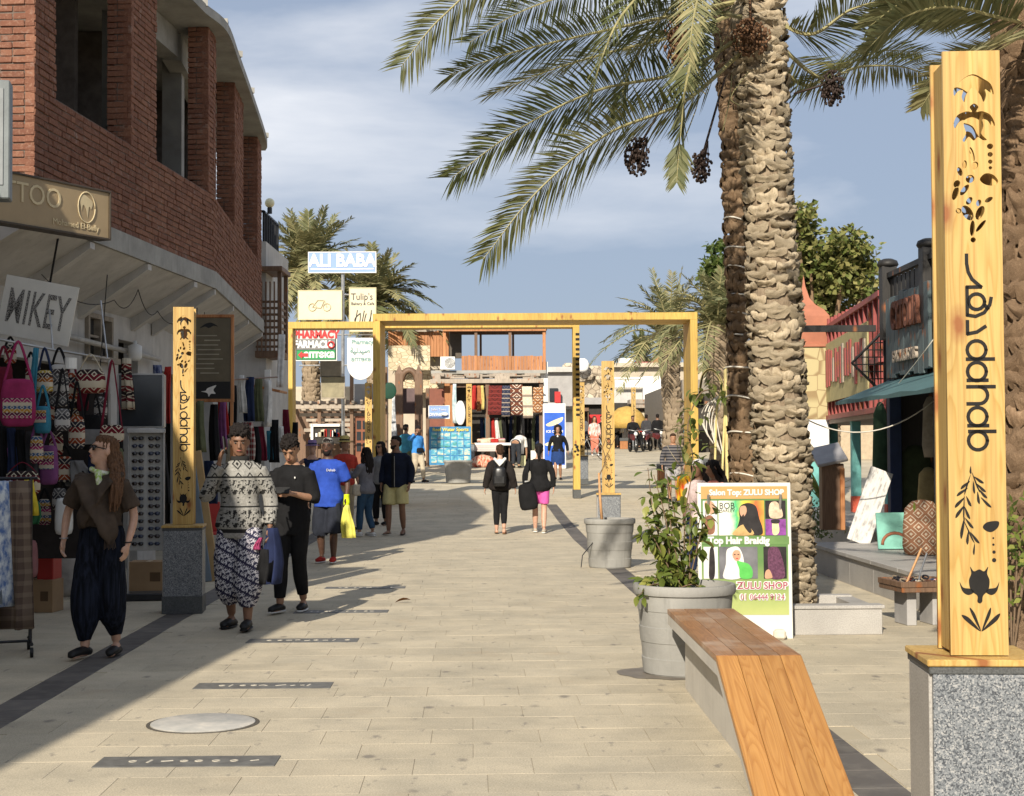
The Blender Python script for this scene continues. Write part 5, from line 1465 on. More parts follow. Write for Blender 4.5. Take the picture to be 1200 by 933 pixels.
o = m.build('foliage', TREELEAF, sh, split=False); o['kind'] = 'stuff'; MB().tube([(0, 0, -.05), (0, 0, .3)], .015, 5).build('stem', STEM, sh)
sg = thing('small_shrub', 'green leafy shrub behind the seat wall at the right edge', 'shrub', (pt(1190, 620, 8.6).x, 8.7, .4)); m = MB()
for k in range(260):
    v = Vector((rn.gauss(0, .12), rn.gauss(0, .1), rn.gauss(.62, .13))); dd = Vector((rn.gauss(0, 1), rn.gauss(0, 1), rn.gauss(0, 1))).normalized(); s2 = dd.orthogonal().normalized(); l = .06
    m.add([v, v + dd * l * .5 + s2 * l * .3, v + dd * l, v + dd * l * .5 - s2 * l * .3], [(0, 1, 2, 3)])
o = m.build('foliage', LEAF_B, sg, split=False); o['kind'] = 'stuff'
for k in range(5): MB().tube([(0, 0, -.05), (rn.uniform(-.12, .12), rn.uniform(-.1, .1), .6)], .006, 5).build('stem', STEM, sg)
# ------------------------------------------------------------------ left shop: signs
def world_txt(s, size, mat, t, M, **k): return text(s, size, mat, t, Matrix.Translation(-t.location) @ M, **k)
sd = Vector((.477, .88, 0)).normalized(); sn = Vector((sd.y, -sd.x, 0))
tz = 3.92; e1 = Vector((-4.05, 15.2, tz)); e0 = e1 - sd * 2.5; cen = (e0 + e1) / 2
ts = thing('fascia_sign', 'long tan box sign with pale lettering jutting from the brick corner', 'sign', cen, math.atan2(sd.y, sd.x))
MB().bbox((0, 0, 0), (2.5, .14, .46), .006).build('sign_face', plain('faded_tan_sign', (.34, .255, .15), .55, .35, .1, 3, .05), ts)
for z in (.235, -.235): MB().bbox((0, 0, z), (2.53, .17, .02), .003).build('sign_frame', plain('dark_bronze', (.06, .045, .03), .5, .4), ts)
MB().bbox((1.26, 0, 0), (.02, .17, .47), .003).build('sign_frame', plain('dark_bronze', (.06, .045, .03)), ts)
PALE = plain('pale_gold_paint', (.58, .48, .30), .6, .3, .08, 9, 0)
text('TATTOO', .27, PALE, ts, face_m((.08, -.075, .06), (1, 0, 0)), ext=.003, sx=.95)
text('Mohamed El-Bully', .085, PALE, ts, face_m((.80, -.075, -.15), (1, 0, 0)), ext=.002)
m = MB(); m.tube([(.94 + math.cos(a) * .115, -.075, .04 + math.sin(a) * .15) for a in [k * .3142 for k in range(21)]], (.008, .004), 5)
m.build('emblem_ring', PALE, ts, True)
pl = smooth_poly([(.85, .12), (.90, .16), (.96, .14), (1.02, .10), (1.0, .03), (.97, .05), (.95, -.06), (.93, .02), (.89, .06), (.87, .0)], 4)
m = MB(); m.add([(x, -.0745, y) for x, y in pl], [tuple(range(len(pl)))]); m.build('emblem', PALE, ts)
gb = thing('grey_box_sign', 'grey metal box sign cut by the left edge of the picture', 'sign', (pt(-24, 165, 12.6).x, 12.6, pt(-24, 165, 12.6).z), R(12))
MB().bbox((0, 0, 0), (.50, .22, .98), .01).build('box', plain('grey_enamel', (.16, .18, .185), .5, .4), gb); MB().bbox((0, -.115, .02), (.40, .01, .8), .004).build('face_panel', plain('pale_grey_enamel', (.21, .225, .23), .5, .4), gb)
mk = thing('hand_lettered_sign', 'white cloth sign hand lettered in black capitals above the bags', 'sign', pt(44, 364, 14.35), 0)
mk.rotation_euler = (0, R(11), R(-6))
MB().bbox((0, 0, 0), (.72, .012, .56), .003).build('board', plain('white_board', (.72, .71, .66)), mk)
def m_scrib():
    g = NG('scribbled_ink', .8, .2); v = g.obj(); n = g.noise(g.mp(v, (90, 4, 90), (0, 0, 0), (0, .7, 0)), 1, 2, .6)
    g.col(g.ramp(n, [(.42, (.02, .02, .02)), (.56, (.30, .29, .27))])); return g.m
text('MIKEY', .46, m_scrib(), mk, face_m((0, -.008, -.01), (1, 0, 0)), ext=.001, sx=.46, bold=.004, spacing=1.05)
# ------------------------------------------------------------------ left shop: goods
def m_kilim(name, cols, sc=26, bands=9):
    """woven geometric bands: diamonds, zigzags and stripes"""
    g = NG(name, .92, .1); v = g.obj(); s = g.sep(v)
    x = g.mt('MULTIPLY', s[0], sc); z = g.mt('MULTIPLY', s[2], sc)
    tri = g.mt('ABSOLUTE', g.mt('SUBTRACT', g.mt('FRACT', x), .5)); tz_ = g.mt('ABSOLUTE', g.mt('SUBTRACT', g.mt('FRACT', z), .5))
    dm = g.mt('ADD', tri, tz_)
    f = g.ramp(dm, [(0, 0), (.12, 1), (.22, 0), (.5, 1), (.58, 0), (.86, 1)], True)
    bd = g.mt('FRACT', g.mt('MULTIPLY', s[2], bands)); c1 = g.ramp(bd, [(i / len(cols), c) for i, c in enumerate(cols)], True)
    g.col(g.mix(f, c1, cols[-1])); g.bump(g.noise(v, 170, 2), .4, .003); return g.m
MAG = cloth('magenta', (.28, .03, .10)); NAVY = cloth('navy', (.02, .03, .07)); BLK = cloth('black', (.013, .013, .014), .3); MARO = cloth('maroon', (.14, .015, .03)); TURQ = cloth('turquoise', (.04, .18, .26)); GREYC = cloth('grey', (.20, .20, .20)); YELC = cloth('yellow', (.62, .48, .04)); GRNC = cloth('green', (.04, .16, .07)); PINKC = cloth('pink', (.55, .06, .22)); PURP = cloth('purple', (.18, .06, .16)); WHC = cloth('white', (.62, .61, .58)); RED = cloth('red', (.36, .03, .025)); OLIVE = cloth('olive', (.10, .11, .06)); CREAM = cloth('cream', (.52, .46, .34))
K1 = m_kilim('kilim_red', [(.18, .02, .02), (.03, .03, .04), (.25, .05, .02), (.52, .46, .36)], 9, 5); K2 = m_kilim('kilim_orange', [(.30, .10, .02), (.05, .03, .03), (.40, .28, .05), (.55, .50, .40)], 11, 6); K3 = m_kilim('kilim_grey', [(.05, .05, .055), (.12, .12, .12), (.06, .05, .05), (.45, .43, .40)], 10, 5); K4 = m_kilim('kilim_pink', [(.30, .03, .12), (.10, .02, .05), (.40, .22, .04), (.05, .10, .20), (.5, .44, .34)], 12, 7); K5 = m_kilim('kilim_maroon', [(.12, .012, .02), (.03, .02, .02), (.15, .02, .02), (.50, .44, .33)], 8, 4)
def bagbody(w, h, d, rnd=.35, n=14):
    m = MB(); rings = []
    for z, q in ((-.5, .55), (-.47, .85), (-.35, 1.0), (-.1, 1.02), (.2, .97), (.4, .86), (.48, .7), (.5, .4)):
        ring = []
        for k in range(n):
            a = 2 * math.pi * k / n; c, s = math.cos(a), math.sin(a); e = 1 - rnd
            ring.append(Vector((math.copysign(abs(c) ** (1 - e * .6), c) * w / 2 * q, math.copysign(abs(s) ** (1 - e * .5), s) * d / 2 * q, z * h)))
        rings.append(ring)
    return m.loft(rings)
def bag(name, lab, px, py, Y, wpx, hpx, mat, strap=None, smat=None, dpx=None, band=None, flap=None):
    s = Y / FPX; w, h = wpx * s, hpx * s; d = (dpx or wpx * .45) * s; p = pt(px, py, Y)
    t = thing(name, lab, 'bag', p, random.uniform(-.25, .25), 'bags hanging at the left shop')
    bagbody(w, h, d).build('body', mat, t, True)
    if strap:
        top = Vector((0, 0, strap * s)); 
        MB().tube(crom([(-w * .42, 0, h * .35), (-w * .22, 0, h * .5 + (top.z - h * .5) * .5), (0, 0, top.z), (w * .22, .01, h * .5 + (top.z - h * .5) * .5), (w * .42, .01, h * .35)], 5), (.012, .005), 6).build('strap', smat or mat, t, True)
    if flap: MB().bbox((0, -d * .5, h * .12), (w * .8, .014, h * .45), .006).build('flap', flap, t)
    if band: MB().bbox((0, -d * .5, -h * .12), (w * .82, .016, h * .42), .006).build('pocket', band, t)
    return t
BY = 14.0
bag('shoulder_bag', 'magenta shoulder bag with a woven band hanging at far left', 21, 472, 13.4, 40, 56, MAG, 72, MAG, 12, K4)
bag('shoulder_bag', 'orange and cream patterned pouch beside the magenta bag', 52, 448, 13.8, 21, 28, K2, 40, NAVY)
bag('shoulder_bag', 'tall grey and yellow diamond patterned bag hanging in the row', 69, 452, 13.9, 23, 50, K3, 44, BLK)
bag('shoulder_bag', 'narrow red patterned pouch hanging behind the patterned bags', 84, 455, 14.2, 13, 36, K1, 34, MARO)
bag('backpack', 'small turquoise backpack with a striped flap', 50, 492, 13.6, 19, 32, TURQ, 40, TURQ, 12, None, K4)
bag('shoulder_bag', 'grey square bag with pale cross stitching', 73, 492, 13.8, 18, 26, K3, 60, BLK, 6)
bag('duffel_bag', 'round maroon and cream duffel bag hanging from the rail end', 106, 447, 14.2, 34, 28, K5, 32, CREAM, 26)
bag('shoulder_bag', 'flat diamond patterned bag on a long red strap behind the woman', 131, 508, 14.2, 28, 20, K5, 86, MARO, 6)
bag('shoulder_bag', 'maroon triangle patterned bag under the red strap', 90, 507, 14.1, 20, 38, K1, 60, BLK, 8)
bag('backpack', 'plain black backpack beside the triangle patterned bag', 108, 507, 14.4, 24, 42, BLK, 60, BLK, 14, GREYC)
bag('backpack', 'small purple patterned backpack low in the row', 43, 527, 13.6, 15, 32, K4, 30, PURP, 10)
bag('backpack', 'large pink and purple striped backpack below the turquoise one', 57, 545, 13.8, 22, 46, PURP, 40, PURP, 14, None, K4)
bag('shoulder_bag', 'wide maroon checked bag above the yellow scarf', 26, 566, 13.3, 42, 28, K5, 24, MARO, 10)
bag('backpack', 'maroon hanging bag cut by the left edge of the picture', 4, 450, 13.7, 22, 40, MARO, 44, MARO)
bag('shoulder_bag', 'dull pink rucksack on the ground behind the clothes rack', 34, 655, 14.2, 20, 44, cloth('dull_pink', (.30, .14, .14)), None, None, 14)
# rail and hanging cloths
rl = thing('display_rail', 'thin metal rail carrying the bags along the left shop', 'rail', pt(60, 405, BY)); 
MB().tube([pt(-10, 396, 13.6) - rl.location, pt(62, 410, 14.0) - rl.location, pt(128, 421, 14.4) - rl.location], .012, 6).build('rail', STEEL, rl, True)
for x, y, Y in ((62, 410, 14.0), (126, 421, 14.4)): MB().tube([pt(x, y, Y) - rl.location, pt(x, y, Y) - rl.location + Vector((-.2, .5, .6))], .008, 5).build('hanger_rod', STEEL, rl)
MB().tube([pt(128, 421, 14.4) - rl.location, Vector((pt(128, 421, 14.4).x, 14.4, 0)) - rl.location], .012, 6).build('upright', STEEL, rl)
for x in (40, 83): MB().cyl(pt(x, 426, 13.9) - rl.location, .055, .10, 12).build('spot_lamp', PLASTICW, rl).rotation_euler = (0, 0, 0)
def drape(w, h, d=.08, folds=5, amp=.35, taper=.7, seed=0, n=28, rows=9, sag=.0):
    """hung cloth with vertical folds"""
    rr = random.Random(seed); ph = [rr.uniform(0, 6.28) for _ in range(3)]; rings = []
    for j in range(rows):
        t = j / (rows - 1); z = -h * t; q = taper + (1 - taper) * min(1, t * 1.6)
        ring = []
        for k in range(n):
            a = 2 * math.pi * k / n; c, s = math.cos(a), math.sin(a)
            fw = 1 + amp * math.sin(folds * c * 3 + ph[0] + t * .6) * (.3 + .7 * t) + .15 * math.sin(7 * c + ph[1] - t * 2)
            ring.append(Vector((c * w / 2 * q + .02 * math.sin(t * 3 + ph[2]), s * d / 2 * fw + d * .5 * math.sin(folds * c * 2 + ph[1]) * (.2 + .8 * t) * amp, z - sag * (1 - c * c) * h + rr.uniform(-.004, .004))))
        rings.append(ring)
    return MB().loft(rings)
def garment(name, lab, px, py, Y, wpx, hpx, mat, group, cat='garment', seed=0, d=.10, folds=4, taper=.7, rz=None):
    s = Y / FPX; p = pt(px, py, Y); rr = random.Random(seed)
    o = drape(wpx * s, hpx * s, d, folds, .5, taper, seed).build(name, mat, None, True, loc=p); o.rotation_euler = (0, 0, rr.uniform(-.4, .4) if rz is None else rz)
    return tag(o, lab, cat, group)
GL = 'clothes hanging at the left shop'
garment('hanging_scarf', 'yellow scarf hanging over the maroon checked bag', 36, 560, 13.2, 15, 44, YELC, GL, 'scarf', 1, .07, 3)
garment('hanging_scarf', 'green scarf hanging below the yellow one', 40, 588, 13.3, 12, 26, GRNC, GL, 'scarf', 2, .06, 3)
garment('hanging_scarf', 'pink scarf hanging left of the green one', 30, 592, 13.25, 10, 24, PINKC, GL, 'scarf', 3, .06, 3)
garment('hanging_scarf', 'long blue scarf hanging between the magenta and patterned bags', 41, 408, 13.7, 9, 90, TURQ, GL, 'scarf', 4, .05, 2)
for i, (x, y, wd_, h, mt_, lb) in enumerate([(12, 415, 14, 22, K1, 'small red patterned pouch tucked above the magenta bag'), (36, 440, 12, 30, K5, 'maroon pouch tucked behind the blue scarf'), (60, 480, 15, 24, K1, 'red patterned pouch under the orange one'), (86, 490, 14, 22, K2, 'orange patterned pouch under the narrow red one'), (97, 470, 14, 24, MARO, 'plain maroon pouch beside the duffel bag'), (118, 478, 15, 26, K3, 'grey patterned pouch behind the long red strap'), (66, 520, 16, 28, K5, 'maroon diamond pouch low in the row'), (76, 550, 18, 30, K1, 'red patterned bag beside the grey sheet'), (10, 540, 18, 30, PURP, 'purple bag at the left edge'), (70, 585, 18, 26, K3, 'grey patterned bag beside the plastic bag'), (112, 540, 18, 34, NAVY, 'navy bag behind the woman'), (120, 575, 18, 34, BLK, 'black bag low behind the woman'), (96, 580, 16, 30, MARO, 'maroon bag low behind the woman'), (52, 600, 16, 30, K4, 'pink patterned bag low in the row'), (138, 540, 14, 30, OLIVE, 'olive bag beside the sunglasses stand')]):
    bag('shoulder_bag', lb, x, y, 14.5, wd_, h, mt_, h * .9, BLK)
m = MB(); 
m.bbox((pt(70, 500, 14.9).x - .1, 14.95, 1.35), (1.15, .04, 1.6), .004); tag(m.build('dark_backdrop', cloth('dark_backing', (.035, .03, .028)), None), 'dark sheet added behind the hanging bags to darken the background', 'board')  # added sheet, darkens the shop behind the bags
for i, (x, y, w, h, mt_, lb) in enumerate([(3, 500, 18, 70, BLK, 'black garment hanging at the left edge under the magenta bag'), (14, 502, 14, 66, NAVY, 'navy garment hanging below the magenta bag'), (26, 504, 14, 60, BLK, 'dark garment hanging left of the small backpacks'), (38, 506, 12, 60, cloth('charcoal', (.05, .05, .055)), 'charcoal garment hanging behind the small backpacks')]):
    garment('hanging_garment', lb, x, y, 13.7, w, h, mt_, GL, 'garment', 10 + i, .1)
# cloth umbrella / plastic sheet bundle behind the woman
m = drape(.30, .24, .25, 3, .4, .35, 5); tag(m.build('grey_sheet', GREYC, None, True, loc=pt(92, 540, 14.6)), 'grey sheet draped over stock behind the woman', 'sheet')
tag(bagbody(.16, .34, .12).build('plastic_bag', PLASTICW, None, True, loc=pt(75, 605, 14.3)), 'white plastic carrier bag hanging behind the woman', 'plastic bag')
# clothes rack in front, cut by the left edge
rk = thing('clothes_rack', 'wheeled clothes rack at the left edge of the picture', 'clothes rack', (pt(2, 760, 12.0).x - .25, 12.0, 0), R(20))
for x in (-.45, .45): MB().tube([(x, 0, .1), (x, 0, 1.38)], .014, 6).build('upright', DARKMETAL, rk); MB().tube([(x, -.25, .1), (x, .25, .1)], .014, 6).build('foot', DARKMETAL, rk)
MB().tube([(-.5, 0, 1.38), (.5, 0, 1.38)], .014, 6).build('rail', DARKMETAL, rk); MB().tube([(-.45, 0, .1), (.45, 0, .1)], .012, 6).build('lower_bar', DARKMETAL, rk)
for x in (-.45, .45):
    for y in (-.25, .25): m = MB(); m.tube([(x - .012, y, .04), (x + .012, y, .04)], .038, 12); m.build('castor', BLACK, rk)
def m_plaid(name, a, b):
    g = NG(name, .92, .1); s = g.sep(g.obj()); x = g.mt('LESS_THAN', g.mt('FRACT', g.mt('MULTIPLY', s[0], 22)), .4); z = g.mt('LESS_THAN', g.mt('FRACT', g.mt('MULTIPLY', s[2], 11)), .4)
    g.col(g.mix(g.mt('MULTIPLY', g.mt('ADD', x, z), .5), a, b)); return g.m
def m_tie(name, a, b, sc=7):
    g = NG(name, .92, .1); g.col(g.ramp(g.noise(g.mp(g.obj(), (2, 2, 1)), sc, 4, .6), [(.38, a), (.6, b)])); g.bump(g.noise(g.obj(), 150, 2), .3, .003); return g.m
GR = 'clothes on the wheeled rack'
for i, (dx, w, h, mt_, lb) in enumerate([(-.32, .34, 1.12, BLK, 'black long garment on the rack at the left edge'), (-.06, .26, 1.18, m_tie('sequin', (.015, .015, .02), (.16, .16, .2), 60), 'black sequinned garment on the wheeled rack'), (.10, .24, .96, m_tie('bleached_denim', (.20, .28, .38), (.45, .52, .58), 9), 'pale blue denim garment on the wheeled rack'), (.22, .20, .98, m_tie('tie_dye', (.10, .17, .36), (.60, .64, .66), 12), 'blue and white tie-dyed garment on the rack'), (.36, .24, 1.16, m_plaid('brown_plaid', (.10, .07, .055), (.20, .15, .11)), 'brown plaid garment at the right end of the rack')]):
    p = Matrix.Rotation(R(20), 3, 'Z') @ Vector((dx, 0, 1.36)) + rk.location
    o = drape(w, h, .16, 4, .5, .6, 30 + i).build('hanging_garment', mt_, None, True, loc=p); o.rotation_euler = (0, 0, R(95 + i * 7)); tag(o, lb, 'garment', GR)
# boxes, red cabinet, sacks
def carton(lab, px, py, w, d, h, rz):
    p = gnd(px, py); t = thing('cardboard_box', lab, 'box', (p.x, p.y + d / 2, 0), rz, 'cardboard boxes at the left shop')
    MB().bbox((0, 0, h / 2), (w, d, h), .004).build('box', CARD, t); MB().bbox((0, 0, h + .001), (.05, d * 1.0, .003), .001).build('tape', plain('packing_tape', (.42, .31, .18), .35, .4), t)
    MB().box((w * .2, -d / 2 - .001, h * .5), (w * .28, .002, h * .3)).build('print_patch', plain('carton_print', (.12, .075, .04), .8, .2), t); return t
carton('plain cardboard box behind the wheeled clothes rack', 47, 718, .28, .28, .32, R(-6)); carton('printed cardboard box behind the woman, beside the left totem', 172, 694, .42, .3, .34, R(3))
rcab = tag(MB().bbox((0, 0, .3), (.16, .3, .6), .01).build('red_crate', REDP, None, loc=(pt(58, 680, 15.4).x, 15.4, 0)), 'red upright crate behind the cardboard box', 'crate')
for i, (px, py, s_, lb) in enumerate([(77, 700, .30, 'white printed sack standing behind the woman at left'), (94, 702, .20, 'small pale sack slumped at the foot of the white sack'), (52, 640, .22, 'pale bundle lying on the red crate')]):
    p = gnd(px, py) if i < 2 else pt(px, py, 15.4); m = MB(); m.loft([[Vector((math.cos(a) * s_ * .5 * q * (1 + .12 * math.sin(3 * a + z * 9)), math.sin(a) * s_ * .4 * q, z * s_ * 2.2 * (1 if i == 0 else .5)))for a in [k * .3927 for k in range(16)]] for q, z in ((.8, 0), (1, .12), (1.0, .5), (.92, .85), (.6, .97), (.2, 1.0))])
    tag(m.build('sack', cloth('sackcloth', (.50, .47, .43), .3, 5), None, True, loc=(p.x, p.y + .1, p.z)), lb, 'sack', 'sacks at the left shop')
# sunglasses stand and glass case
sgy = 16.4; sp = pt(171, 640, sgy)
ss = thing('sunglasses_stand', 'white perforated stand full of sunglasses behind the woman', 'display stand', (sp.x, sgy, 0), R(10))
MB().bbox((0, .02, 1.15), (.36, .03, 1.25), .004).build('back_panel', plain('stand_white', (.46, .46, .44), .4, .45), ss)
for x in (-.185, .185): MB().bbox((x, 0, .95), (.02, .07, 1.75), .004).build('side_rail', STEEL, ss)
MB().bbox((0, .05, .04), (.4, .35, .08), .01).build('base', DARKMETAL, ss); MB().bbox((0, -.02, 1.80), (.40, .12, .05), .006).build('header', STEEL, ss)
gm = MB()
for sx in (-1, 1):
    gm.sph((sx * .033, 0, 0), (.029, .006, .023), 8, 6); gm.tube([(sx * .062, 0, .01), (sx * .064, .05, .012)], .003, 4)
gm.tube([(-.008, 0, .006), (.008, 0, .006)], .004, 4)
gms = [gm.mesh('sunglasses', plain('lens_%d' % i, c, .12, .6, .1, 5, 0), True) for i, c in enumerate([(.01, .01, .012), (.02, .012, .01), (.012, .02, .05)])]
for j in range(15):
    for i in range(2):
        p = Matrix.Rotation(R(10), 3, 'Z') @ Vector((-.085 + i * .17, -.03, .60 + j * .08)) + ss.location
        tag(link('sunglasses', random.choice(gms), None, p), 'dark sunglasses in the %s row of the white stand, %s column' % ('bottom second third fourth fifth sixth seventh eighth ninth tenth eleventh twelfth thirteenth fourteenth top'.split()[j], ('left', 'right')[i]), 'sunglasses', 'sunglasses on the white stand').rotation_euler = (R(-10), 0, R(10))
gc = thing('glass_case', 'glass display case on the wall above the sunglasses stand', 'display case', (pt(166, 470, 17.6).x, 17.6, pt(166, 470, 17.6).z), R(8))
for x in (-.25, .25): MB().bbox((x, 0, 0), (.025, .25, .6), .003).build('frame_bar', STEEL, gc)
for z in (-.3, 0, .3): MB().bbox((0, 0, z), (.5, .25, .02), .003).build('shelf', STEEL, gc)
MB().bbox((0, -.13, 0), (.48, .006, .58), .001).build('pane', GLASSD, gc); MB().bbox((0, .12, 0), (.5, .01, .6), .001).build('back', GREYWALL, gc)
# menu board behind the left totem, white tiled wall, leaning boards
mbd = thing('menu_board', 'tall brown framed menu board behind the left totem', 'menu board', (pt(245, 420, 20.3).x, 20.3, 0), R(2))
zc = pt(245, 420, 20.3).z
MB().bbox((0, 0, zc), (.60, .03, 1.08), .004).build('board', plain('menu_brown', (.115, .095, .06), .5, .35), mbd); MB().bbox((.0, -.018, zc - .42), (.56, .006, .22), .002).build('dark_panel', BLACK, mbd)
for x in (-.31, .31): MB().bbox((x, -.005, zc), (.04, .05, 1.12), .005).build('frame', ORANGEWOOD, mbd)
for z in (-.56, .56): MB().bbox((0, -.005, zc + z), (.66, .05, .04), .005).build('frame', ORANGEWOOD, mbd)
for x in (-.3, .3): MB().bbox((x, 0, (zc - .58) / 2), (.04, .04, zc - .58), .004).build('leg', ORANGEWOOD, mbd)
tx = plain('menu_print', (.30, .27, .2), .6, .3)
for k in range(9): MB().box((random.uniform(-.06, .06), -.0165, zc + .3 - k * .062), (random.uniform(.2, .4), .002, .014)).build('text_line', tx, mbd)
pl = smooth_poly([(-.02, -.40), (.05, -.37), (.10, -.36), (.06, -.42), (.09, -.47), (.03, -.47), (0, -.51), (-.02, -.46), (-.1, -.44), (-.04, -.43)], 3)
m = MB(); m.add([(x, -.0225, zc + z) for x, z in pl], [tuple(range(len(pl)))]); m.build('bird_emblem', WHC, mbd)
pl = smooth_poly([(-.12, .40), (-.04, .46), (.04, .47), (.12, .42), (.06, .43), (0, .40), (-.05, .42)], 3); m = MB(); m.add([(x, -.0165, zc + z) for x, z in pl], [tuple(range(len(pl)))]); m.build('wave_emblem', BLACK, mbd)
for i, (px, c, lb) in enumerate([(236, (.16, .20, .24), 'grey-blue surfboard-like panel leaning behind the left totem'), (243, (.45, .30, .14), 'yellowish panel leaning behind the left totem')]):
    o = MB().bbox((0, 0, .8), (.18, .03, 1.6), .01).build('surfboard', plain('lean_%d' % i, c, .6, .3, .2, 3, .1), None, loc=(pt(px + 4, 600, 18.6).x, 18.6 + i * .1, 0)); o.rotation_euler = (R(-4), R(-9), 0); tag(o, lb, 'surfboard')
rb2 = thing('red_plastic_chair', 'red plastic chair behind the left totem', 'chair', (pt(247, 610, 21.5).x, 21.5, 0), R(30))
MB().bbox((0, 0, .43), (.42, .42, .03), .01).build('seat', REDP, rb2); MB().bbox((0, .2, .65), (.4, .03, .42), .01).build('backrest', REDP, rb2)
for a in (-1, 1):
    for b in (-1, 1): MB().bbox((a * .18, b * .18, .21), (.04, .04, .42), .004).build('leg', REDP, rb2)
GC = 'clothes hanging outside the second shop'
cl = [(262, 450, 24, 12, 60, RED, 'red dress hanging under the white jetty'), (272, 452, 24.5, 12, 62, BLK, 'black dress hanging beside the red one'), (284, 440, 25, 10, 44, WHC, 'white top hanging from the jetty post'), (293, 442, 25.2, 13, 52, NAVY, 'navy garment hanging in the second shop'), (304, 444, 25.5, 12, 50, OLIVE, 'olive trousers hanging in the second shop'), (313, 446, 26, 11, 54, WHC, 'white trousers hanging at the right of the second shop'), (322, 492, 27, 12, 50, BLK, 'black garment low beside the gate post'), (290, 495, 25, 20, 44, m_plaid('red_plaid', (.2, .03, .03), (.5, .46, .4)), 'red and white checked cloths stacked in the second shop'), (330, 500, 28, 9, 30, WHC, 'white scarf low beside the gate post'), (278, 496, 24, 12, 40, NAVY, 'dark jacket behind the man on the phone'), (345, 495, 30, 9, 44, BLK, 'black robe hanging left of the gate post'), (306, 500, 26, 12, 40, MARO, 'maroon dress low in the second shop'), (316, 505, 27, 10, 34, TURQ, 'blue garment low in the second shop')]
for i, (x, y, Y, w, h, mt_, lb) in enumerate(cl): garment('hanging_garment', lb, x, y, Y, w, h, mt_, GC, 'garment', 50 + i, .12)
GD = 'cloths hung along the shaded shop wall'
for i, (x, y, Y, w, h, mt_, lb) in enumerate([(150, 420, 17.4, 12, 60, K5, 'maroon patterned cloth hung left of the glass case'), (184, 428, 18.2, 12, 70, m_tie('indigo', (.03, .04, .1), (.2, .22, .3), 9), 'indigo cloth hung right of the glass case'), (196, 430, 18.8, 11, 66, RED, 'red cloth hung left of the tall totem'), (236, 470, 20.0, 10, 60, OLIVE, 'olive cloth hung below the menu board'), (252, 474, 20.6, 12, 66, BLK, 'black abaya hung below the menu board'), (262, 470, 22, 10, 56, PURP, 'purple dress hung right of the menu board'), (190, 520, 17.6, 16, 70, BLK, 'black robe hung beside the sunglasses stand'), (246, 540, 21, 16, 50, NAVY, 'navy robe low behind the phone man'), (270, 515, 23, 14, 46, CREAM, 'cream robe low beside the red dress'), (298, 500, 25.6, 14, 46, BLK, 'black trousers low in the second shop'), (336, 480, 30, 10, 50, MARO, 'maroon shawl hanging left of the gate post')]): garment('hanging_garment', lb, x, y, Y, w, h, mt_, GD, 'garment', 200 + i, .12)
hr = thing('garment_rail', 'wooden rail with clothes outside the second shop', 'rail', pt(295, 440, 25)); MB().tube([pt(255, 446, 23.5) - hr.location, pt(325, 442, 27) - hr.location], .015, 6).build('rail', BROWNWOOD, hr)
# white house with lattice balcony
wh = thing('white_house', 'white house with a brown lattice balcony beyond the brick building', 'building', (-5.0, 31.2, 0))
zt = pt(314, 283, 31.2).z
MB().box((-7.1, 32.75, zt / 2), (4.2, 3.1, zt)).build('wall', PLASTER, wh, world=True)
for k in range(7): MB().tube([(-5.05 - k * .0, 31.25 + k * .3, zt), (-5.05, 31.25 + k * .3, zt + .62)], .03, 5).build('railing_bar', DARKMETAL, wh, world=True)
for k in range(5): MB().tube([(-5.05 - k * .25, 31.22, zt), (-5.05 - k * .25, 31.22, zt + .62)], .03, 5).build('railing_bar', DARKMETAL, wh, world=True)
MB().tube([(-6.2, 31.22, zt + .62), (-5.05, 31.22, zt + .62), (-5.05, 33.2, zt + .62)], .03, 5).build('handrail', DARKMETAL, wh, world=True)
MB().sph(pt(316, 238, 31.2), .10, 12, 9).build('lamp_globe', plain('cream_globe', (.75, .70, .45), .3, .4), wh, True, True); MB().cyl(pt(316, 247, 31.2), .05, .12, 8).build('lamp_neck', DARKMETAL, wh, world=True)
zb_, zt_ = pt(320, 412, 31).z, pt(320, 330, 31).z
MB().bbox((-4.93, 31.5, zb_ - .05), (.52, 1.0, .14), .01).build('balcony_floor', BROWNWOOD, wh, world=True); MB().bbox((-4.95, 31.45, zt_ + .25), (.66, 1.2, .10), .01).build('balcony_eave', BROWNWOOD, wh, world=True)
for k in range(2): MB().bbox((-4.70, 31.05 + k * .85, (zb_ + zt_) / 2 + .1), (.08, .08, zt_ - zb_ + .2), .006).build('balcony_post', BROWNWOOD, wh, world=True)
for k in range(8):
    MB().bbox((-4.94, 31.02, zb_ + .1 + k * .13), (.48, .03, .05), .004).build('lattice_slat', BROWNWOOD, wh, world=True)
    MB().bbox((-4.70, 31.48, zb_ + .1 + k * .13), (.03, .86, .05), .004).build('lattice_slat', BROWNWOOD, wh, world=True)
for k in range(6): MB().bbox((-5.14 + k * .085, 31.0, (zb_ + zt_) / 2), (.03, .03, zt_ - zb_), .003).build('lattice_upright', BROWNWOOD, wh, world=True)
MB().bbox((-4.95, 31.3, zb_ - .75), (.6, 1.0, .05), .006, Matrix.Rotation(R(12), 3, 'Y')).build('awning_board', ORANGEWOOD, wh, world=True)
MB().bbox((-4.93, 31.0, 1.6), (.12, .12, 3.2), .006).build('post', WHITE, wh, world=True)
bn = garment('cloth_banner', 'tall white banner hanging beside the lattice balcony', 329, 392, 31, 8, 62, WHC, None, 'banner', 77, .05, 2, 1.0)
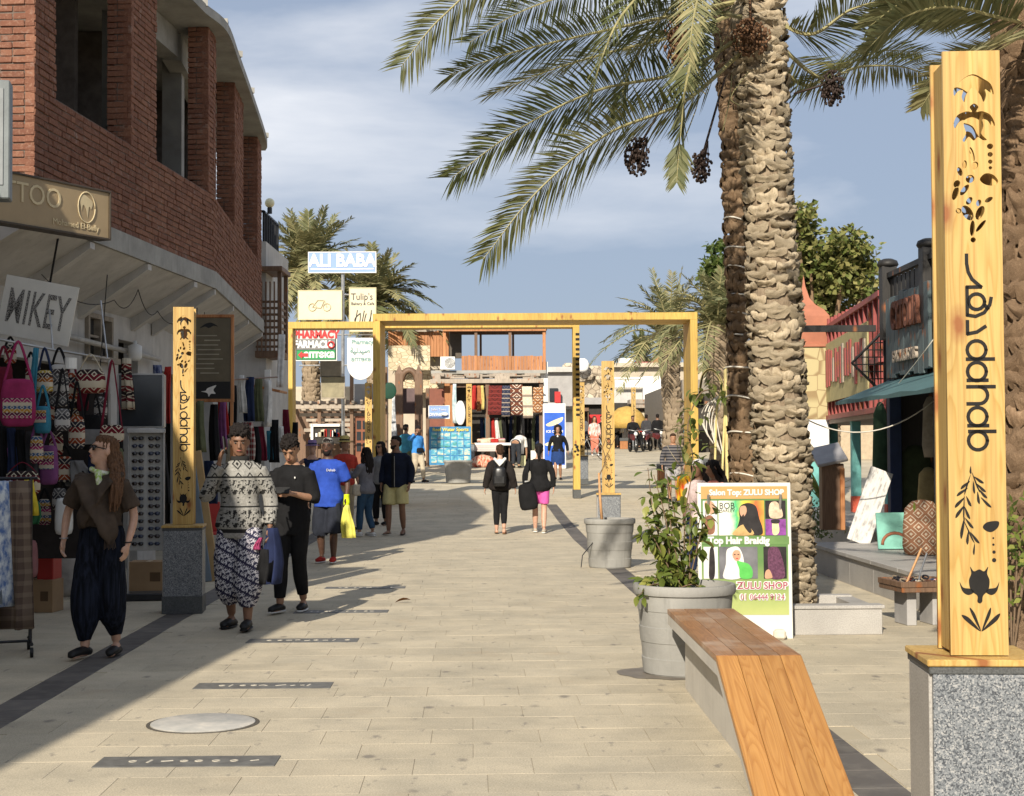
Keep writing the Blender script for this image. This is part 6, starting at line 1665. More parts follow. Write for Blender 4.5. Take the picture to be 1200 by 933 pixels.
# ------------------------------------------------------------------ hanging signs behind the gate
def pbox(m, x0, y0, x1, y1, Y, d=.05, b=.004, dy=0):
    """upright box covering an image rectangle at depth Y"""
    a = pt(x0, (y0 + y1) / 2, Y); c = pt(x1, (y0 + y1) / 2, Y); t = pt((x0 + x1) / 2, y0, Y); u = pt((x0 + x1) / 2, y1, Y)
    m.bbox(((a.x + c.x) / 2, Y + d / 2 + dy, (t.z + u.z) / 2), (c.x - a.x, d, t.z - u.z), b); return m
def P(t, name, mat, x0, y0, x1, y1, Y, d=.05, dy=0, b=.004): return pbox(MB(), x0, y0, x1, y1, Y, d, b, dy).build(name, mat, t, world=True)
SY = 45.0
mast = thing('sign_mast', 'thin steel mast carrying the hanging shop signs', 'mast', (pt(402, 500, SY + .12).x, SY + .12, gz(SY)))
MB().tube([(0, 0, 0), (0, 0, pt(402, 306, SY).z - gz(SY))], .05, 8).build('pole', STEEL, mast)
for y in (345, 385, 392, 428): MB().tube([(pt(350, y, SY).x - mast.location.x, 0, pt(402, y, SY).z - gz(SY)), (pt(440, y, SY).x - mast.location.x, 0, pt(402, y, SY).z - gz(SY))], .025, 6).build('arm', STEEL, mast)
def sign(lab, x0, y0, x1, y1, Y=SY, mat=WHITE, frame=None, d=.08):
    c = pt((x0 + x1) / 2, (y0 + y1) / 2, Y); t = thing('shop_sign', lab, 'sign', c, 0, 'shop signs behind the gate')
    P(t, 'face', mat, x0, y0, x1, y1, Y, d)
    if frame:
        for q in ((x0 - 1, y0 - 1, x1 + 1, y0), (x0 - 1, y1, x1 + 1, y1 + 1), (x0 - 1, y0, x0, y1), (x1, y0, x1 + 1, y1)): P(t, 'frame', frame, *q, Y, d + .02, -.01)
    return t
BLUEP = plain('cornflower_paint', (.22, .33, .62), .5, .35, .05, 4, 0); REDL = plain('red_letter', (.50, .03, .03), .45, .35, .1, 5, 0); GRNL = plain('green_letter', (.02, .26, .08), .45, .35, .1, 5, 0); TEALL = plain('grey_teal_letter', (.20, .34, .32), .6, .3, .1, 5, 0); DKGRY = plain('dark_grey_letter', (.06, .06, .065), .5, .35, .1, 5, 0); IVORY = plain('ivory_panel', (.64, .57, .40), .5, .35, .06, 3, 0)
def st(t, s, px, py, Y, hpx, mat, sx=1, bold=.0, dy=-.012, ext=.004, sp=1):
    return world_txt(s, hpx * Y / FPX * 1.38, mat, t, face_m(pt(px, py, Y + dy), (1, 0, 0)), ext=ext, sx=sx, bold=bold, spacing=sp)
t = sign('long blue and white shop sign high on the mast', 362, 296, 440, 319, SY, BLUEP, WHITE)
st(t, 'ALI BABA', 401, 306, SY, 15, WHITE, .92, .018); P(t, 'white_line', WHITE, 364, 314.5, 438, 316, SY, .02, -.012)
t = sign('ivory sign with a faint bicycle drawing', 350, 341, 400, 374, SY, IVORY, plain('ivory_frame', (.55, .48, .3)))
m = MB(); FB = plain('faded_drawing', (.50, .44, .30), .6, .3, .05, 4, 0)
for px in (366, 383):
    c = pt(px, 360, SY - .02); m.tube([c + Vector((math.cos(a) * .11, 0, math.sin(a) * .11)) for a in [k * .4488 for k in range(15)]], .012, 5)
for a, b in (((366, 360), (372, 352)), ((372, 352), (380, 352)), ((380, 352), (383, 360)), ((366, 360), (376, 361)), ((376, 361), (380, 352))): m.tube([pt(*a, SY - .02), pt(*b, SY - .02)], .012, 5)
m.build('bicycle_drawing', FB, t, world=True, split=False)
t = sign('tall ivory sign with grey handwriting beside the mast', 410, 338, 440, 388, SY, IVORY, plain('ivory_frame', (.55, .48, .3)))
st(t, "Tulip's", 424, 348, SY, 8, DKGRY, .9); st(t, 'Bakery & Cafe', 425, 356, SY, 3.4, DKGRY, 1)
m = MB(); rn = random.Random(2)
for k in range(7):
    x = 414 + k * 3.3; m.tube(crom([pt(x, 382, SY - .02), pt(x + rn.uniform(-2, 3), 374, SY - .02), pt(x + rn.uniform(0, 5), 366 + rn.uniform(-3, 3), SY - .02)], 4), .011, 4)
m.build('line_drawing', DKGRY, t, world=True, split=False)
t = sign('pharmacy sign in red, white and green bands', 347, 387, 394, 422, 43.0, plain('sign_black', (.03, .03, .03), .5, .35, .1, 4, 0), WHITE)
P(t, 'green_band', GRNL, 348, 410.5, 393, 421.5, 43.0, .03, -.02); P(t, 'white_band', plain('band_grey', (.20, .20, .20)), 348, 398.5, 393, 410, 43.0, .03, -.02); P(t, 'red_band', plain('band_pale', (.55, .53, .5)), 348, 387.5, 393, 398, 43.0, .03, -.02)
st(t, 'PHARMACY', 370.5, 392.5, 43, 8.5, REDL, .86, .016, -.03); st(t, 'FARMACIA', 367, 404, 43, 8.5, WHITE, .80, .014, -.03); st(t, 'аптека', 374, 415.5, 43, 8.5, WHITE, .95, .012, -.03)
m = MB(); c = pt(388, 404, 42.94); m.tube([c + Vector((math.cos(a) * .085, 0, math.sin(a) * .085)) for a in [k * .4488 for k in range(15)]], .022, 5); m.build('round_emblem', REDL, t, True, True)
pl = [pt(*q, 42.95) for q in ((349, 416), (354, 411.5), (354, 414), (361, 414), (361, 418), (354, 418), (354, 420.5))]; m = MB(); m.add(pl, [tuple(range(7))]); m.build('arrow', REDL, t, world=True)
# capsule-shaped pharmacy board
cp = thing('shop_sign', 'white capsule-shaped pharmacy sign beside the gate post', 'sign', pt(422, 420, 43), 0, 'shop signs behind the gate')
outl = [(407, 396), (438, 396)] + [(422.5 + 15.5 * math.cos(a), 428 + 17 * math.sin(a)) for a in [k * math.pi / 12 for k in range(13)]]
m = MB(); fr = [pt(x, y, 43) for x, y in outl]; bk = [v + Vector((0, .08, 0)) for v in fr]; n = len(fr)
m.add(fr + bk, [tuple(range(n))[::-1], tuple(range(n, 2 * n))] + [(i, (i + 1) % n, n + (i + 1) % n, n + i) for i in range(n)]); m.build('face', WHITE, cp, world=True)
st(cp, 'Pharmacy', 424.5, 401, 43, 5.5, TEALL, .86, .004); st(cp, '\uFE94\uFEF4\uFEDF\uFEAA\uFEF4\uFEBB', 422, 411, 43, 6.5, TEALL, .9, .006); st(cp, 'аптека', 423, 421, 43, 5.5, TEALL, .95, .004)
t = sign('small grey framed board below the pharmacy sign', 376, 424, 399, 441, 44, plain('dull_board', (.22, .19, .14)), plain('board_frame', (.36, .31, .24)))
t = sign('small tan framed board hanging lowest on the mast', 377, 442, 403, 466, 44, plain('tan_board', (.24, .21, .13), .5, .35, .3, 4, .05), plain('board_frame', (.36, .31, .24)))
# ------------------------------------------------------------------ timber stalls on the left, beyond the gate
stl = thing('timber_stall', 'dark weathered timber stall with a pergola roof behind the left gate post', 'stall', (pt(395, 540, 48).x, 48, gz(48)))
DY = 49.0
P(stl, 'back_wall', BROWNWOOD, 300, 470, 452, 545, DY + 1.6, .1); P(stl, 'roof_beam', GREYWOOD, 330, 474, 452, 479, DY - .2, .2)
rn = random.Random(5)
for k in range(12):
    x = 332 + k * 10; P(stl, 'roof_pole', GREYWOOD, x, 468 + rn.uniform(-2, 2), x + 3, 473, DY - .3, 1.8)
for k in range(6): P(stl, 'plank', GREYWOOD, 352 + k * 3 + rn.uniform(-8, 8), 478 + k * 6, 450, 482 + k * 6, DY + .3 + k * .02, .04)
for x in (336, 372, 410, 450): P(stl, 'post', BROWNWOOD, x, 430 if x > 400 else 472, x + 4, 545, DY, .15)
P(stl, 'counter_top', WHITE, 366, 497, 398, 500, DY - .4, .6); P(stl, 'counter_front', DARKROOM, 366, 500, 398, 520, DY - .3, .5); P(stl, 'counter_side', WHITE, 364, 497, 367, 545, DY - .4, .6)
dr = P(stl, 'door', plain('red_brown_door', (.20, .07, .035), .6, .35, .2, 6, .2), 416, 488, 432, 545, DY + .2, .08)
for y in (493, 506, 519):
    for x in (418, 425): q = pbox(MB(), x, y, x + 5, y + 10, DY + .18, .03).build('pane', GLASSD, dr); q.location = -stl.location
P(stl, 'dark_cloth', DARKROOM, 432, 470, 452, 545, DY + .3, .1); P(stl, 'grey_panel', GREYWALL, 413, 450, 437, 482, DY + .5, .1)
for k in range(18): 
    x = rn.uniform(368, 396); P(stl, 'stock_jar', rn.choice([WHITE, RED, NAVY, CREAM]), x, 503 + rn.uniform(0, 5), x + 2.4, 512, DY - .34, .05)
# pointed timber arch
ar = thing('timber_arch', 'brown timber arch with pointed posts in front of the stone panel', 'arch', (pt(486, 545, 52).x, 52, gz(52)))
for x in (463, 486): 
    P(ar, 'post', BROWNWOOD, x, 438, x + 9, 547, 52, .3)
    a, b = pt(x, 438, 52), pt(x + 9, 438, 52); tpv = pt(x + 4.5, 427, 52); m = MB(); y2 = Vector((0, .3, 0))
    m.add([a, b, b + y2, a + y2, tpv + y2 * .5], [(0, 1, 4), (1, 2, 4), (2, 3, 4), (3, 0, 4)]); m.build('post_point', BROWNWOOD, ar, world=True)
m = MB(); m.tube([pt(479.5 + 9 * math.cos(a), 447 - 13 * math.sin(a), 52.1) for a in [k * math.pi / 10 for k in range(11)]], .11, 6); m.build('arch_band', BROWNWOOD, ar, True, True)
P(ar, 'inner_panel', plain('plum_panel', (.13, .09, .09)), 471, 455, 487, 485, 52.4, .06); P(ar, 'side_post', BROWNWOOD, 499, 455, 503, 547, 52.2, .2); P(ar, 'threshold', BROWNWOOD, 463, 540, 500, 547, 52.6, .2)
for px, py, lb in ((471, 520, 'white oval board with black mark left of the timber arch'), (481, 520, 'white oval board with black mark under the timber arch')):
    c = pt(px, py, 51.5); t = thing('oval_board', lb, 'board', c, 0, 'white oval boards'); MB().sph((0, 0, 0), (.13, .02, .16), 16, 10).build('face', WHITE, t, True); text('10' if px < 475 else 'to', .16, DKGRY, t, face_m((0, -.024, 0), (1, 0, 0)), ext=.002, bold=.006)
t = thing('oval_board', 'dark green oval board above the timber arch', 'board', pt(456, 458, 46), 0); MB().sph((0, 0, 0), (.22, .03, .26), 16, 10).build('face', plain('bottle_green', (.01, .05, .03)), t, True)
garment('cloth_flag', 'narrow grey and white flag hanging left of the timber arch', 462, 465, 48, 7, 70, m_tie('flag_grey', (.20, .22, .24), (.55, .55, .56), 6), None, 'flag', 91, .08, 2, .4)
# ------------------------------------------------------------------ carpet shop
CY = 58.0; g0 = gz(CY)
cs = thing('carpet_shop', 'two-storey orange timber shop hung with carpets at the bend', 'shop', (pt(545, 545, CY).x, CY, g0))
P(cs, 'upper_wall', PLASTER2, 455, 388, 527, 545, CY + 2.2, .2)
for k in range(20): x = 455 + k * 3.55; P(cs, 'cladding_board', ORANGEWOOD, x, 388 + rn.uniform(-.6, .6), x + 3.35, 418, CY + 1.6, .08)
STONEP = (lambda g: (g.col(g.mix(g.ramp(g.vor(g.mp(g.obj(), (1, 1, 1.6)), 4.2, 'DISTANCE_TO_EDGE'), [(.02, 1), (.07, 0)]), g.ramp(g.vor(g.mp(g.obj(), (1, 1, 1.6)), 4.2, 'F1', 'Color'), [(.2, (.46, .38, .25)), (.8, (.62, .54, .38))]), (.28, .22, .14))), g.m)[1])(NG('pebble_panel', .85, .2))
P(cs, 'stone_panel', STONEP, 455, 405, 504, 434, CY + .6, .15); P(cs, 'stone_panel', STONEP, 470, 434, 520, 460, CY + 1.2, .15)
for k in range(14): x = 455 + rn.uniform(0, 68); P(cs, 'thatch_stick', GREYWOOD, x, 382 + rn.uniform(0, 4), x + rn.uniform(10, 24), 384 + rn.uniform(0, 5), CY + 1.2 + rn.uniform(0, .4), .08)
for x in (519, 556, 596, 636): P(cs, 'pavilion_post', ORANGEWOOD if x in (519, 636) else BROWNWOOD, x, 388, x + 3.5, 434, CY + .2, .12)
for x in (562, 600): P(cs, 'pavilion_post', BROWNWOOD, x, 390, x + 2.6, 420, CY + 3.2, .12)
P(cs, 'pavilion_beam', ORANGEWOOD, 519, 380, 640, 388, CY + .1, .2); P(cs, 'pavilion_beam', BROWNWOOD, 527, 388, 640, 392, CY + 3.1, .2)
m = MB(); zt = pt(580, 380, CY).z; a, b = pt(519, 380, CY).x, pt(640, 380, CY).x; m.box(((a + b) / 2, CY + 1.7, zt + .03), (b - a + .2, 3.6, .06)); m.build('pavilion_roof', BROWNWOOD, cs, world=True)
for k in range(26): x = 541 + k * 3.65; P(cs, 'parapet_board', ORANGEWOOD, x, 417 + rn.uniform(-.5, .5), x + 3.4, 434, CY + .15, .06)
P(cs, 'upper_floor', CONC, 505, 434, 640, 438, CY + .1, 4.0)
P(cs, 'corner_wall', plain('dark_grille', (.09, .075, .06)), 527, 391, 541, 420, CY + 1.4, .1)
ac = P(cs, 'air_conditioner', PLASTICW, 516, 418, 533, 433, CY - .1, .35); q = MB(); c = pt(527, 425.5, CY - .115)
for k in range(4): q.tube([c + Vector((math.cos(a) * .045 * (k + 1), 0, math.sin(a) * .045 * (k + 1))) for a in [j * .5236 for j in range(13)]], .008, 4)
q.build('fan_grille', DARKMETAL, ac, True, split=False).location = -cs.location
# thatched pergola in front of the shop
m = MB(); rn = random.Random(6)
for k in range(60): x = rn.uniform(503, 622); P(cs, 'thatch_stick', GREYWOOD, x, 437 + rn.uniform(0, 5), x + rn.uniform(8, 20), 439 + rn.uniform(0, 6), CY - 1.0 + rn.uniform(0, .8), .1)
P(cs, 'pergola_beam', GREYWOOD, 504, 444, 637, 449, CY - 1.2, .2); P(cs, 'fascia_plank', BROWNWOOD, 527, 450, 575, 454, CY - 1.0, .1)
for x in (528, 569, 632): P(cs, 'pergola_post', BROWNWOOD if x != 528 else ORANGEWOOD, x, 448, x + 5, 545, CY - 1.1, .18)
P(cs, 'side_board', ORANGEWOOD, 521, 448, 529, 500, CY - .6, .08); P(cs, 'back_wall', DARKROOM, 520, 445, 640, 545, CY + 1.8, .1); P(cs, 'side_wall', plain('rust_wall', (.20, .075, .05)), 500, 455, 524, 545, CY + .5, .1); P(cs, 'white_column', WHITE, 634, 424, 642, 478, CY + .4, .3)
# carpets
CG = 'carpets hanging at the carpet shop'
def m_rug(name, base, line, c3, n=7): 
    g = NG(name, .95, .08); s = g.sep(g.gen()); x, z = s[0], s[2]
    fx = g.mt('ABSOLUTE', g.mt('SUBTRACT', x, .5)); fz = g.mt('ABSOLUTE', g.mt('SUBTRACT', g.mt('FRACT', g.mt('MULTIPLY', z, 2.5)), .5))
    dm = g.mt('ADD', g.mt('MULTIPLY', fx, 1.0), fz); f = g.ramp(dm, [(0, 1), (.12, 0), (.26, 1), (.34, 0), (.62, 1), (.7, 0)], True)
    bd = g.mt('LESS_THAN', g.mt('FRACT', g.mt('MULTIPLY', z, n)), .22)
    g.col(g.mix(bd, g.mix(f, base, line), c3)); g.bump(g.noise(g.obj(), 60, 2), .4, .01); return g.m
rugs = [(572, 452, 588, 486, m_rug('rug_red', (.13, .025, .022), (.06, .018, .018), (.2, .04, .035)), 'plain red carpet hanging leftmost'), (588, 452, 598, 488, m_rug('rug_navy', (.03, .035, .06), (.08, .08, .11), (.32, .26, .2)), 'dark navy carpet hanging beside the red one'), (598, 451, 613, 487, m_rug('rug_pattern', (.14, .05, .03), (.55, .48, .38), (.06, .04, .04)), 'carpet with white diamonds on red in the middle'), (612, 453, 624, 490, m_rug('rug_beige', (.55, .48, .36), (.62, .56, .44), (.25, .2, .16), 3), 'pale beige carpet hanging right of the middle'), (624, 454, 636, 484, m_rug('rug_stripe', (.30, .13, .05), (.55, .45, .32), (.08, .04, .03), 9), 'brown and cream striped carpet hanging rightmost')]
for x0, y0, x1, y1, mt_, lb in rugs:
    c = pt((x0 + x1) / 2, y0, CY - 1.25); s = (CY - 1.25) / FPX
    o = drape((x1 - x0) * s, (y1 - y0) * s, .06, 2, .3, 1.0, int(x0)).build('carpet', mt_, None, True, loc=c); tag(o, lb, 'carpet', CG)
for i, (x, y, w, h, mt_, lb) in enumerate([(556, 452, 6, 28, RED, 'red cloth hanging in the carpet shop doorway'), (561, 452, 6, 30, cloth('orange', (.32, .12, .05)), 'orange cloth hanging in the carpet shop doorway'), (565, 452, 5, 28, cloth('straw', (.50, .40, .14)), 'straw yellow cloth hanging in the carpet shop doorway'), (533, 450, 6, 46, m_tie('pale_blue', (.30, .42, .46), (.55, .6, .6), 6), 'pale blue cloth hanging beside the surfboard')]):
    garment('hanging_cloth', lb, x, y, CY - 1.3, w, h, mt_, 'cloths at the carpet shop', 'cloth', 70 + i, .12)
ov = tag(MB().sph((0, 0, 0), (.19, .05, .46), 16, 12).build('surfboard', WHITE, None, True, loc=pt(539.5, 484, CY - 1.5)), 'small white surfboard hanging on the carpet shop', 'surfboard')
GS = 'clothes on the carpet shop rack'
for i in range(7): garment('hanging_garment', ['dark', 'blue', 'grey', 'red', 'white', 'olive', 'black'][i] + ' garment on the rack inside the carpet shop, place %s from left' % ['one', 'two', 'three', 'four', 'five', 'six', 'seven'][i], 565 + i * 4.2, 490, CY - .8, 5, 30, [NAVY, TURQ, GREYC, RED, WHC, OLIVE, BLK][i], GS, 'garment', 100 + i, .25)
for i in range(9): x = 594 + i * 4.5; garment('shop_curtain', 'dark bead curtain strip in the carpet shop, strip %s from left' % 'one two three four five six seven eight nine'.split()[i], x, 488, CY + .3, 4, 44, [BLK, NAVY, OLIVE, BLK, GREYC, BLK, BLK, OLIVE, NAVY][i], 'dark strips in the carpet shop', 'curtain', 120 + i, .2)
tbx = thing('textile_table', 'table heaped with folded textiles outside the carpet shop', 'table', (pt(575, 540, CY - 2.2).x, CY - 2.2, gz(CY - 2.2)))
P(tbx, 'table_top', WHITE, 553, 519, 600, 522, CY - 2.3, .7); P(tbx, 'front_cloth', m_plaid('pink_plaid', (.52, .40, .38), (.60, .55, .5)), 553, 521, 590, 529, CY - 2.33, .03)
for x in (556, 596): P(tbx, 'leg', BROWNWOOD, x, 522, x + 1.5, 546, CY - 2.1, .06)
for i in range(14):
    x = rn.uniform(554, 590); P(tbx, 'folded_textile', rn.choice([K1, K2, CREAM, WHC, K4, RED]), x, 513 + rn.uniform(0, 3), x + 9, 519, CY - 2.2 + rn.uniform(0, .4), .2, b=.03)
for i, (x, y, s_, mt_, lb) in enumerate([(566, 545, .5, m_tie('red_heap', (.42, .06, .03), (.6, .42, .3), 8), 'heap of red printed textiles under the table'), (580, 545, .35, WHC, 'white bundle under the textile table')]):
    c = Vector((pt(x, y, CY - 2.6).x, CY - 2.6, gz(CY - 2.6))); m = MB(); m.loft([[Vector((math.cos(a) * s_ * q * (1 + .1 * math.sin(4 * a)), math.sin(a) * s_ * .5 * q, z * s_)) for a in [k * .3927 for k in range(16)]] for q, z in ((1, 0), (1.05, .3), (.85, .6), (.5, .8), (.1, .9))]); tag(m.build('textile_heap', mt_, None, True, loc=(c.x, c.y, c.z)), lb, 'textiles')
for i, (x0, y0, x1, y1, c, lb) in enumerate([(606, 534, 616, 546, (.5, .5, .3), 'pale printed crate in front of the carpet shop'), (622, 528, 629, 546, (.62, .6, .55), 'white bin in front of the carpet shop')]):
    tag(pbox(MB(), x0, y0, x1, y1, CY - 3, .35).build('crate', plain('crate_%d' % i, c), None), lb, 'crate')
# blue boards, fridge
BLUE1 = plain('sea_blue_print', (.05, .22, .42), .4, .4, .25, 5, 0)
tbd = thing('tour_board', 'large blue tour board with photo tiles behind the round planter', 'board', (pt(526, 545, 51).x, 51, gz(51)))
P(tbd, 'board', BLUE1, 503, 500, 552, 545, 51, .06); rn = random.Random(8)
def m_photo(i): 
    g = NG('holiday_photo_%d' % i, .4, .4); g.col(g.ramp(g.noise(g.mp(g.obj(), (1, 1, 2), (i * 3.1, 0, i)), 4, 3, .6), [(.3, [(.02, .10, .25), (.05, .2, .12), (.3, .1, .05)][i % 3]), (.5, (.10, .38, .50)), (.68, (.62, .55, .38))])); return g.m
PH = [m_photo(i) for i in range(5)]
for r in range(4):
    for c in range(6): P(tbd, 'photo_tile', rn.choice(PH), 505 + c * 7.8, 507 + r * 9.2, 511.8 + c * 7.8, 514.8 + r * 9.2, 50.98, .03)
st(tbd, 'Reef Water Sports', 528, 503.5, 51, 4, plain('yellow_letter', (.62, .55, .12)), 1, .004, -.03)
sb = sign('small blue wooden sign above the tour board', 503, 476, 526, 490, 51.5, BLUEP, WHITE); st(sb, 'DIVING', 511, 486, 51.5, 3.4, WHITE, 1, .004, -.03); st(sb, 'Safari Tours', 514, 480, 51.5, 2.6, WHITE, 1, 0, -.03)
m = MB(); c = pt(521, 485.5, 51.4); m.sph(c, (.12, .02, .06), 10, 6); m.build('fish_mark', WHITE, sb, True, True)
fd = thing('drinks_fridge', 'blue ice cream fridge right of the carpet shop', 'fridge', (pt(650, 540, 54).x, 54.3, gz(54)))
hz = pt(650, 473, 54).z - gz(54)
MB().bbox((0, 0, hz / 2), (.80, .7, hz), .02).build('cabinet', WHITE, fd); MB().bbox((0, -.36, hz * .46), (.72, .02, hz * .80), .006).build('door_print', plain('royal_blue_print', (.03, .11, .50), .35, .4, .15, 4, 0), fd); MB().bbox((0, -.36, hz * .93), (.72, .02, hz * .1), .006).build('header', WHITE, fd)
for zz, mt_, sc in ((.72, plain('print_cream', (.66, .60, .40)), 1), (.42, plain('print_cream', (.66, .60, .40)), 1.15)):
    pl = smooth_poly([(-.30 * sc, zz * hz - .10), (-.1 * sc, zz * hz + .02), (.15 * sc, zz * hz + .12), (.30, zz * hz + .16), (.24, zz * hz + .0), (.0, zz * hz - .12), (-.2 * sc, zz * hz - .16)], 4); m = MB(); m.add([(x, -.3715, z) for x, z in pl], [tuple(range(len(pl)))]); m.build('swoosh_print', mt_, fd)
text('ICE CREAM', .12, WHITE, fd, face_m((0, -.373, hz * .57), (1, 0, 0)), ext=.002, bold=.003)
# ------------------------------------------------------------------ end of the street
def house(lab, x0, x1, y0, Y, d, mat, name='far_house'):
    a, b = pt(x0, 500, Y).x, pt(x1, 500, Y).x; h = pt(600, y0, Y).z; g_ = gz(Y)
    t = thing(name, lab, 'building', ((a + b) / 2, Y, g_), 0, 'buildings at the far end of the street')
    MB().box((0, d / 2, (h - g_) / 2), (b - a, d, h - g_)).build('wall', mat, t); return t
RUBBLE = (lambda g: (g.col(g.mix(g.ramp(g.vor(g.obj(), 3.6, 'DISTANCE_TO_EDGE'), [(.02, 1), (.08, 0)]), g.ramp(g.vor(g.obj(), 3.6, 'F1', 'Color'), [(.2, (.40, .33, .24)), (.8, (.60, .52, .40))]), (.2, .16, .12))), g.m)[1])(NG('rubble_stone', .9, .15))
h = house('grey far house right behind the carpet shop', 620, 672, 434, 72, 10, GREYWALL); P(h, 'window', GLASSD, 644, 455, 654, 470, 71.9, .1); P(h, 'awning', DARKWOOD, 640, 476, 676, 480, 71, 1.0); P(h, 'red_shutter', REDL, 650, 459, 657, 472, 71.6, .2); P(h, 'parapet', PLASTER, 630, 430, 672, 436, 71.7, .3)
h = house('rubble stone far house with a white satellite dish', 660, 716, 440, 84, 10, RUBBLE); rn = random.Random(11)
for k in range(14): x = rn.uniform(660, 708); MB().sph(pt(x, 438 + rn.uniform(-8, 4), 83.8), (rn.uniform(.3, .6), .3, rn.uniform(.25, .5)), 7, 5).build('rubble_block', RUBBLE, h, world=True)
P(h, 'shop_front', DARKROOM, 662, 474, 716, 533, 83, .6); P(h, 'fascia', GREYWALL, 660, 466, 716, 474, 82.6, .8); MB().sph(pt(682, 428, 83), (.4, .12, .4), 12, 7).build('satellite_dish', WHITE, h, True, True)
h = house('cream far house with a white balustrade terrace', 712, 835, 428, 100, 12, PLASTER2); P(h, 'cornice', PLASTER2, 710, 425, 836, 430, 99.5, .6); P(h, 'terrace_wall', PLASTER, 712, 456, 835, 472, 98, .5)
for k in range(17): x = 722 + k * 1.9; c = pt(x, 450, 97.6); MB().lathe([(.05, -.28), (.08, -.16), (.045, 0), (.08, .16), (.05, .3)], 7, c).build('baluster', WHITE, h, True, True)
P(h, 'balustrade_rail', WHITE, 720, 442, 756, 444.5, 97.5, .3); P(h, 'white_room', WHITE, 754, 441, 786, 470, 97, 1.5); P(h, 'dark_shop_front', DARKROOM, 712, 472, 835, 533, 97.5, .6); P(h, 'thatch_canopy', GREYWOOD, 738, 468, 800, 473, 95, 2); P(h, 'roof_tank', WHITE, 725, 420, 742, 428, 100.5, 1.0); P(h, 'roof_room', ORANGEWOOD, 766, 417, 777, 428, 100.4, 1.0); P(h, 'red_roof_edge', REDWOOD, 744, 424, 766, 427, 100.2, .5)
for k in range(26):
    x = rn.uniform(742, 800); y = rn.uniform(474, 500); P(h, 'hanging_stock', rn.choice([BROWNWOOD, GREYWOOD, RED, NAVY, CREAM, WHC, OLIVE]), x, y, x + rn.uniform(2, 5), y + rn.uniform(5, 14), 96.4 + rn.uniform(0, .6), .15)
h = house('dark far shops on the right side of the street end', 800, 960, 446, 70, 20, plain('dim_plaster', (.24, .21, .17))); P(h, 'dark_shop_front', DARKROOM, 806, 462, 900, 545, 69.3, .6); P(h, 'paper_notice', WHITE, 833, 472, 840, 482, 69.1, .1)
FK = 'stall awnings at the far end of the street'
for i, (x0, x1, y, Y, mt_, lb) in enumerate([(662, 690, 478, 81.5, BROWNWOOD, 'brown plank awning of the far stall left of the coral outfit'), (745, 772, 474, 92, GREYWOOD, 'thatched far awning right of the golden parasol'), (776, 800, 478, 90, plain('faded_green_canvas', (.10, .16, .10)), 'faded green far awning behind the street palm'), (802, 834, 470, 66, BROWNWOOD, 'brown far awning right of the gate post'), (706, 722, 482, 88, plain('faded_blue_canvas', (.08, .14, .24)), 'faded blue far awning behind the mid street totem')]):
    t = thing('stall_awning', lb, 'awning', (pt((x0 + x1) / 2, 520, Y).x, Y, gz(Y)), 0, FK)
    P(t, 'canopy', mt_, x0, y, x1, y + 4, Y, 1.2)
    for x in (x0, x1 - 1): P(t, 'pole', BROWNWOOD, x, y + 4, x + 1, 537, Y + .1, .06)
    for k in range(9): x = rn.uniform(x0, x1 - 3); P(t, 'hung_stock', rn.choice([RED, NAVY, CREAM, WHC, OLIVE, BROWNWOOD, TURQ, BLK]), x, y + 5 + rn.uniform(0, 4), x + rn.uniform(2, 4), y + 14 + rn.uniform(0, 22), Y + .5, .12, b=.03)
h = house('white far house beyond the sign mast', 250, 470, 452, 70, 10, PLASTER2)
h = house('low tan house far behind the red balcony', 900, 1150, 455, 60, 20, plain('tan_plaster', (.40, .32, .22)))
# golden parasol, red awning
pr = thing('parasol', 'golden dome parasol at the far end of the street', 'parasol', (pt(735, 540, 80).x, 80, gz(80))); hz = pt(735, 476, 80).z - gz(80)
MB().lathe([(1.05, hz - 1.15), (1.0, hz - .75), (.8, hz - .38), (.45, hz - .1), (.05, hz)], 20).build('canopy', plain('gold_canvas', (.46, .30, .08), .7, .25), pr, True); MB().tube([(0, 0, 0), (0, 0, hz)], .04, 6).build('pole', STEEL, pr)
ra = thing('stall_awning', 'red awning of a far stall between the totems', 'awning', (pt(700, 520, 76).x, 76, gz(76))); P(ra, 'canopy', plain('red_canvas', (.50, .03, .03)), 691, 486, 708, 499, 76, .8)
for x in (692, 706): P(ra, 'pole', STEEL, x, 498, x + 1, 536, 76.3, .05)
# wooden planter boxes
for (px, py, w, hpx, lb) in ((731, 78, 9, 13, 'far orange planter box left of the motorbikes'), (775, 44, 10, 27, 'orange planter box with a dark top beside the striped man')):
    c = Vector((pt(px, 530, py).x, py, gz(py))); s = c.y / FPX; t = thing('planter_box', lb, 'planter', c, 0, 'wooden planter boxes'); w *= s; hh = hpx * s
    for k in range(4): MB().bbox((-w / 2 + w * (k + .5) / 4, 0, hh * .36), (w / 4 - .01, w, hh * .72), .006).build('board', ORANGEWOOD, t)
    MB().bbox((0, 0, hh * .86), (w * 1.1, w * 1.1, hh * .28), .01).build('dark_top', DARKGRAN, t)
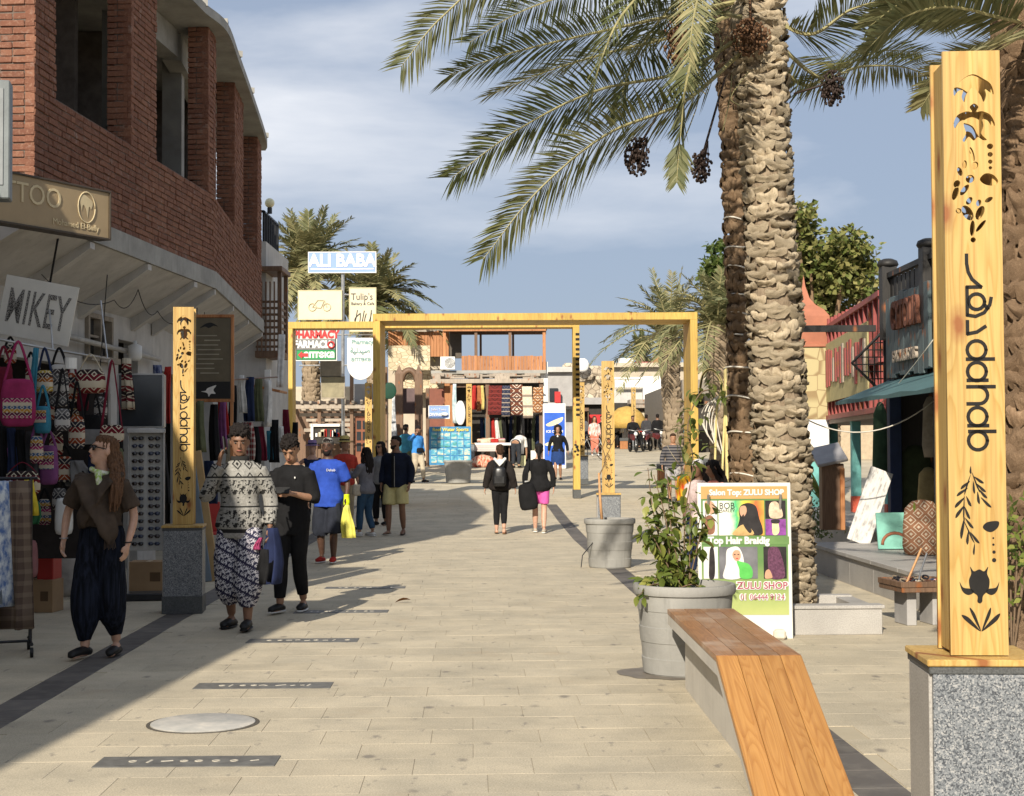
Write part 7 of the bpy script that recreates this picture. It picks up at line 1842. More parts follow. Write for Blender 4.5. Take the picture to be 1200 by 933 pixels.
# arched lamp
LY = 27.0; al_ = thing('arched_lamp', 'cream arched iron lamp stand wound with lights left of the palms', 'lamp', (pt(842, 570, LY).x, LY, 0)); YP = plain('cream_iron', (.60, .50, .22), .5, .35)
for dx in (0, 9):
    m = MB(); m.tube(crom([pt(836 + dx, 620, LY), pt(838 + dx, 540, LY), pt(840 + dx, 480, LY), pt(846, 452, LY), pt(840, 438, LY), pt(832, 433, LY), pt(824, 439, LY), pt(821, 452, LY), pt(820, 462, LY)], 6), .022, 6); m.build('arched_pipe', YP, al_, True, True)
m = MB(); c = pt(820, 470, LY); m.lathe([(.02, .14), (.09, .06), (.075, -.1), (.03, -.13)], 8, c); m.build('lantern', DARKMETAL, al_, world=True)
for k in range(7): x = 826 + k * 3; MB().tube(crom([pt(846, 462, LY), pt(x, 476, LY), pt(x - 4, 492 + k % 3 * 6, LY), pt(x + 4, 512 + k * 4, LY)], 5), .012, 5).build('light_rope', ROPE, al_, True, True)
MB().tube([pt(850, 430, LY), pt(853, 600, LY)], .03, 6).build('side_pole', YP, al_, world=True)
cr_ = thing('climbing_plant', 'thin climbing plant with broad leaves on the arched lamp', 'plant', (pt(818, 600, 26.6).x, 26.6, 0)); rn = random.Random(4)
pth = crom([pt(806, 600, 26.4) - cr_.location, pt(812, 540, 26.5) - cr_.location, pt(806, 500, 26.5) - cr_.location, pt(820, 462, 26.6) - cr_.location, pt(842, 456, 26.8) - cr_.location], 8); MB().tube(pth, .012, 5).build('stem', STEM, cr_, True)
lm2 = [leaf_mesh('leaf', LEAF_B, .17, .10, .3, .3), leaf_mesh('leaf', TREELEAF, .16, .09, .3, .4)]; xf = []
for k in range(110):
    p = pth[rn.randrange(4, len(pth))] + Vector((rn.gauss(0, .14), rn.gauss(0, .14), rn.gauss(0, .10))); xf.append(Matrix.Translation(Vector(cr_.location) + p) @ Matrix.Rotation(rn.uniform(0, 6.28), 4, 'Z') @ Matrix.Rotation(rn.uniform(-1.2, .4), 4, 'X'))
pieces('leaf', lm2, xf, cr_)
# motorbikes
def motorbike(lab, px, Yb, rz):
    c = Vector((pt(px, 530, Yb).x, Yb, gz(Yb))); t = thing('motorbike', lab, 'motorbike', c, rz, 'motorbikes at the far end of the street')
    for y in (-.62, .62):
        m = MB(); m.tube([(0, y + math.cos(a) * .28, .32 + math.sin(a) * .28) for a in [k * .4488 for k in range(15)]], .05, 6); w_ = m.build('wheel', BLACK, t, True); MB().sph((0, y, .32), (.06, .09, .09), 8, 6).build('hub', STEEL, w_, True)
    MB().loft([[Vector((sx * w, y, z + sz_)) for sx, sz_ in ((-1, -.1), (1, -.1), (1, .1), (-1, .1))] for y, w, z in ((-.35, .10, .62), (-.1, .16, .72), (.3, .14, .74), (.75, .08, .80))]).build('body', plain('bike_paint', (.10, .02, .02), .3, .5), t)
    MB().bbox((0, .3, .84), (.22, .62, .08), .03).build('seat', BLACK, t); MB().tube([(-.32, -.42, 1.02), (0, -.5, .95), (.32, -.42, 1.02)], .018, 6).build('handlebar', STEEL, t, True); MB().tube([(0, -.48, .95), (0, -.62, .32)], .03, 6).build('fork', STEEL, t); MB().sph((0, -.58, .82), (.09, .06, .09), 10, 7).build('headlight', PLASTICW, t, True)
    return t
motorbike('motorbike facing the camera under a dark rider at the street end', 742, 70, R(8)); motorbike('motorbike parked right of the dark rider', 758, 71, R(-20)); motorbike('motorbike parked behind the orange planter box', 767, 73, R(30))
bk = thing('bicycle', 'bicycle standing behind the notched gate post', 'bicycle', Vector((pt(694, 540, 60).x, 60, gz(60))), R(75))
for y in (-.5, .5): m = MB(); m.tube([(0, y + math.cos(a) * .32, .34 + math.sin(a) * .32) for a in [k * .3142 for k in range(21)]], .016, 5); m.build('wheel', BLACK, bk, True)
MB().tube([(0, -.5, .34), (0, -.3, .85), (0, .2, .85), (0, 0, .34), (0, -.35, .72)], .018, 5).build('frame', STEEL, bk); MB().tube([(0, .5, .34), (0, .2, .85), (0, .2, .98)], .016, 5).build('seat_stay', STEEL, bk); MB().tube([(-.25, -.32, 1.0), (0, -.3, .98), (.25, -.32, 1.0)], .014, 5).build('handlebar', STEEL, bk); MB().bbox((0, .22, 1.0), (.14, .26, .05), .02).build('saddle', BLACK, bk)
# ------------------------------------------------------------------ people
def m_skin(name, c):
    g = NG('skin_' + name, .5, .35); v = g.obj(); n = g.noise(v, 14, 4, .6)
    g.col(g.ramp(n, [(.3, tuple(x * .86 for x in c)), (.7, tuple(min(1, x * 1.1) for x in c))])); g.b.inputs['Subsurface Weight'].default_value = .06
    g.b.inputs['Subsurface Radius'].default_value = (.02, .008, .004); g.bump(g.noise(v, 120, 2), .1, .002); return g.m
SK = {'fair': m_skin('fair', (.50, .30, .21)), 'tan': m_skin('tan', (.36, .20, .125)), 'brown': m_skin('brown', (.20, .105, .065)), 'dark': m_skin('dark', (.085, .045, .03))}
def m_hair(name, c):
    g = NG('hair_' + name, .75, .15); v = g.obj(); n = g.noise(g.mp(v, (90, 90, 7)), 1, 3, .6)
    g.col(g.ramp(n, [(.3, tuple(x * .5 for x in c)), (.7, tuple(x * 1.5 for x in c))])); g.bump(n, .6, .004); return g.m
HR = {'black': m_hair('black', (.014, .011, .010)), 'brown': m_hair('brown', (.105, .055, .03)), 'dbrown': m_hair('dark_brown', (.045, .024, .014)), 'grey': m_hair('grey', (.12, .11, .10))}
EYEW = plain('eye_white', (.30, .27, .24), .25, .5, .03, 3, 0); LIP = plain('lip', (.27, .085, .07), .5, .35, .1, 20, 0)
DEF = dict(sh=(.163, .0, 1.388), el=(.215, .03, 1.14), wr=(.225, -.06, .90), hip=(.092, 0, .92), kn=(.105, -.015, .50), an=(.11, .02, .085), toe=(.125, -.17, .02))
TOR = [(.84, .125, .095, 0), (.90, .168, .112, .004), (.97, .165, .108, .004), (1.06, .142, .096, .0), (1.14, .138, .094, -.003), (1.25, .150, .104, -.006), (1.34, .162, .106, -.002), (1.405, .150, .088, .006), (1.45, .095, .068, .012), (1.495, .060, .060, .012), (1.56, .054, .056, -.002)]
HEAD = [(1.522, .022, .028, -.052), (1.534, .044, .048, -.040), (1.556, .057, .070, -.022), (1.585, .066, .084, -.008), (1.62, .072, .092, 0), (1.655, .076, .097, .003), (1.69, .077, .097, .006), (1.722, .066, .084, .009), (1.743, .044, .056, .010), (1.753, .016, .02, .010)]
def ringe(z, rx, ry, cy, n=20, cx=0): return [Vector((cx + math.cos(2 * math.pi * k / n) * rx, cy + math.sin(2 * math.pi * k / n) * ry, z)) for k in range(n)]
class Person:
    def __init__(s, lab, px, Y, rz=0, H=1.72, skin='tan', vox=.014, wide=1.0, pose=None, yaw=0, pitch=0, fem=False, bend=0, z=None, group=None, near=False, roll=0):
        p = pt(px, 560, Y)
        s.t = thing('person', lab, 'person', (p.x, Y, gz(Y) if z is None else z), rz, group); k = H / 1.75; s.t.scale = (k, k, k)
        s.v = vox; s.w = wide; s.skin = SK[skin]; s.fem = fem; s.near = near
        s.J = {}
        for sd, sg in (('r', -1), ('l', 1)):
            for n_, v in DEF.items(): s.J[n_ + sd] = Vector((v[0] * sg * (s.w if n_ in ('sh', 'el', 'wr', 'hip') else 1), v[1], v[2]))
        for n_, v in (pose or {}).items():
            if not n_.startswith('h_'): s.J[n_] = Vector(v)
        s.hd = {sd: (Vector(pose['h_' + sd]).normalized() if pose and 'h_' + sd in pose else None) for sd in 'rl'}
        s.B = Matrix.Translation((0, 0, .95)) @ Matrix.Rotation(bend, 4, 'X') @ Matrix.Translation((0, 0, -.95))
        s.HM = s.B @ Matrix.Translation((0, .005, 1.52)) @ Matrix.Rotation(yaw, 4, 'Z') @ Matrix.Rotation(pitch, 4, 'X') @ Matrix.Rotation(roll, 4, 'Y') @ Matrix.Translation((0, -.005, -1.52))
        s.bent = bend != 0
        s.body()
    def torso(s, m, z0, z1, g=0.0, gy=None, hemw=0):
        gy = g if gy is None else gy; st0 = len(m.v); rings = []
        zs = sorted(set([z0, z1] + [r[0] for r in TOR if z0 < r[0] < z1]))
        for z in zs:
            for a, b in zip(TOR, TOR[1:]):
                if a[0] <= z <= b[0]:
                    t = (z - a[0]) / (b[0] - a[0]); q = [a[i] + (b[i] - a[i]) * t for i in range(4)]; break
            else: q = list(TOR[0] if z < TOR[0][0] else TOR[-1])
            rx, ry = q[1] * s.w, q[2] * s.w
            if s.fem: rx *= (.90 if z > 1.3 else (.92 if z > 1.05 else 1.06)); ry *= 1.0 + (.12 if 1.2 < z < 1.36 else 0)
            e = hemw * max(0, (1.1 - z) / .3) if z < 1.1 else 0
            rings.append(ringe(z, rx + g + e, ry + gy + e * .7, q[3]))
        m.loft(rings)
        if s.bent: m.xf(s.B, st0)
        return m
    def limb(s, m, names, rad, upto=1.0, n=12, bent=False):
        P_ = [s.J[q] for q in names]
        if upto < 1:
            L = [(b - a).length for a, b in zip(P_, P_[1:])]; tot = sum(L) * upto; out = [P_[0]]
            for a, b, l in zip(P_, P_[1:], L):
                if tot >= l: out.append(b); tot -= l
                else: out.append(a.lerp(b, tot / l)); break
            P_ = out
        # densify and round the joints
        path = crom(P_, 6) if len(P_) > 2 else [P_[0].lerp(P_[1], i / 6) for i in range(7)]
        rr_ = [v.x for v in crom([(r, 0, 0) for r in rad], 6)]
        N = len(path); rads = [rr_[min(len(rr_) - 1, round(i * (len(rr_) - 1) / (N - 1)))] for i in range(N)]
        st0 = len(m.v); m.tube(path, rads, n)
        return m
    def hand(s, m, sd):
        w, e = s.J['wr' + sd], s.J['el' + sd]; d = s.hd[sd] or (w - e).normalized(); sg = -1 if sd == 'r' else 1
        inn = Vector((-sg, 0, 0)); inn = (inn - d * inn.dot(d)).normalized(); fr = d.cross(inn) * (-1 if sg > 0 else 1)
        if fr.y > 0: fr = -fr
        m.tube([w - d * .01, w + d * .03, w + d * .06, w + d * .088], [(.026, .020), (.036, .016), (.041, .016), (.036, .013)], 10, up=inn)
        for i, (o, l) in enumerate(((.030, .066), (.010, .078), (-.010, .074), (-.029, .058))):
            b = w + d * .08 + fr * o; k1 = b + d * l * .5 + inn * .010; k2 = k1 + d * l * .4 + inn * .026
            m.tube([b - d * .02, b, k1, k2], [.0095, .0095, .0088, .007], 7)
        b = w + d * .03 + fr * .026; m.tube([b, b + fr * .024 + d * .026 + inn * .012, b + fr * .026 + d * .062 + inn * .02], [.012, .0105, .008], 7)
    def body(s):
        m = MB(); s.torso(m, .84, 1.56)
        for sd in 'rl':
            f = .9 if s.fem else 1.0; wq = .5 + .5 * s.w
            s.limb(m, ['sh' + sd, 'el' + sd, 'wr' + sd], [.050 * f * wq, .044 * f * wq, .039 * f * wq, .036 * f * wq, .025 * f])
            s.limb(m, ['hip' + sd, 'kn' + sd, 'an' + sd], [.088 * wq, .076 * wq, .055 * wq, .054 * wq, .036])
            s.hand(m, sd)
            a, t_ = s.J['an' + sd], s.J['toe' + sd]; hl = a + (a - t_).normalized() * .05; hl.z = t_.z + .015
            m.tube([hl, a - Vector((0, 0, .04)), a.lerp(t_, .55) - Vector((0, 0, .012)), t_], [(.032, .026), (.034, .036), (.042, .024), (.032, .014)], 10)
        st0 = len(m.v)
        m.loft([ringe(*r) for r in HEAD])
        m.tube([(0, -.088, 1.655), (0, -.104, 1.632), (0, -.113, 1.612), (0, -.094, 1.602)], [.010, .012, .016, .012], 8)
        m.sph((0, -.093, 1.578), (.026, .014, .013), 8, 6); m.sph((0, -.086, 1.675), (.055, .016, .010), 10, 6)
        for sg in (-1, 1): m.sph((sg * .078, .005, 1.632), (.012, .022, .032), 8, 6)
        m.tube([(0, .012, 1.47), (0, .004, 1.53), (0, -.004, 1.57)], [.062 * (.85 if s.fem else 1), .055 * (.85 if s.fem else 1), .05], 12)
        m.xf(s.HM, st0)
        s.body_o = link('body', remesh(m, 'body', s.skin, s.v * .85, 2), s.t)
        if s.near:
            for sg in (-1, 1):
                q = MB().sph((sg * .031, -.0855, 1.645), (.0125, .008, .005), 8, 6).xf(s.HM).build('eye', EYEW, s.t, True)
                MB().sph((sg * .031, -.0915, 1.645), (.0072, .004, .0055), 8, 6).xf(s.HM).build('iris', BLACK, q, True)
                MB().tube([(sg * .012, -.097, 1.664), (sg * .032, -.098, 1.669), (sg * .052, -.088, 1.663)], (.006, .003), 5).xf(s.HM).build('eyebrow', HR['black'], s.t, True)
            MB().tube([(-.022, -.100, 1.579), (0, -.108, 1.580), (.022, -.100, 1.579)], [(.003, .004), (.005, .006), (.003, .004)], 6).xf(s.HM).build('lips', LIP, s.t, True)
    def cl(s, m, name, mat, vox=None, amp=.007, sc=(9, 9, 5), it=4, label=None):
        o = link(name, remesh(m, name, mat, vox or s.v, it, (amp, sc)), s.t)
        if label: o['label'] = label
        return o
    def top(s, name, mat, sleeve=.35, g=.018, hem=.86, neck=1.462, hemw=0, sg_=None, amp=.007, bulk=0, sides='rl', label=None):
        m = MB(); s.torso(m, hem, neck, g + bulk, g + bulk * 1.2, hemw)
        for sd in sides:
            b = g * .8 + bulk * .7 + (sg_ or 0) * .6; f = .9 if s.fem else 1.0; J = s.J['sh' + sd]
            m.sph(J - Vector((J.x * .10, 0, .008)), .046 + g * .7 + bulk * .6, 10, 8)
            if sleeve > 0: s.limb(m, ['sh' + sd, 'el' + sd, 'wr' + sd], [.050 * f + b, .047 * f + b, .043 * f + b, .039 * f + b, .031 * f + b] if sleeve > .6 else [.050 * f + b, .050 * f + b, .049 * f + b], sleeve)
        return s.cl(m, name, mat, None, amp, (10, 10, 6), 4, label)
    def bottoms(s, name, mat, upto=.93, g=.018, rad=None, waist=1.0, amp=.006, label=None, gh=None):
        m = MB(); s.torso(m, .85, waist, gh if gh is not None else min(g, .008))
        m.sph((0, .0, .86), (.13 * s.w + min(g, .012), .098 * s.w + min(g, .012), .085 + min(g, .012)), 14, 9)
        for sd in 'rl':
            r = rad or [.088 + g, .080 + g, .062 + g, .060 + g, .045 + g]
            s.limb(m, ['hip' + sd, 'kn' + sd, 'an' + sd], r, upto)
        return s.cl(m, name, mat, None, amp, (9, 9, 4), 4, label)
    def skirt(s, mat, hem=.45, g=.02, w=.02):
        m = MB(); s.torso(m, .88, 1.02, g); m.loft([ringe(.90, .175 * s.w + g, .12 * s.w + g, 0), ringe(.7, .185 * s.w + g + w * .5, .13 * s.w + g + w, -.005), ringe(hem, .17 * s.w + g + w, .125 * s.w + g + w, -.01)]); return s.cl(m, 'skirt', mat, None, .008, (12, 12, 3))
    def shoes(s, mat, sole=None, kind='shoe'):
        for sd in 'rl':
            a, t_ = s.J['an' + sd], s.J['toe' + sd]; d = (t_ - a); d.z = 0; d.normalize(); m = MB(); z0 = t_.z - .012
            up = Vector((0, 0, 1)); hl = a - d * .06; hl.z = z0 + .03; mid = a.lerp(t_, .5); mid.z = z0 + .038; tp_ = t_ + d * .035; tp_.z = z0 + .022
            if kind == 'sandal': m.tube([hl - up * .018, mid - up * .03, tp_ - up * .014], [(.034, .008), (.042, .008), (.030, .007)], 10, up=(0, 0, 1))
            else: m.tube([hl - d * .005, hl + d * .05 + up * .012, mid + up * .004, t_ + up * (.028 - .0), tp_], [(.034, .03), (.040, .042), (.046, .038), (.042, .026), (.022, .014)], 12, up=(0, 0, 1))
            o = m.build('shoe' if kind != 'sandal' else 'sandal', mat, s.t, True)
            if sole: MB().tube([Vector((hl.x, hl.y, z0 + .006)) - d * .01, Vector((mid.x, mid.y, z0 + .006)), Vector((tp_.x, tp_.y, z0 + .008))], [(.040, .010), (.050, .010), (.034, .009)], 10, up=(0, 0, 1)).build('sole', sole, o, True)
    def hair(s, kind, col):
        m = MB(); mat = HR[col]; st0 = 0; amp = .004; sc = (30, 30, 30)
        m.sph((0, .020, 1.680), (.083, .094, .088), 18, 12); m.sph((0, .002, 1.714), (.078, .093, .052), 14, 9); m.sph((0, .045, 1.63), (.076, .066, .075), 14, 9)
        if kind == 'curly': m.sph((0, -.016, 1.728), (.082, .088, .050), 14, 9); m.sph((0, .02, 1.74), (.08, .085, .05), 14, 9); amp = .026; sc = (46, 46, 46)
        if kind == 'bun': m.sph((0, .075, 1.73), .045, 10, 8)
        if kind in ('long', 'longl'):
            m.tube([(0, .06, 1.66), (0, .09, 1.55), (0, .11, 1.42), (.02, .115, 1.28), (.03, .10, 1.20)], [(.078, .04), (.095, .045), (.11, .045), (.09, .035), (.04, .02)], 14, up=(0, 1, 0))
            for sg in (-1, 1): m.tube([(sg * .05, -.03, 1.72), (sg * .082, -.02, 1.64), (sg * .09, .0, 1.54), (sg * .11, -.02 if kind == 'longl' else .04, 1.42), (sg * .12, -.06 if kind == 'longl' else .05, 1.30), (sg * .12, -.09 if kind == 'longl' else .05, 1.20)], [.022, .028, .034, .04, .036, .012], 9)
            amp = .012; sc = (45, 45, 8)
        if kind == 'pony': m.tube([(0, .09, 1.70), (0, .13, 1.64), (0, .135, 1.52), (0, .125, 1.40)], [.03, .035, .034, .012], 9); amp = .006
        if kind == 'big': m.sph((0, .03, 1.66), (.13, .11, .14), 16, 10); m.sph((0, .05, 1.52), (.14, .09, .12), 14, 9); amp = .025; sc = (30, 30, 30)
        m.xf(s.HM, 0)
        if kind == 'side':
            for x, y, q in ((0, .02, 1), (-.03, .05, .95), (.025, -.02, .9), (.03, .05, .95), (-.01, -.03, .8)): m.tube(crom([(.045 + x, .02 + y, 1.69), (.085 + x, .02 + y, 1.60), (.12 + x, -.02 + y, 1.50), (.15 + x, -.09 + y, 1.40), (.16 + x, -.135 + y * .6, 1.28), (.15 + x, -.145 + y * .5, 1.16)], 3), [v * q for v in (.028, .029, .030, .030, .030, .030, .029, .029, .028, .027, .026, .024, .021, .017, .012, .005)], 8)
            amp = .013; sc = (60, 60, 7)
        return s.cl(m, 'hair', mat, max(.006, s.v * .6), amp, sc, 1)
    def beard(s, col):
        m = MB(); m.sph((0, -.062, 1.553), (.052, .046, .040), 12, 8); m.sph((0, -.04, 1.58), (.068, .05, .035), 12, 8); m.xf(s.HM, 0); return s.cl(m, 'beard', HR[col], max(.007, s.v * .7), .004, (40, 40, 40), 1)
    def hat(s, mat, brim=.15, band=None, h=.10, lower=0):
        z = 1.70 - lower; o = MB().lathe([(.092, z), (brim, z - .012), (brim, z - .006), (.095, z + .01), (.092, z + .05), (.085, z + h), (.03, z + h + .012)], 20, (0, .008, 0)).xf(s.HM).build('hat', mat, s.t, True)
        if band: MB().lathe([(.097, z + .012), (.096, z + .04), (.09, z + .04), (.09, z + .012)], 20, (0, .008, 0), True).xf(s.HM).build('hat_band', band, o, True)
        return o
    def cap(s, mat, peak=True):
        m = MB(); m.sph((0, .012, 1.70), (.086, .102, .072), 16, 10)
        if peak: m.tube([(0, -.07, 1.70), (0, -.15, 1.69)], [(.07, .008), (.055, .006)], 10, up=(0, 0, 1))
        m.xf(s.HM, 0); return m.build('cap', mat, s.t, True, split=False)
    def shades(s):
        o = None
        for sg in (-1, 1): o = MB().sph((sg * .033, -.099, 1.645), (.030, .010, .022), 10, 8).xf(s.HM).build('sunglass_lens', plain('shade_lens', (.008, .007, .007), .1, .6, .1, 3, 0), s.t, True)
        m = MB(); m.tube([(-.075, .0, 1.652), (-.066, -.085, 1.656), (0, -.104, 1.655), (.066, -.085, 1.656), (.075, .0, 1.652)], .005, 5).xf(s.HM).build('sunglass_frame', BLACK, s.t)
    def at(s, p): return s.t.matrix_basis @ Vector(p)
    def atm(s): return Matrix.Translation(s.t.location) @ s.t.rotation_euler.to_matrix().to_4x4() @ Matrix.Diagonal((*s.t.scale, 1))
def loose(name, lab, cat, m, mat, M=None, smooth=True, disp=None, vox=None):
    if vox: me = remesh(m, name, mat, vox, 3, disp)
    else: me = m.mesh(name, mat, smooth)
    o = link(name, me)
    if M is not None: o.matrix_basis = M
    return tag(o, lab, cat)
def walk(st=.22, f='r', sep=.1):
    """legs mid-stride: foot f forward"""
    b = 'l' if f == 'r' else 'r'; sf = -1 if f == 'r' else 1; sb = -sf
    return {'kn' + f: (sf * sep, -st * .75, .52), 'an' + f: (sf * sep, -st, .09), 'toe' + f: (sf * (sep + .02), -st - .19, .03), 'kn' + b: (sb * sep, st * .12 - .03, .50), 'an' + b: (sb * sep, st * .95, .12), 'toe' + b: (sb * (sep + .02), st * .95 - .17, .02)}
# 1 woman in shawl ---------------------------------------------------------
pz = {**walk(.10, 'r', .09), 'elr': (-.30, .05, 1.16), 'wrr': (-.29, -.06, .93), 'ell': (.25, .05, 1.14), 'wrl': (.25, -.07, .90)}
p = Person('woman with long hair, sunglasses and a brown shawl over dark harem trousers', 119, 11.95, R(-8), 1.70, 'fair', .010, .98, pz, yaw=R(-50), pitch=R(-12), fem=True, near=True)
p.bottoms('harem_trousers', (lambda g: (g.col(g.ramp(g.noise(g.mp(g.obj(), (45, 45, 3)), 1, 3, .6), [(.4, (.005, .006, .009)), (.64, (.016, .02, .034))])), g.bump(g.noise(g.mp(g.obj(), (60, 60, 2)), 1, 2), .5, .006), g.m)[2])(NG('navy_crinkle_cloth', .9, .1)), .94, .03, [.102, .11, .118, .11, .05], 1.03, .013, gh=.016)
p.top('top', BLK, .42, .014, .95, 1.40, 0, None, .005)
m = MB(); p.torso(m, 1.04, 1.46, .03, .034); 
m.tube([(-.17, .0, 1.44), (-.10, -.10, 1.40), (0, -.14, 1.25), (.09, -.15, 1.10), (.13, -.14, .98), (.13, -.13, .90)], [(.06, .03), (.09, .035), (.11, .035), (.10, .03), (.07, .022), (.03, .012)], 12)
m.tube([(.15, .0, 1.45), (.09, -.11, 1.40), (-.02, -.145, 1.24), (-.12, -.11, 1.10), (-.16, .0, 1.05)], [(.06, .03), (.08, .03), (.09, .03), (.08, .03), (.05, .03)], 12)
for sd in 'rl': p.limb(m, ['sh' + sd, 'el' + sd, 'wr' + sd], [.072, .074, .078], .42)
p.cl(m, 'shawl', cloth('umber_shawl', (.065, .048, .036), .3, 7), .011, .016, (14, 14, 5), 3)
m = MB(); 
for k in range(9): m.tube([(.09 + k * .01, -.145, .93), (.088 + k * .012, -.15, .86 + (k % 3) * .008)], .0035, 4)
m.build('shawl_fringe', cloth('umber_shawl', (.065, .048, .036)), p.t, split=False)
m = MB(); m.tube([(math.cos(a) * .072, math.sin(a) * .07 - .012, 1.475 - .02 * math.sin(a + 1.6)) for a in [k * .4488 for k in range(15)]], .022, 7); m.tube([(0, -.08, 1.47), (.03, -.12, 1.40), (.035, -.13, 1.35)], [.025, .03, .018], 7)
p.cl(m, 'scarf', m_tie('lime_scarf', (.30, .45, .08), (.65, .65, .55), 26), .008, .004, (20, 20, 20), 2)
p.hair('side', 'brown'); p.shades(); p.shoes(BLACK)
m = MB(); m.tube([p.J['wrr'] + Vector((math.cos(a) * .03, math.sin(a) * .03, .015)) for a in [k * .4488 for k in range(15)]], .005, 5); m.build('bracelet', STEEL, p.t, True)
m = MB(); m.tube([p.J['wrl'] + Vector((math.cos(a) * .03, math.sin(a) * .03, .015)) for a in [k * .4488 for k in range(15)]], .005, 5); m.build('bracelet', BLACK, p.t, True)
# 2 man on the phone -----------------------------------------------------
def m_fleece():
    g = NG('patterned_fleece', .95, .08); v = g.obj(); s = g.sep(v)
    z = s[2]; ang = g.mt('MULTIPLY', g.mt('ADD', s[0], g.mt('MULTIPLY', s[1], .6)), 1.0)
    grey = (.27, .262, .24); blk = (.018, .018, .018)
    row = g.ramp(g.mr(z, .82, 1.48, 0, 1), [(0, 0), (.03, 1), (.08, 0), (.10, .5), (.33, 0), (.36, 1), (.38, 0), (.42, .75), (.50, 0), (.53, .5), (.72, 0), (.75, 1), (.77, .75), (.98, 1)], True)
    tri = g.mt('ABSOLUTE', g.mt('SUBTRACT', g.mt('FRACT', g.mt('MULTIPLY', ang, 9)), .5)); tz_ = g.mt('ABSOLUTE', g.mt('SUBTRACT', g.mt('FRACT', g.mt('MULTIPLY', z, 8)), .5))
    dia = g.ramp(g.mt('ADD', tri, tz_), [(0, 1), (.14, 0), (.3, 1), (.42, 0)], True)
    # animal row: blotches repeated round the chest
    cell = g.cmb(g.mt('SUBTRACT', g.mt('FRACT', g.mt('MULTIPLY', ang, 7)), .5), 0, g.mt('SUBTRACT', g.mt('FRACT', g.mt('MULTIPLY', z, 7)), .5))
    bl = g.noise(g.mp(cell, (1, 1, 1)), 4.2, 3, .6); ani = g.mt('GREATER_THAN', bl, .52)
    full = g.mt('GREATER_THAN', row, .9); mid = g.mt('MULTIPLY', g.mt('GREATER_THAN', row, .6), g.mt('LESS_THAN', row, .9)); an = g.mt('MULTIPLY', g.mt('GREATER_THAN', row, .4), g.mt('LESS_THAN', row, .6))
    f = g.mt('MAXIMUM', g.mt('MAXIMUM', full, g.mt('MULTIPLY', mid, dia)), g.mt('MULTIPLY', an, ani))
    g.col(g.mix(g.mt('MULTIPLY', f, .97), g.ramp(g.noise(v, 60, 3), [(.3, tuple(x * .75 for x in grey)), (.7, tuple(x * 1.2 for x in grey))]), blk)); g.bump(g.noise(v, 220, 2), .6, .004); return g.m
def m_harem():
    g = NG('printed_harem_cloth', .9, .1); v = g.obj(); v2 = g.mp(v, (1, 1, 1), (0, 0, 0), (0, R(-28), 0)); s = g.sep(v2)
    band = g.mt('FRACT', g.mt('MULTIPLY', s[2], 9)); col = g.mt('FRACT', g.mt('MULTIPLY', s[0], 14))
    n = g.noise(g.cmb(g.mt('SUBTRACT', col, .5), 0, g.mt('SUBTRACT', band, .5)), 4.5, 3, .6)
    f = g.mt('GREATER_THAN', n, .5); ln = g.mt('LESS_THAN', band, .14); z2 = g.mt('MULTIPLY', g.mt('GREATER_THAN', band, .86), g.mt('GREATER_THAN', g.mt('FRACT', g.mt('MULTIPLY', s[0], 60)), .5))
    g.col(g.mix(g.mt('MAXIMUM', g.mt('MAXIMUM', f, ln), z2), (.50, .49, .52), (.03, .03, .06))); g.bump(g.noise(v, 150, 2), .3, .003); return g.m
pz = {**walk(.11, 'l', .10), 'elr': (-.27, -.09, 1.16), 'wrr': (-.150, -.13, 1.44), 'h_r': (.22, .12, 1), 'ell': (.265, .04, 1.13), 'wrl': (.285, -.06, .89)}
p = Person('man on the phone in a grey animal-patterned fleece and printed harem trousers', 281, 13.75, R(-5), 1.79, 'brown', .010, 1.02, pz, yaw=R(12), pitch=R(14), near=True)
p.bottoms('harem_trousers', m_harem(), .87, .03, [.108, .12, .125, .125, .07], 1.0, .012)
p.top('fleece_jacket', m_fleece(), .97, .018, .79, 1.462, .035, .004, .009, .008)
m = MB(); m.lathe([(.075, 1.44), (.082, 1.47), (.078, 1.505), (.066, 1.505), (.066, 1.45)], 18, (0, .0, 0), True); m.build('collar', m_fleece(), p.t, True)
p.hair('curly', 'black'); p.shoes(BLACK, BLACK)
M = p.atm()
loose('mobile_phone', 'black mobile phone held to the ear by the man in the patterned fleece', 'phone', MB().bbox((0, 0, 0), (.012, .072, .145), .004), BLACK, M @ Matrix.Translation((-.105, -.10, 1.60)) @ Matrix.Rotation(R(-12), 4, 'Y') @ Matrix.Rotation(R(-20), 4, 'X'), False)
m = drape(.20, .48, .16, 4, .5, .45, 8); loose('carried_jacket', 'navy jacket with pink lining carried by the man on the phone', 'jacket', m, cloth('navy_jacket', (.018, .025, .065)), M @ Matrix.Translation((.29, -.06, .88)))
m = drape(.17, .30, .15, 3, .5, .5, 9); loose('carried_bag', 'black bag carried under the navy jacket', 'bag', m, BLK, M @ Matrix.Translation((.24, -.09, .70))); loose('pink_cloth', 'small pink cloth in the bundle of the man on the phone', 'cloth', drape(.05, .10, .07, 3, .5, .6, 3), cloth('dusty_pink', (.36, .06, .15)), M @ Matrix.Translation((.215, -.155, .80)))
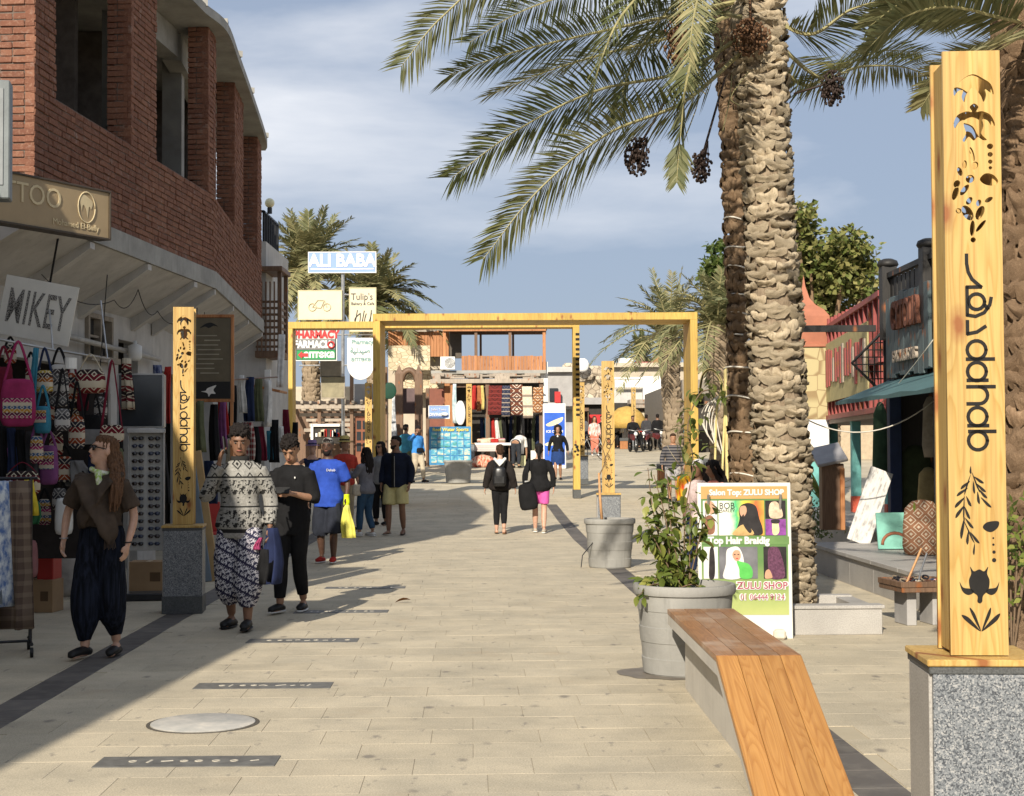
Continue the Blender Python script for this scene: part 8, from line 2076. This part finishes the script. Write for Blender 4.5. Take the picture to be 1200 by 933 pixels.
# 3 man in black ----------------------------------------------------------
pz = {**walk(.13, 'r', .08), 'elr': (-.215, .03, 1.15), 'wrr': (-.07, -.24, 1.18), 'h_r': (.7, -.4, .3), 'ell': (.215, .03, 1.15), 'wrl': (.08, -.24, 1.18), 'h_l': (-.7, -.4, .3)}
p = Person('man in a black t-shirt and slim black trousers looking down at his phone', 342, 15.15, R(-10), 1.73, 'tan', .011, .97, pz, yaw=R(4), pitch=R(34), near=True)
p.bottoms('trousers', BLK, .93, .012, None, 1.0, .004); p.top('t_shirt', BLK, .46, .022, .76, 1.462, .01, .012, .007); p.hair('curly', 'black'); p.shoes(BLACK, WHITE); M = p.atm()
MB().sph((.075, -.135, 1.335), (.008, .004, .012), 8, 6).build('chest_emblem', WHC, p.t, True)
loose('mobile_phone', 'mobile phone in both hands of the man in black', 'phone', MB().bbox((0, 0, 0), (.15, .012, .075), .004), BLACK, M @ Matrix.Translation((0, -.30, 1.215)) @ Matrix.Rotation(R(-35), 4, 'X'), False)
# 4 man in blue ------------------------------------------------------------
pz = {**walk(.08, 'l', .10), 'elr': (-.26, .05, 1.15), 'wrr': (-.27, .0, .90), 'ell': (.27, .05, 1.15), 'wrl': (.28, -.05, .92)}
p = Person('man in a blue t-shirt, black bandana and baggy dark shorts, carrying a yellow bag', 384, 21.6, R(-6), 1.74, 'dark', .013, 1.08, pz, near=True)
p.bottoms('shorts', cloth('charcoal_blue', (.022, .025, .035)), .60, .03, [.098, .125, .122], 1.0, .012); p.top('t_shirt', cloth('royal_blue', (.028, .07, .36), .18), .48, .028, .79, 1.462, .04, .012, .008)
text('Dahab', .05, WHC, p.t, face_m((.08, -.155, 1.31), (1, 0, 0)), ext=.002); p.hair('short', 'black'); p.beard('black'); p.shoes(RED, WHITE)
o = p.cap(m_kilim('bandana', [(.02, .02, .02), (.05, .05, .05), (.3, .28, .25)], 26), False); M = p.atm()
g_ = MB(); w_ = p.J['wrl']; g_.tube([w_ + Vector((0, 0, .05)), w_, w_ + Vector((.005, -.01, -.06)), w_ + Vector((.0, -.02, -.15))], [.04, .042, .048, .035], 10)
NEON = cloth('neon_yellow', (.55, .68, .02)); p.cl(g_, 'glove', NEON, .01, .004)
loose('yellow_bag', 'pale yellow plastic bag carried by the man in the blue t-shirt', 'plastic bag', drape(.20, .46, .12, 3, .5, .35, 12), cloth('yellow_plastic', (.62, .58, .12), .2, 12, .45), M @ Matrix.Translation((.31, -.08, .82)))
# 5 woman with hat, 6 man in red ------------------------------------------
p = Person('woman in a lilac sun hat and navy sleeveless top behind the man in blue', 366, 30.2, R(20), 1.66, 'fair', .016, 1.05, {'elr': (-.36, .06, 1.20), 'wrr': (-.17, -.02, 1.04)}, yaw=R(-20), fem=True)
p.bottoms('trousers', BLK); p.top('sleeveless_top', NAVY, 0, .016, .9, 1.40); p.hair('short', 'brown'); p.hat(cloth('lilac', (.25, .17, .32)), .155, NAVY); p.shoes(WHC)
p = Person('man in a red polo shirt and pale straw hat', 404, 29.2, R(35), 1.75, 'tan', .016, 1.08, {'ell': (.26, .05, 1.15), 'wrl': (.27, -.03, .92)}, yaw=R(10))
p.bottoms('trousers', cloth('khaki', (.34, .28, .18))); p.top('polo_shirt', cloth('brick_red', (.40, .045, .03)), .48, .028, .86, 1.46, .01, .012); p.hair('short', 'grey'); p.hat(cloth('straw', (.52, .46, .34)), .135, BLK); p.shoes(BLK)
# 7 woman in grey, 8 man in navy jacket, 9 woman behind --------------------
p = Person('woman with long black hair in a grey cardigan and jeans', 429, 27.8, R(-125), 1.60, 'tan', .015, 1.08, {**walk(.10, 'l', .09), 'elr': (-.22, -.12, 1.20), 'wrr': (-.10, -.32, 1.28), 'ell': (.22, -.12, 1.20), 'wrl': (.08, -.32, 1.26)}, yaw=R(-10), fem=True)
p.bottoms('jeans', cloth('denim', (.035, .075, .13)), .95, .014); p.top('cardigan', cloth('grey_knit', (.16, .16, .18)), .92, .024, .84, 1.46, .02, .006); p.hair('long', 'black'); p.shoes(WHC, WHITE); M = p.atm()
loose('shoulder_bag', 'beige shoulder bag on the woman in grey', 'bag', bagbody(.26, .22, .10), cloth('beige', (.42, .37, .29)), M @ Matrix.Translation((.24, -.02, .92)))
p = Person('man in a navy jacket, pale yellow shorts and flip-flops', 464, 28.1, R(-14), 1.80, 'brown', .014, 1.12, {**walk(.06, 'r', .12), 'ell': (.27, .04, 1.14), 'wrl': (.27, -.06, .90)}, yaw=R(-38), near=False)
p.bottoms('shorts', cloth('pale_yellow', (.50, .45, .22), .12), .46, .028, [.12, .12, .118], 1.0, .008); p.top('shirt', BLK, .2, .016, .86, 1.46); p.hair('short', 'black'); p.beard('black'); p.shoes(BLACK, None, 'sandal')
m = MB(); p.torso(m, .84, 1.45, .04, .036, .01)
for sd in 'rl': m.sph(p.J['sh' + sd] - Vector((p.J['sh' + sd].x * .12, 0, 0)), .078, 10, 8); p.limb(m, ['sh' + sd, 'el' + sd, 'wr' + sd], [.078, .074, .07, .066, .055], .95)
p.cl(m, 'jacket', cloth('midnight', (.010, .014, .028), .3), .014, .010); MB().bbox((0, -.165, 1.15), (.05, .02, .58), .004).build('open_shirt_front', BLK, p.t); MB().tube([(.03, -.178, z) for z in (.86, 1.1, 1.4)], .006, 5).build('zip', STEEL, p.t)
p = Person('woman with dark hair half hidden behind the man in the navy jacket', 446, 30.6, R(-20), 1.66, 'tan', .018, 1.0, None, yaw=R(-15), fem=True); p.bottoms('trousers', BLK); p.top('shirt', GREYC, .9); p.hair('long', 'black'); p.shades(); p.shoes(BLK)
# 10 man in light blue ------------------------------------------------------
p = Person('man in a light blue shirt and beige trousers with a black waist bag', 489, 46.5, R(40), 1.72, 'brown', .02, 1.0, {**walk(.22, 'l', .08), 'elr': (-.33, -.04, 1.35), 'wrr': (-.16, -.12, 1.52)}, pitch=R(22))
p.bottoms('trousers', cloth('beige_trouser', (.42, .36, .27))); p.top('shirt', cloth('sky_blue', (.05, .22, .55)), .9, .026, .90); p.hair('short', 'black'); p.shoes(BLK); M = p.atm()
loose('waist_bag', 'black waist bag on the man in light blue', 'bag', bagbody(.26, .15, .10), BLK, M @ Matrix.Translation((0, -.16, 1.0)))
p = Person('person in dark teal clothes behind the man in light blue', 476, 47.5, R(150), 1.74, 'brown', .022, 1.0); p.bottoms('trousers', OLIVE); p.top('shirt', TURQ, .9); p.hair('short', 'black'); p.shoes(BLK)
# 11, 12 two women walking away ---------------------------------------------
pz = {**walk(.06, 'l', .075), 'elr': (-.24, .06, 1.15), 'wrr': (-.29, .0, .92), 'ell': (.24, .06, 1.15), 'wrl': (.29, .0, .92)}
p = Person('woman walking away in a puffy black hooded jacket and black leggings', 586, 28.2, R(178), 1.63, 'fair', .013, .95, pz, yaw=R(12), fem=True)
p.bottoms('leggings', BLK, .90, .006, None, 1.0, .003); p.top('hooded_jacket', cloth('soft_black', (.02, .017, .016), .3), 1.0, .03, .86, 1.46, .01, .006, .012, .014); p.hair('bun', 'dbrown'); p.shoes(cloth('tan_leather', (.20, .11, .06)), None, 'sandal')
m = MB(); m.tube([(-.11, .05, 1.49), (-.06, .13, 1.43), (0, .16, 1.35), (.06, .13, 1.43), (.11, .05, 1.49)], [(.03, .03), (.05, .03), (.06, .03), (.05, .03), (.03, .03)], 10); m.sph((0, .14, 1.42), (.06, .03, .07), 10, 8); p.cl(m, 'hood_lining', WHC, .012, .004, it=2); M = p.atm()
bp = bagbody(.27, .38, .16, .5); bo = loose('backpack', 'small black backpack on the woman in the puffy jacket', 'backpack', bp, plain('black_leather', (.014, .014, .015), .35, .45, .2, 8, .1), M @ Matrix.Translation((0, .245, 1.13)))
MB().bbox((0, .085, -.06), (.2, .02, .14), .008).build('pocket', plain('black_leather', (.014, .014, .015)), bo)
for sg in (-1, 1): MB().tube(crom([(sg * .06, .04, .18), (sg * .11, -.06, .30), (sg * .13, -.16, .32)], 4), (.02, .006), 6).build('strap', BLK, bo, True)
pz = {**walk(.12, 'l', .09), 'elr': (-.27, .05, 1.14), 'wrr': (-.28, .0, .90), 'ell': (.28, .05, 1.14), 'wrl': (.28, .0, .90)}
p = Person('woman walking away in a black jacket, pink shorts and black cap', 632, 28.4, R(176), 1.64, 'fair', .013, 1.14, pz, fem=True)
p.bottoms('shorts', cloth('hot_pink', (.60, .11, .36), .12), .42, .012, [.105, .10, .095], 1.0, .004); p.top('jacket', BLK, .97, .022, .82, 1.462, .03, .004, .008); p.hair('pony', 'black'); p.cap(BLK); p.shoes(cloth('stone', (.36, .32, .26)), WHITE); M = p.atm()
bo = loose('shoulder_bag', 'large black shoulder bag hanging on the woman in pink shorts', 'bag', bagbody(.36, .52, .20, .6), cloth('bag_black', (.012, .012, .013), .3, 6), M @ Matrix.Translation((.22, .14, .72)) @ Matrix.Rotation(R(8), 4, 'Y'))
MB().tube(crom([(.0, .0, .22), (-.06, .02, .45), (-.12, -.08, .74)], 5), (.02, .008), 6).build('strap', BLK, bo, True); MB().bbox((-.02, .02, .30), (.08, .03, .03), .005).build('buckle', STEEL, bo)
# 13 woman facing, 14 person bending ----------------------------------------
p = Person('woman with big dark hair in a black cardigan and navy skirt walking towards us', 654, 47.5, R(-6), 1.68, 'tan', .018, 1.05, {**walk(.16, 'r', .07), 'elr': (-.27, .06, 1.15), 'wrr': (-.30, .02, .92), 'ell': (.28, .06, 1.15), 'wrl': (.32, .04, .92)}, fem=True)
p.skirt(cloth('navy_skirt', (.02, .045, .14)), .52); p.top('cardigan', BLK, .97, .022, .84, 1.45, .01); p.hair('big', 'black'); p.shoes(BLK); MB().sph((0, -.105, 1.39), (.03, .02, .06), 8, 6).build('white_shirt_front', WHC, p.t, True)
p = Person('person bending down over stock in a white shirt and dark trousers', 605, 54.6, R(160), 1.70, 'tan', .022, 1.05, {'elr': (-.2, -.55, .70), 'wrr': (-.18, -.62, .42), 'ell': (.2, -.55, .70), 'wrl': (.18, -.62, .42), 'shr': (-.17, -.44, 1.10), 'shl': (.17, -.44, 1.10)}, bend=R(72))
p.bottoms('trousers', cloth('charcoal_trouser', (.03, .033, .04))); p.top('shirt', WHC, .5, .03, .9); p.hair('short', 'black'); p.shoes(BLK)
# 15-17 distant people ---------------------------------------------------------
p = Person('distant woman in a coral and white outfit behind the notched post', 697, 64, R(10), 1.66, 'tan', .028, 1.1, walk(.1, 'l', .09), fem=True); p.bottoms('trousers', cloth('coral', (.56, .18, .12))); p.top('shirt', m_tie('coral_white', (.56, .18, .12), (.66, .62, .58), 5), .9); p.hair('long', 'dbrown'); p.shoes(WHC)
p = Person('distant person in black between the totem and the coral outfit', 706, 66, R(30), 1.68, 'tan', .03); p.bottoms('trousers', BLK); p.top('shirt', BLK, .9); p.hair('short', 'black'); p.shoes(BLK)
FG = 'dark figures at the far end of the street'
sit = {'knr': (-.16, -.36, .86), 'anr': (-.2, -.25, .42), 'toer': (-.2, -.42, .36), 'knl': (.16, -.36, .86), 'anl': (.2, -.25, .42), 'toel': (.2, -.42, .36), 'elr': (-.27, -.15, 1.15), 'wrr': (-.27, -.40, 1.06), 'ell': (.27, -.15, 1.15), 'wrl': (.27, -.40, 1.06)}
bike_y = 70.0
p = Person('distant rider in black sitting on the nearest motorbike', 742, bike_y + .35, R(8), 1.72, 'brown', .03, 1.1, sit, group=FG, z=gz(bike_y) - .06); p.bottoms('trousers', BLK); p.top('jacket', BLK, .95, .03); p.hair('short', 'black'); p.shoes(BLK)
p = Person('distant person in black standing right of the motorbikes', 771, 74, R(180), 1.72, 'brown', .03, 1.15, None, group=FG); p.bottoms('trousers', BLK); p.top('jacket', BLK, .95, .03); p.hair('short', 'black'); p.shoes(BLK)
p = Person('distant person in dark clothes standing behind the motorbikes', 758, 78, R(160), 1.74, 'brown', .03, 1.05, None, group=FG); p.bottoms('trousers', NAVY); p.top('jacket', cloth('charcoal', (.05, .05, .055)), .95, .03); p.hair('short', 'black'); p.shoes(BLK)
p = Person('distant person in grey walking left of the golden parasol', 722, 80, R(0), 1.70, 'tan', .03, 1.0, walk(.15, 'l', .08), group=FG); p.bottoms('trousers', BLK); p.top('shirt', GREYC, .9); p.hair('short', 'black'); p.shoes(BLK)
for i, (px, Y, mt_, m2, lb) in enumerate([(684, 76, WHC, NAVY, 'distant person in a white top left of the coral outfit'), (752, 84, RED, BLK, 'distant person in a red top behind the motorbikes'), (765, 88, GREYC, NAVY, 'distant person in grey far behind the motorbikes'), (779, 82, NAVY, BLK, 'distant person in navy left of the street palm'), (726, 90, CREAM, BLK, 'distant person in cream beside the golden parasol'), (806, 60, TURQ, BLK, 'distant person in turquoise right of the street palm')]):
    p = Person(lb, px, Y, R(40 * i), 1.7, 'tan', .034, 1.05, walk(.12, 'l', .08), group=FG); p.bottoms('trousers', m2); p.top('shirt', mt_, .9); p.hair('short', 'black'); p.shoes(BLK)
# 18 striped man ---------------------------------------------------------------
def m_stripe():
    g = NG('striped_jumper', .95, .08); z = g.sep(g.obj())[2]; f = g.mt('FRACT', g.mt('MULTIPLY', z, 13)); g.col(g.ramp(f, [(0, (.035, .036, .045)), (.45, (.16, .15, .15)), (.75, (.07, .07, .08))], True)); g.bump(g.noise(g.obj(), 120, 2), .4, .004); return g.m
p = Person('man in a dark striped jumper and patterned grey shorts beyond the bush', 789, 37.5, R(-10), 1.66, 'tan', .016, 1.15, {**walk(.08, 'l', .10), 'elr': (-.28, .04, 1.15), 'wrr': (-.28, -.04, .92), 'ell': (.29, .04, 1.15), 'wrl': (.29, -.04, .92)}, yaw=R(10), pitch=R(6))
p.bottoms('shorts', m_tie('camo_grey', (.10, .10, .12), (.36, .35, .35), 14), .44, .022, [.12, .115, .11]); p.top('jumper', m_stripe(), .97, .03, .84, 1.46, .01); p.hair('short', 'dbrown'); p.shoes(BLK); MB().tube([(-.14, -.10, 1.44), (0, -.165, 1.2), (.17, -.12, .96)], (.02, .006), 6).build('cross_strap', cloth('strap_khaki', (.3, .27, .2)), p.t, True)
# 19 girls behind the salon sign -------------------------------------------------
p = Person('girl in a white cap behind the bush and the salon sign', 819, 18.6, R(-20), 1.44, 'brown', .013, .95, None, yaw=R(-20), pitch=R(10), fem=True); p.bottoms('trousers', NAVY); p.top('shirt', cloth('rose_white', (.58, .46, .44)), .5); p.hair('long', 'black'); p.cap(WHC, False); p.shoes(WHC)
p = Person('girl with dark curly hair and a coral top beside the palm trunk', 838, 18.3, R(-60), 1.44, 'brown', .013, 1.0, None, yaw=R(-20), pitch=R(16), fem=True); p.bottoms('trousers', BLK); p.top('shirt', cloth('coral_top', (.60, .20, .16)), .5); p.hair('long', 'black'); p.shoes(WHC)
loose('bright_toy', 'red and yellow cloth held beside the girls behind the bush', 'cloth', drape(.24, .30, .14, 3, .5, .6, 15), m_tie('red_yellow', (.50, .03, .02), (.62, .45, .03), 5), Matrix.Translation(pt(803, 558, 19)))
lf = gnd(481, 707); o = leaf_mesh('dry_leaf', plain('dead_leaf', (.16, .075, .03), .9, .1, .3, 20, .3), .16, .07, .6, .3); tag(link('dry_leaf', o, None, (lf.x, lf.y, .035)), 'crumpled brown leaf lying in the middle of the street', 'leaf').rotation_euler = (.1, .2, 1.4)
bpy.data.scenes.remove(WORK)
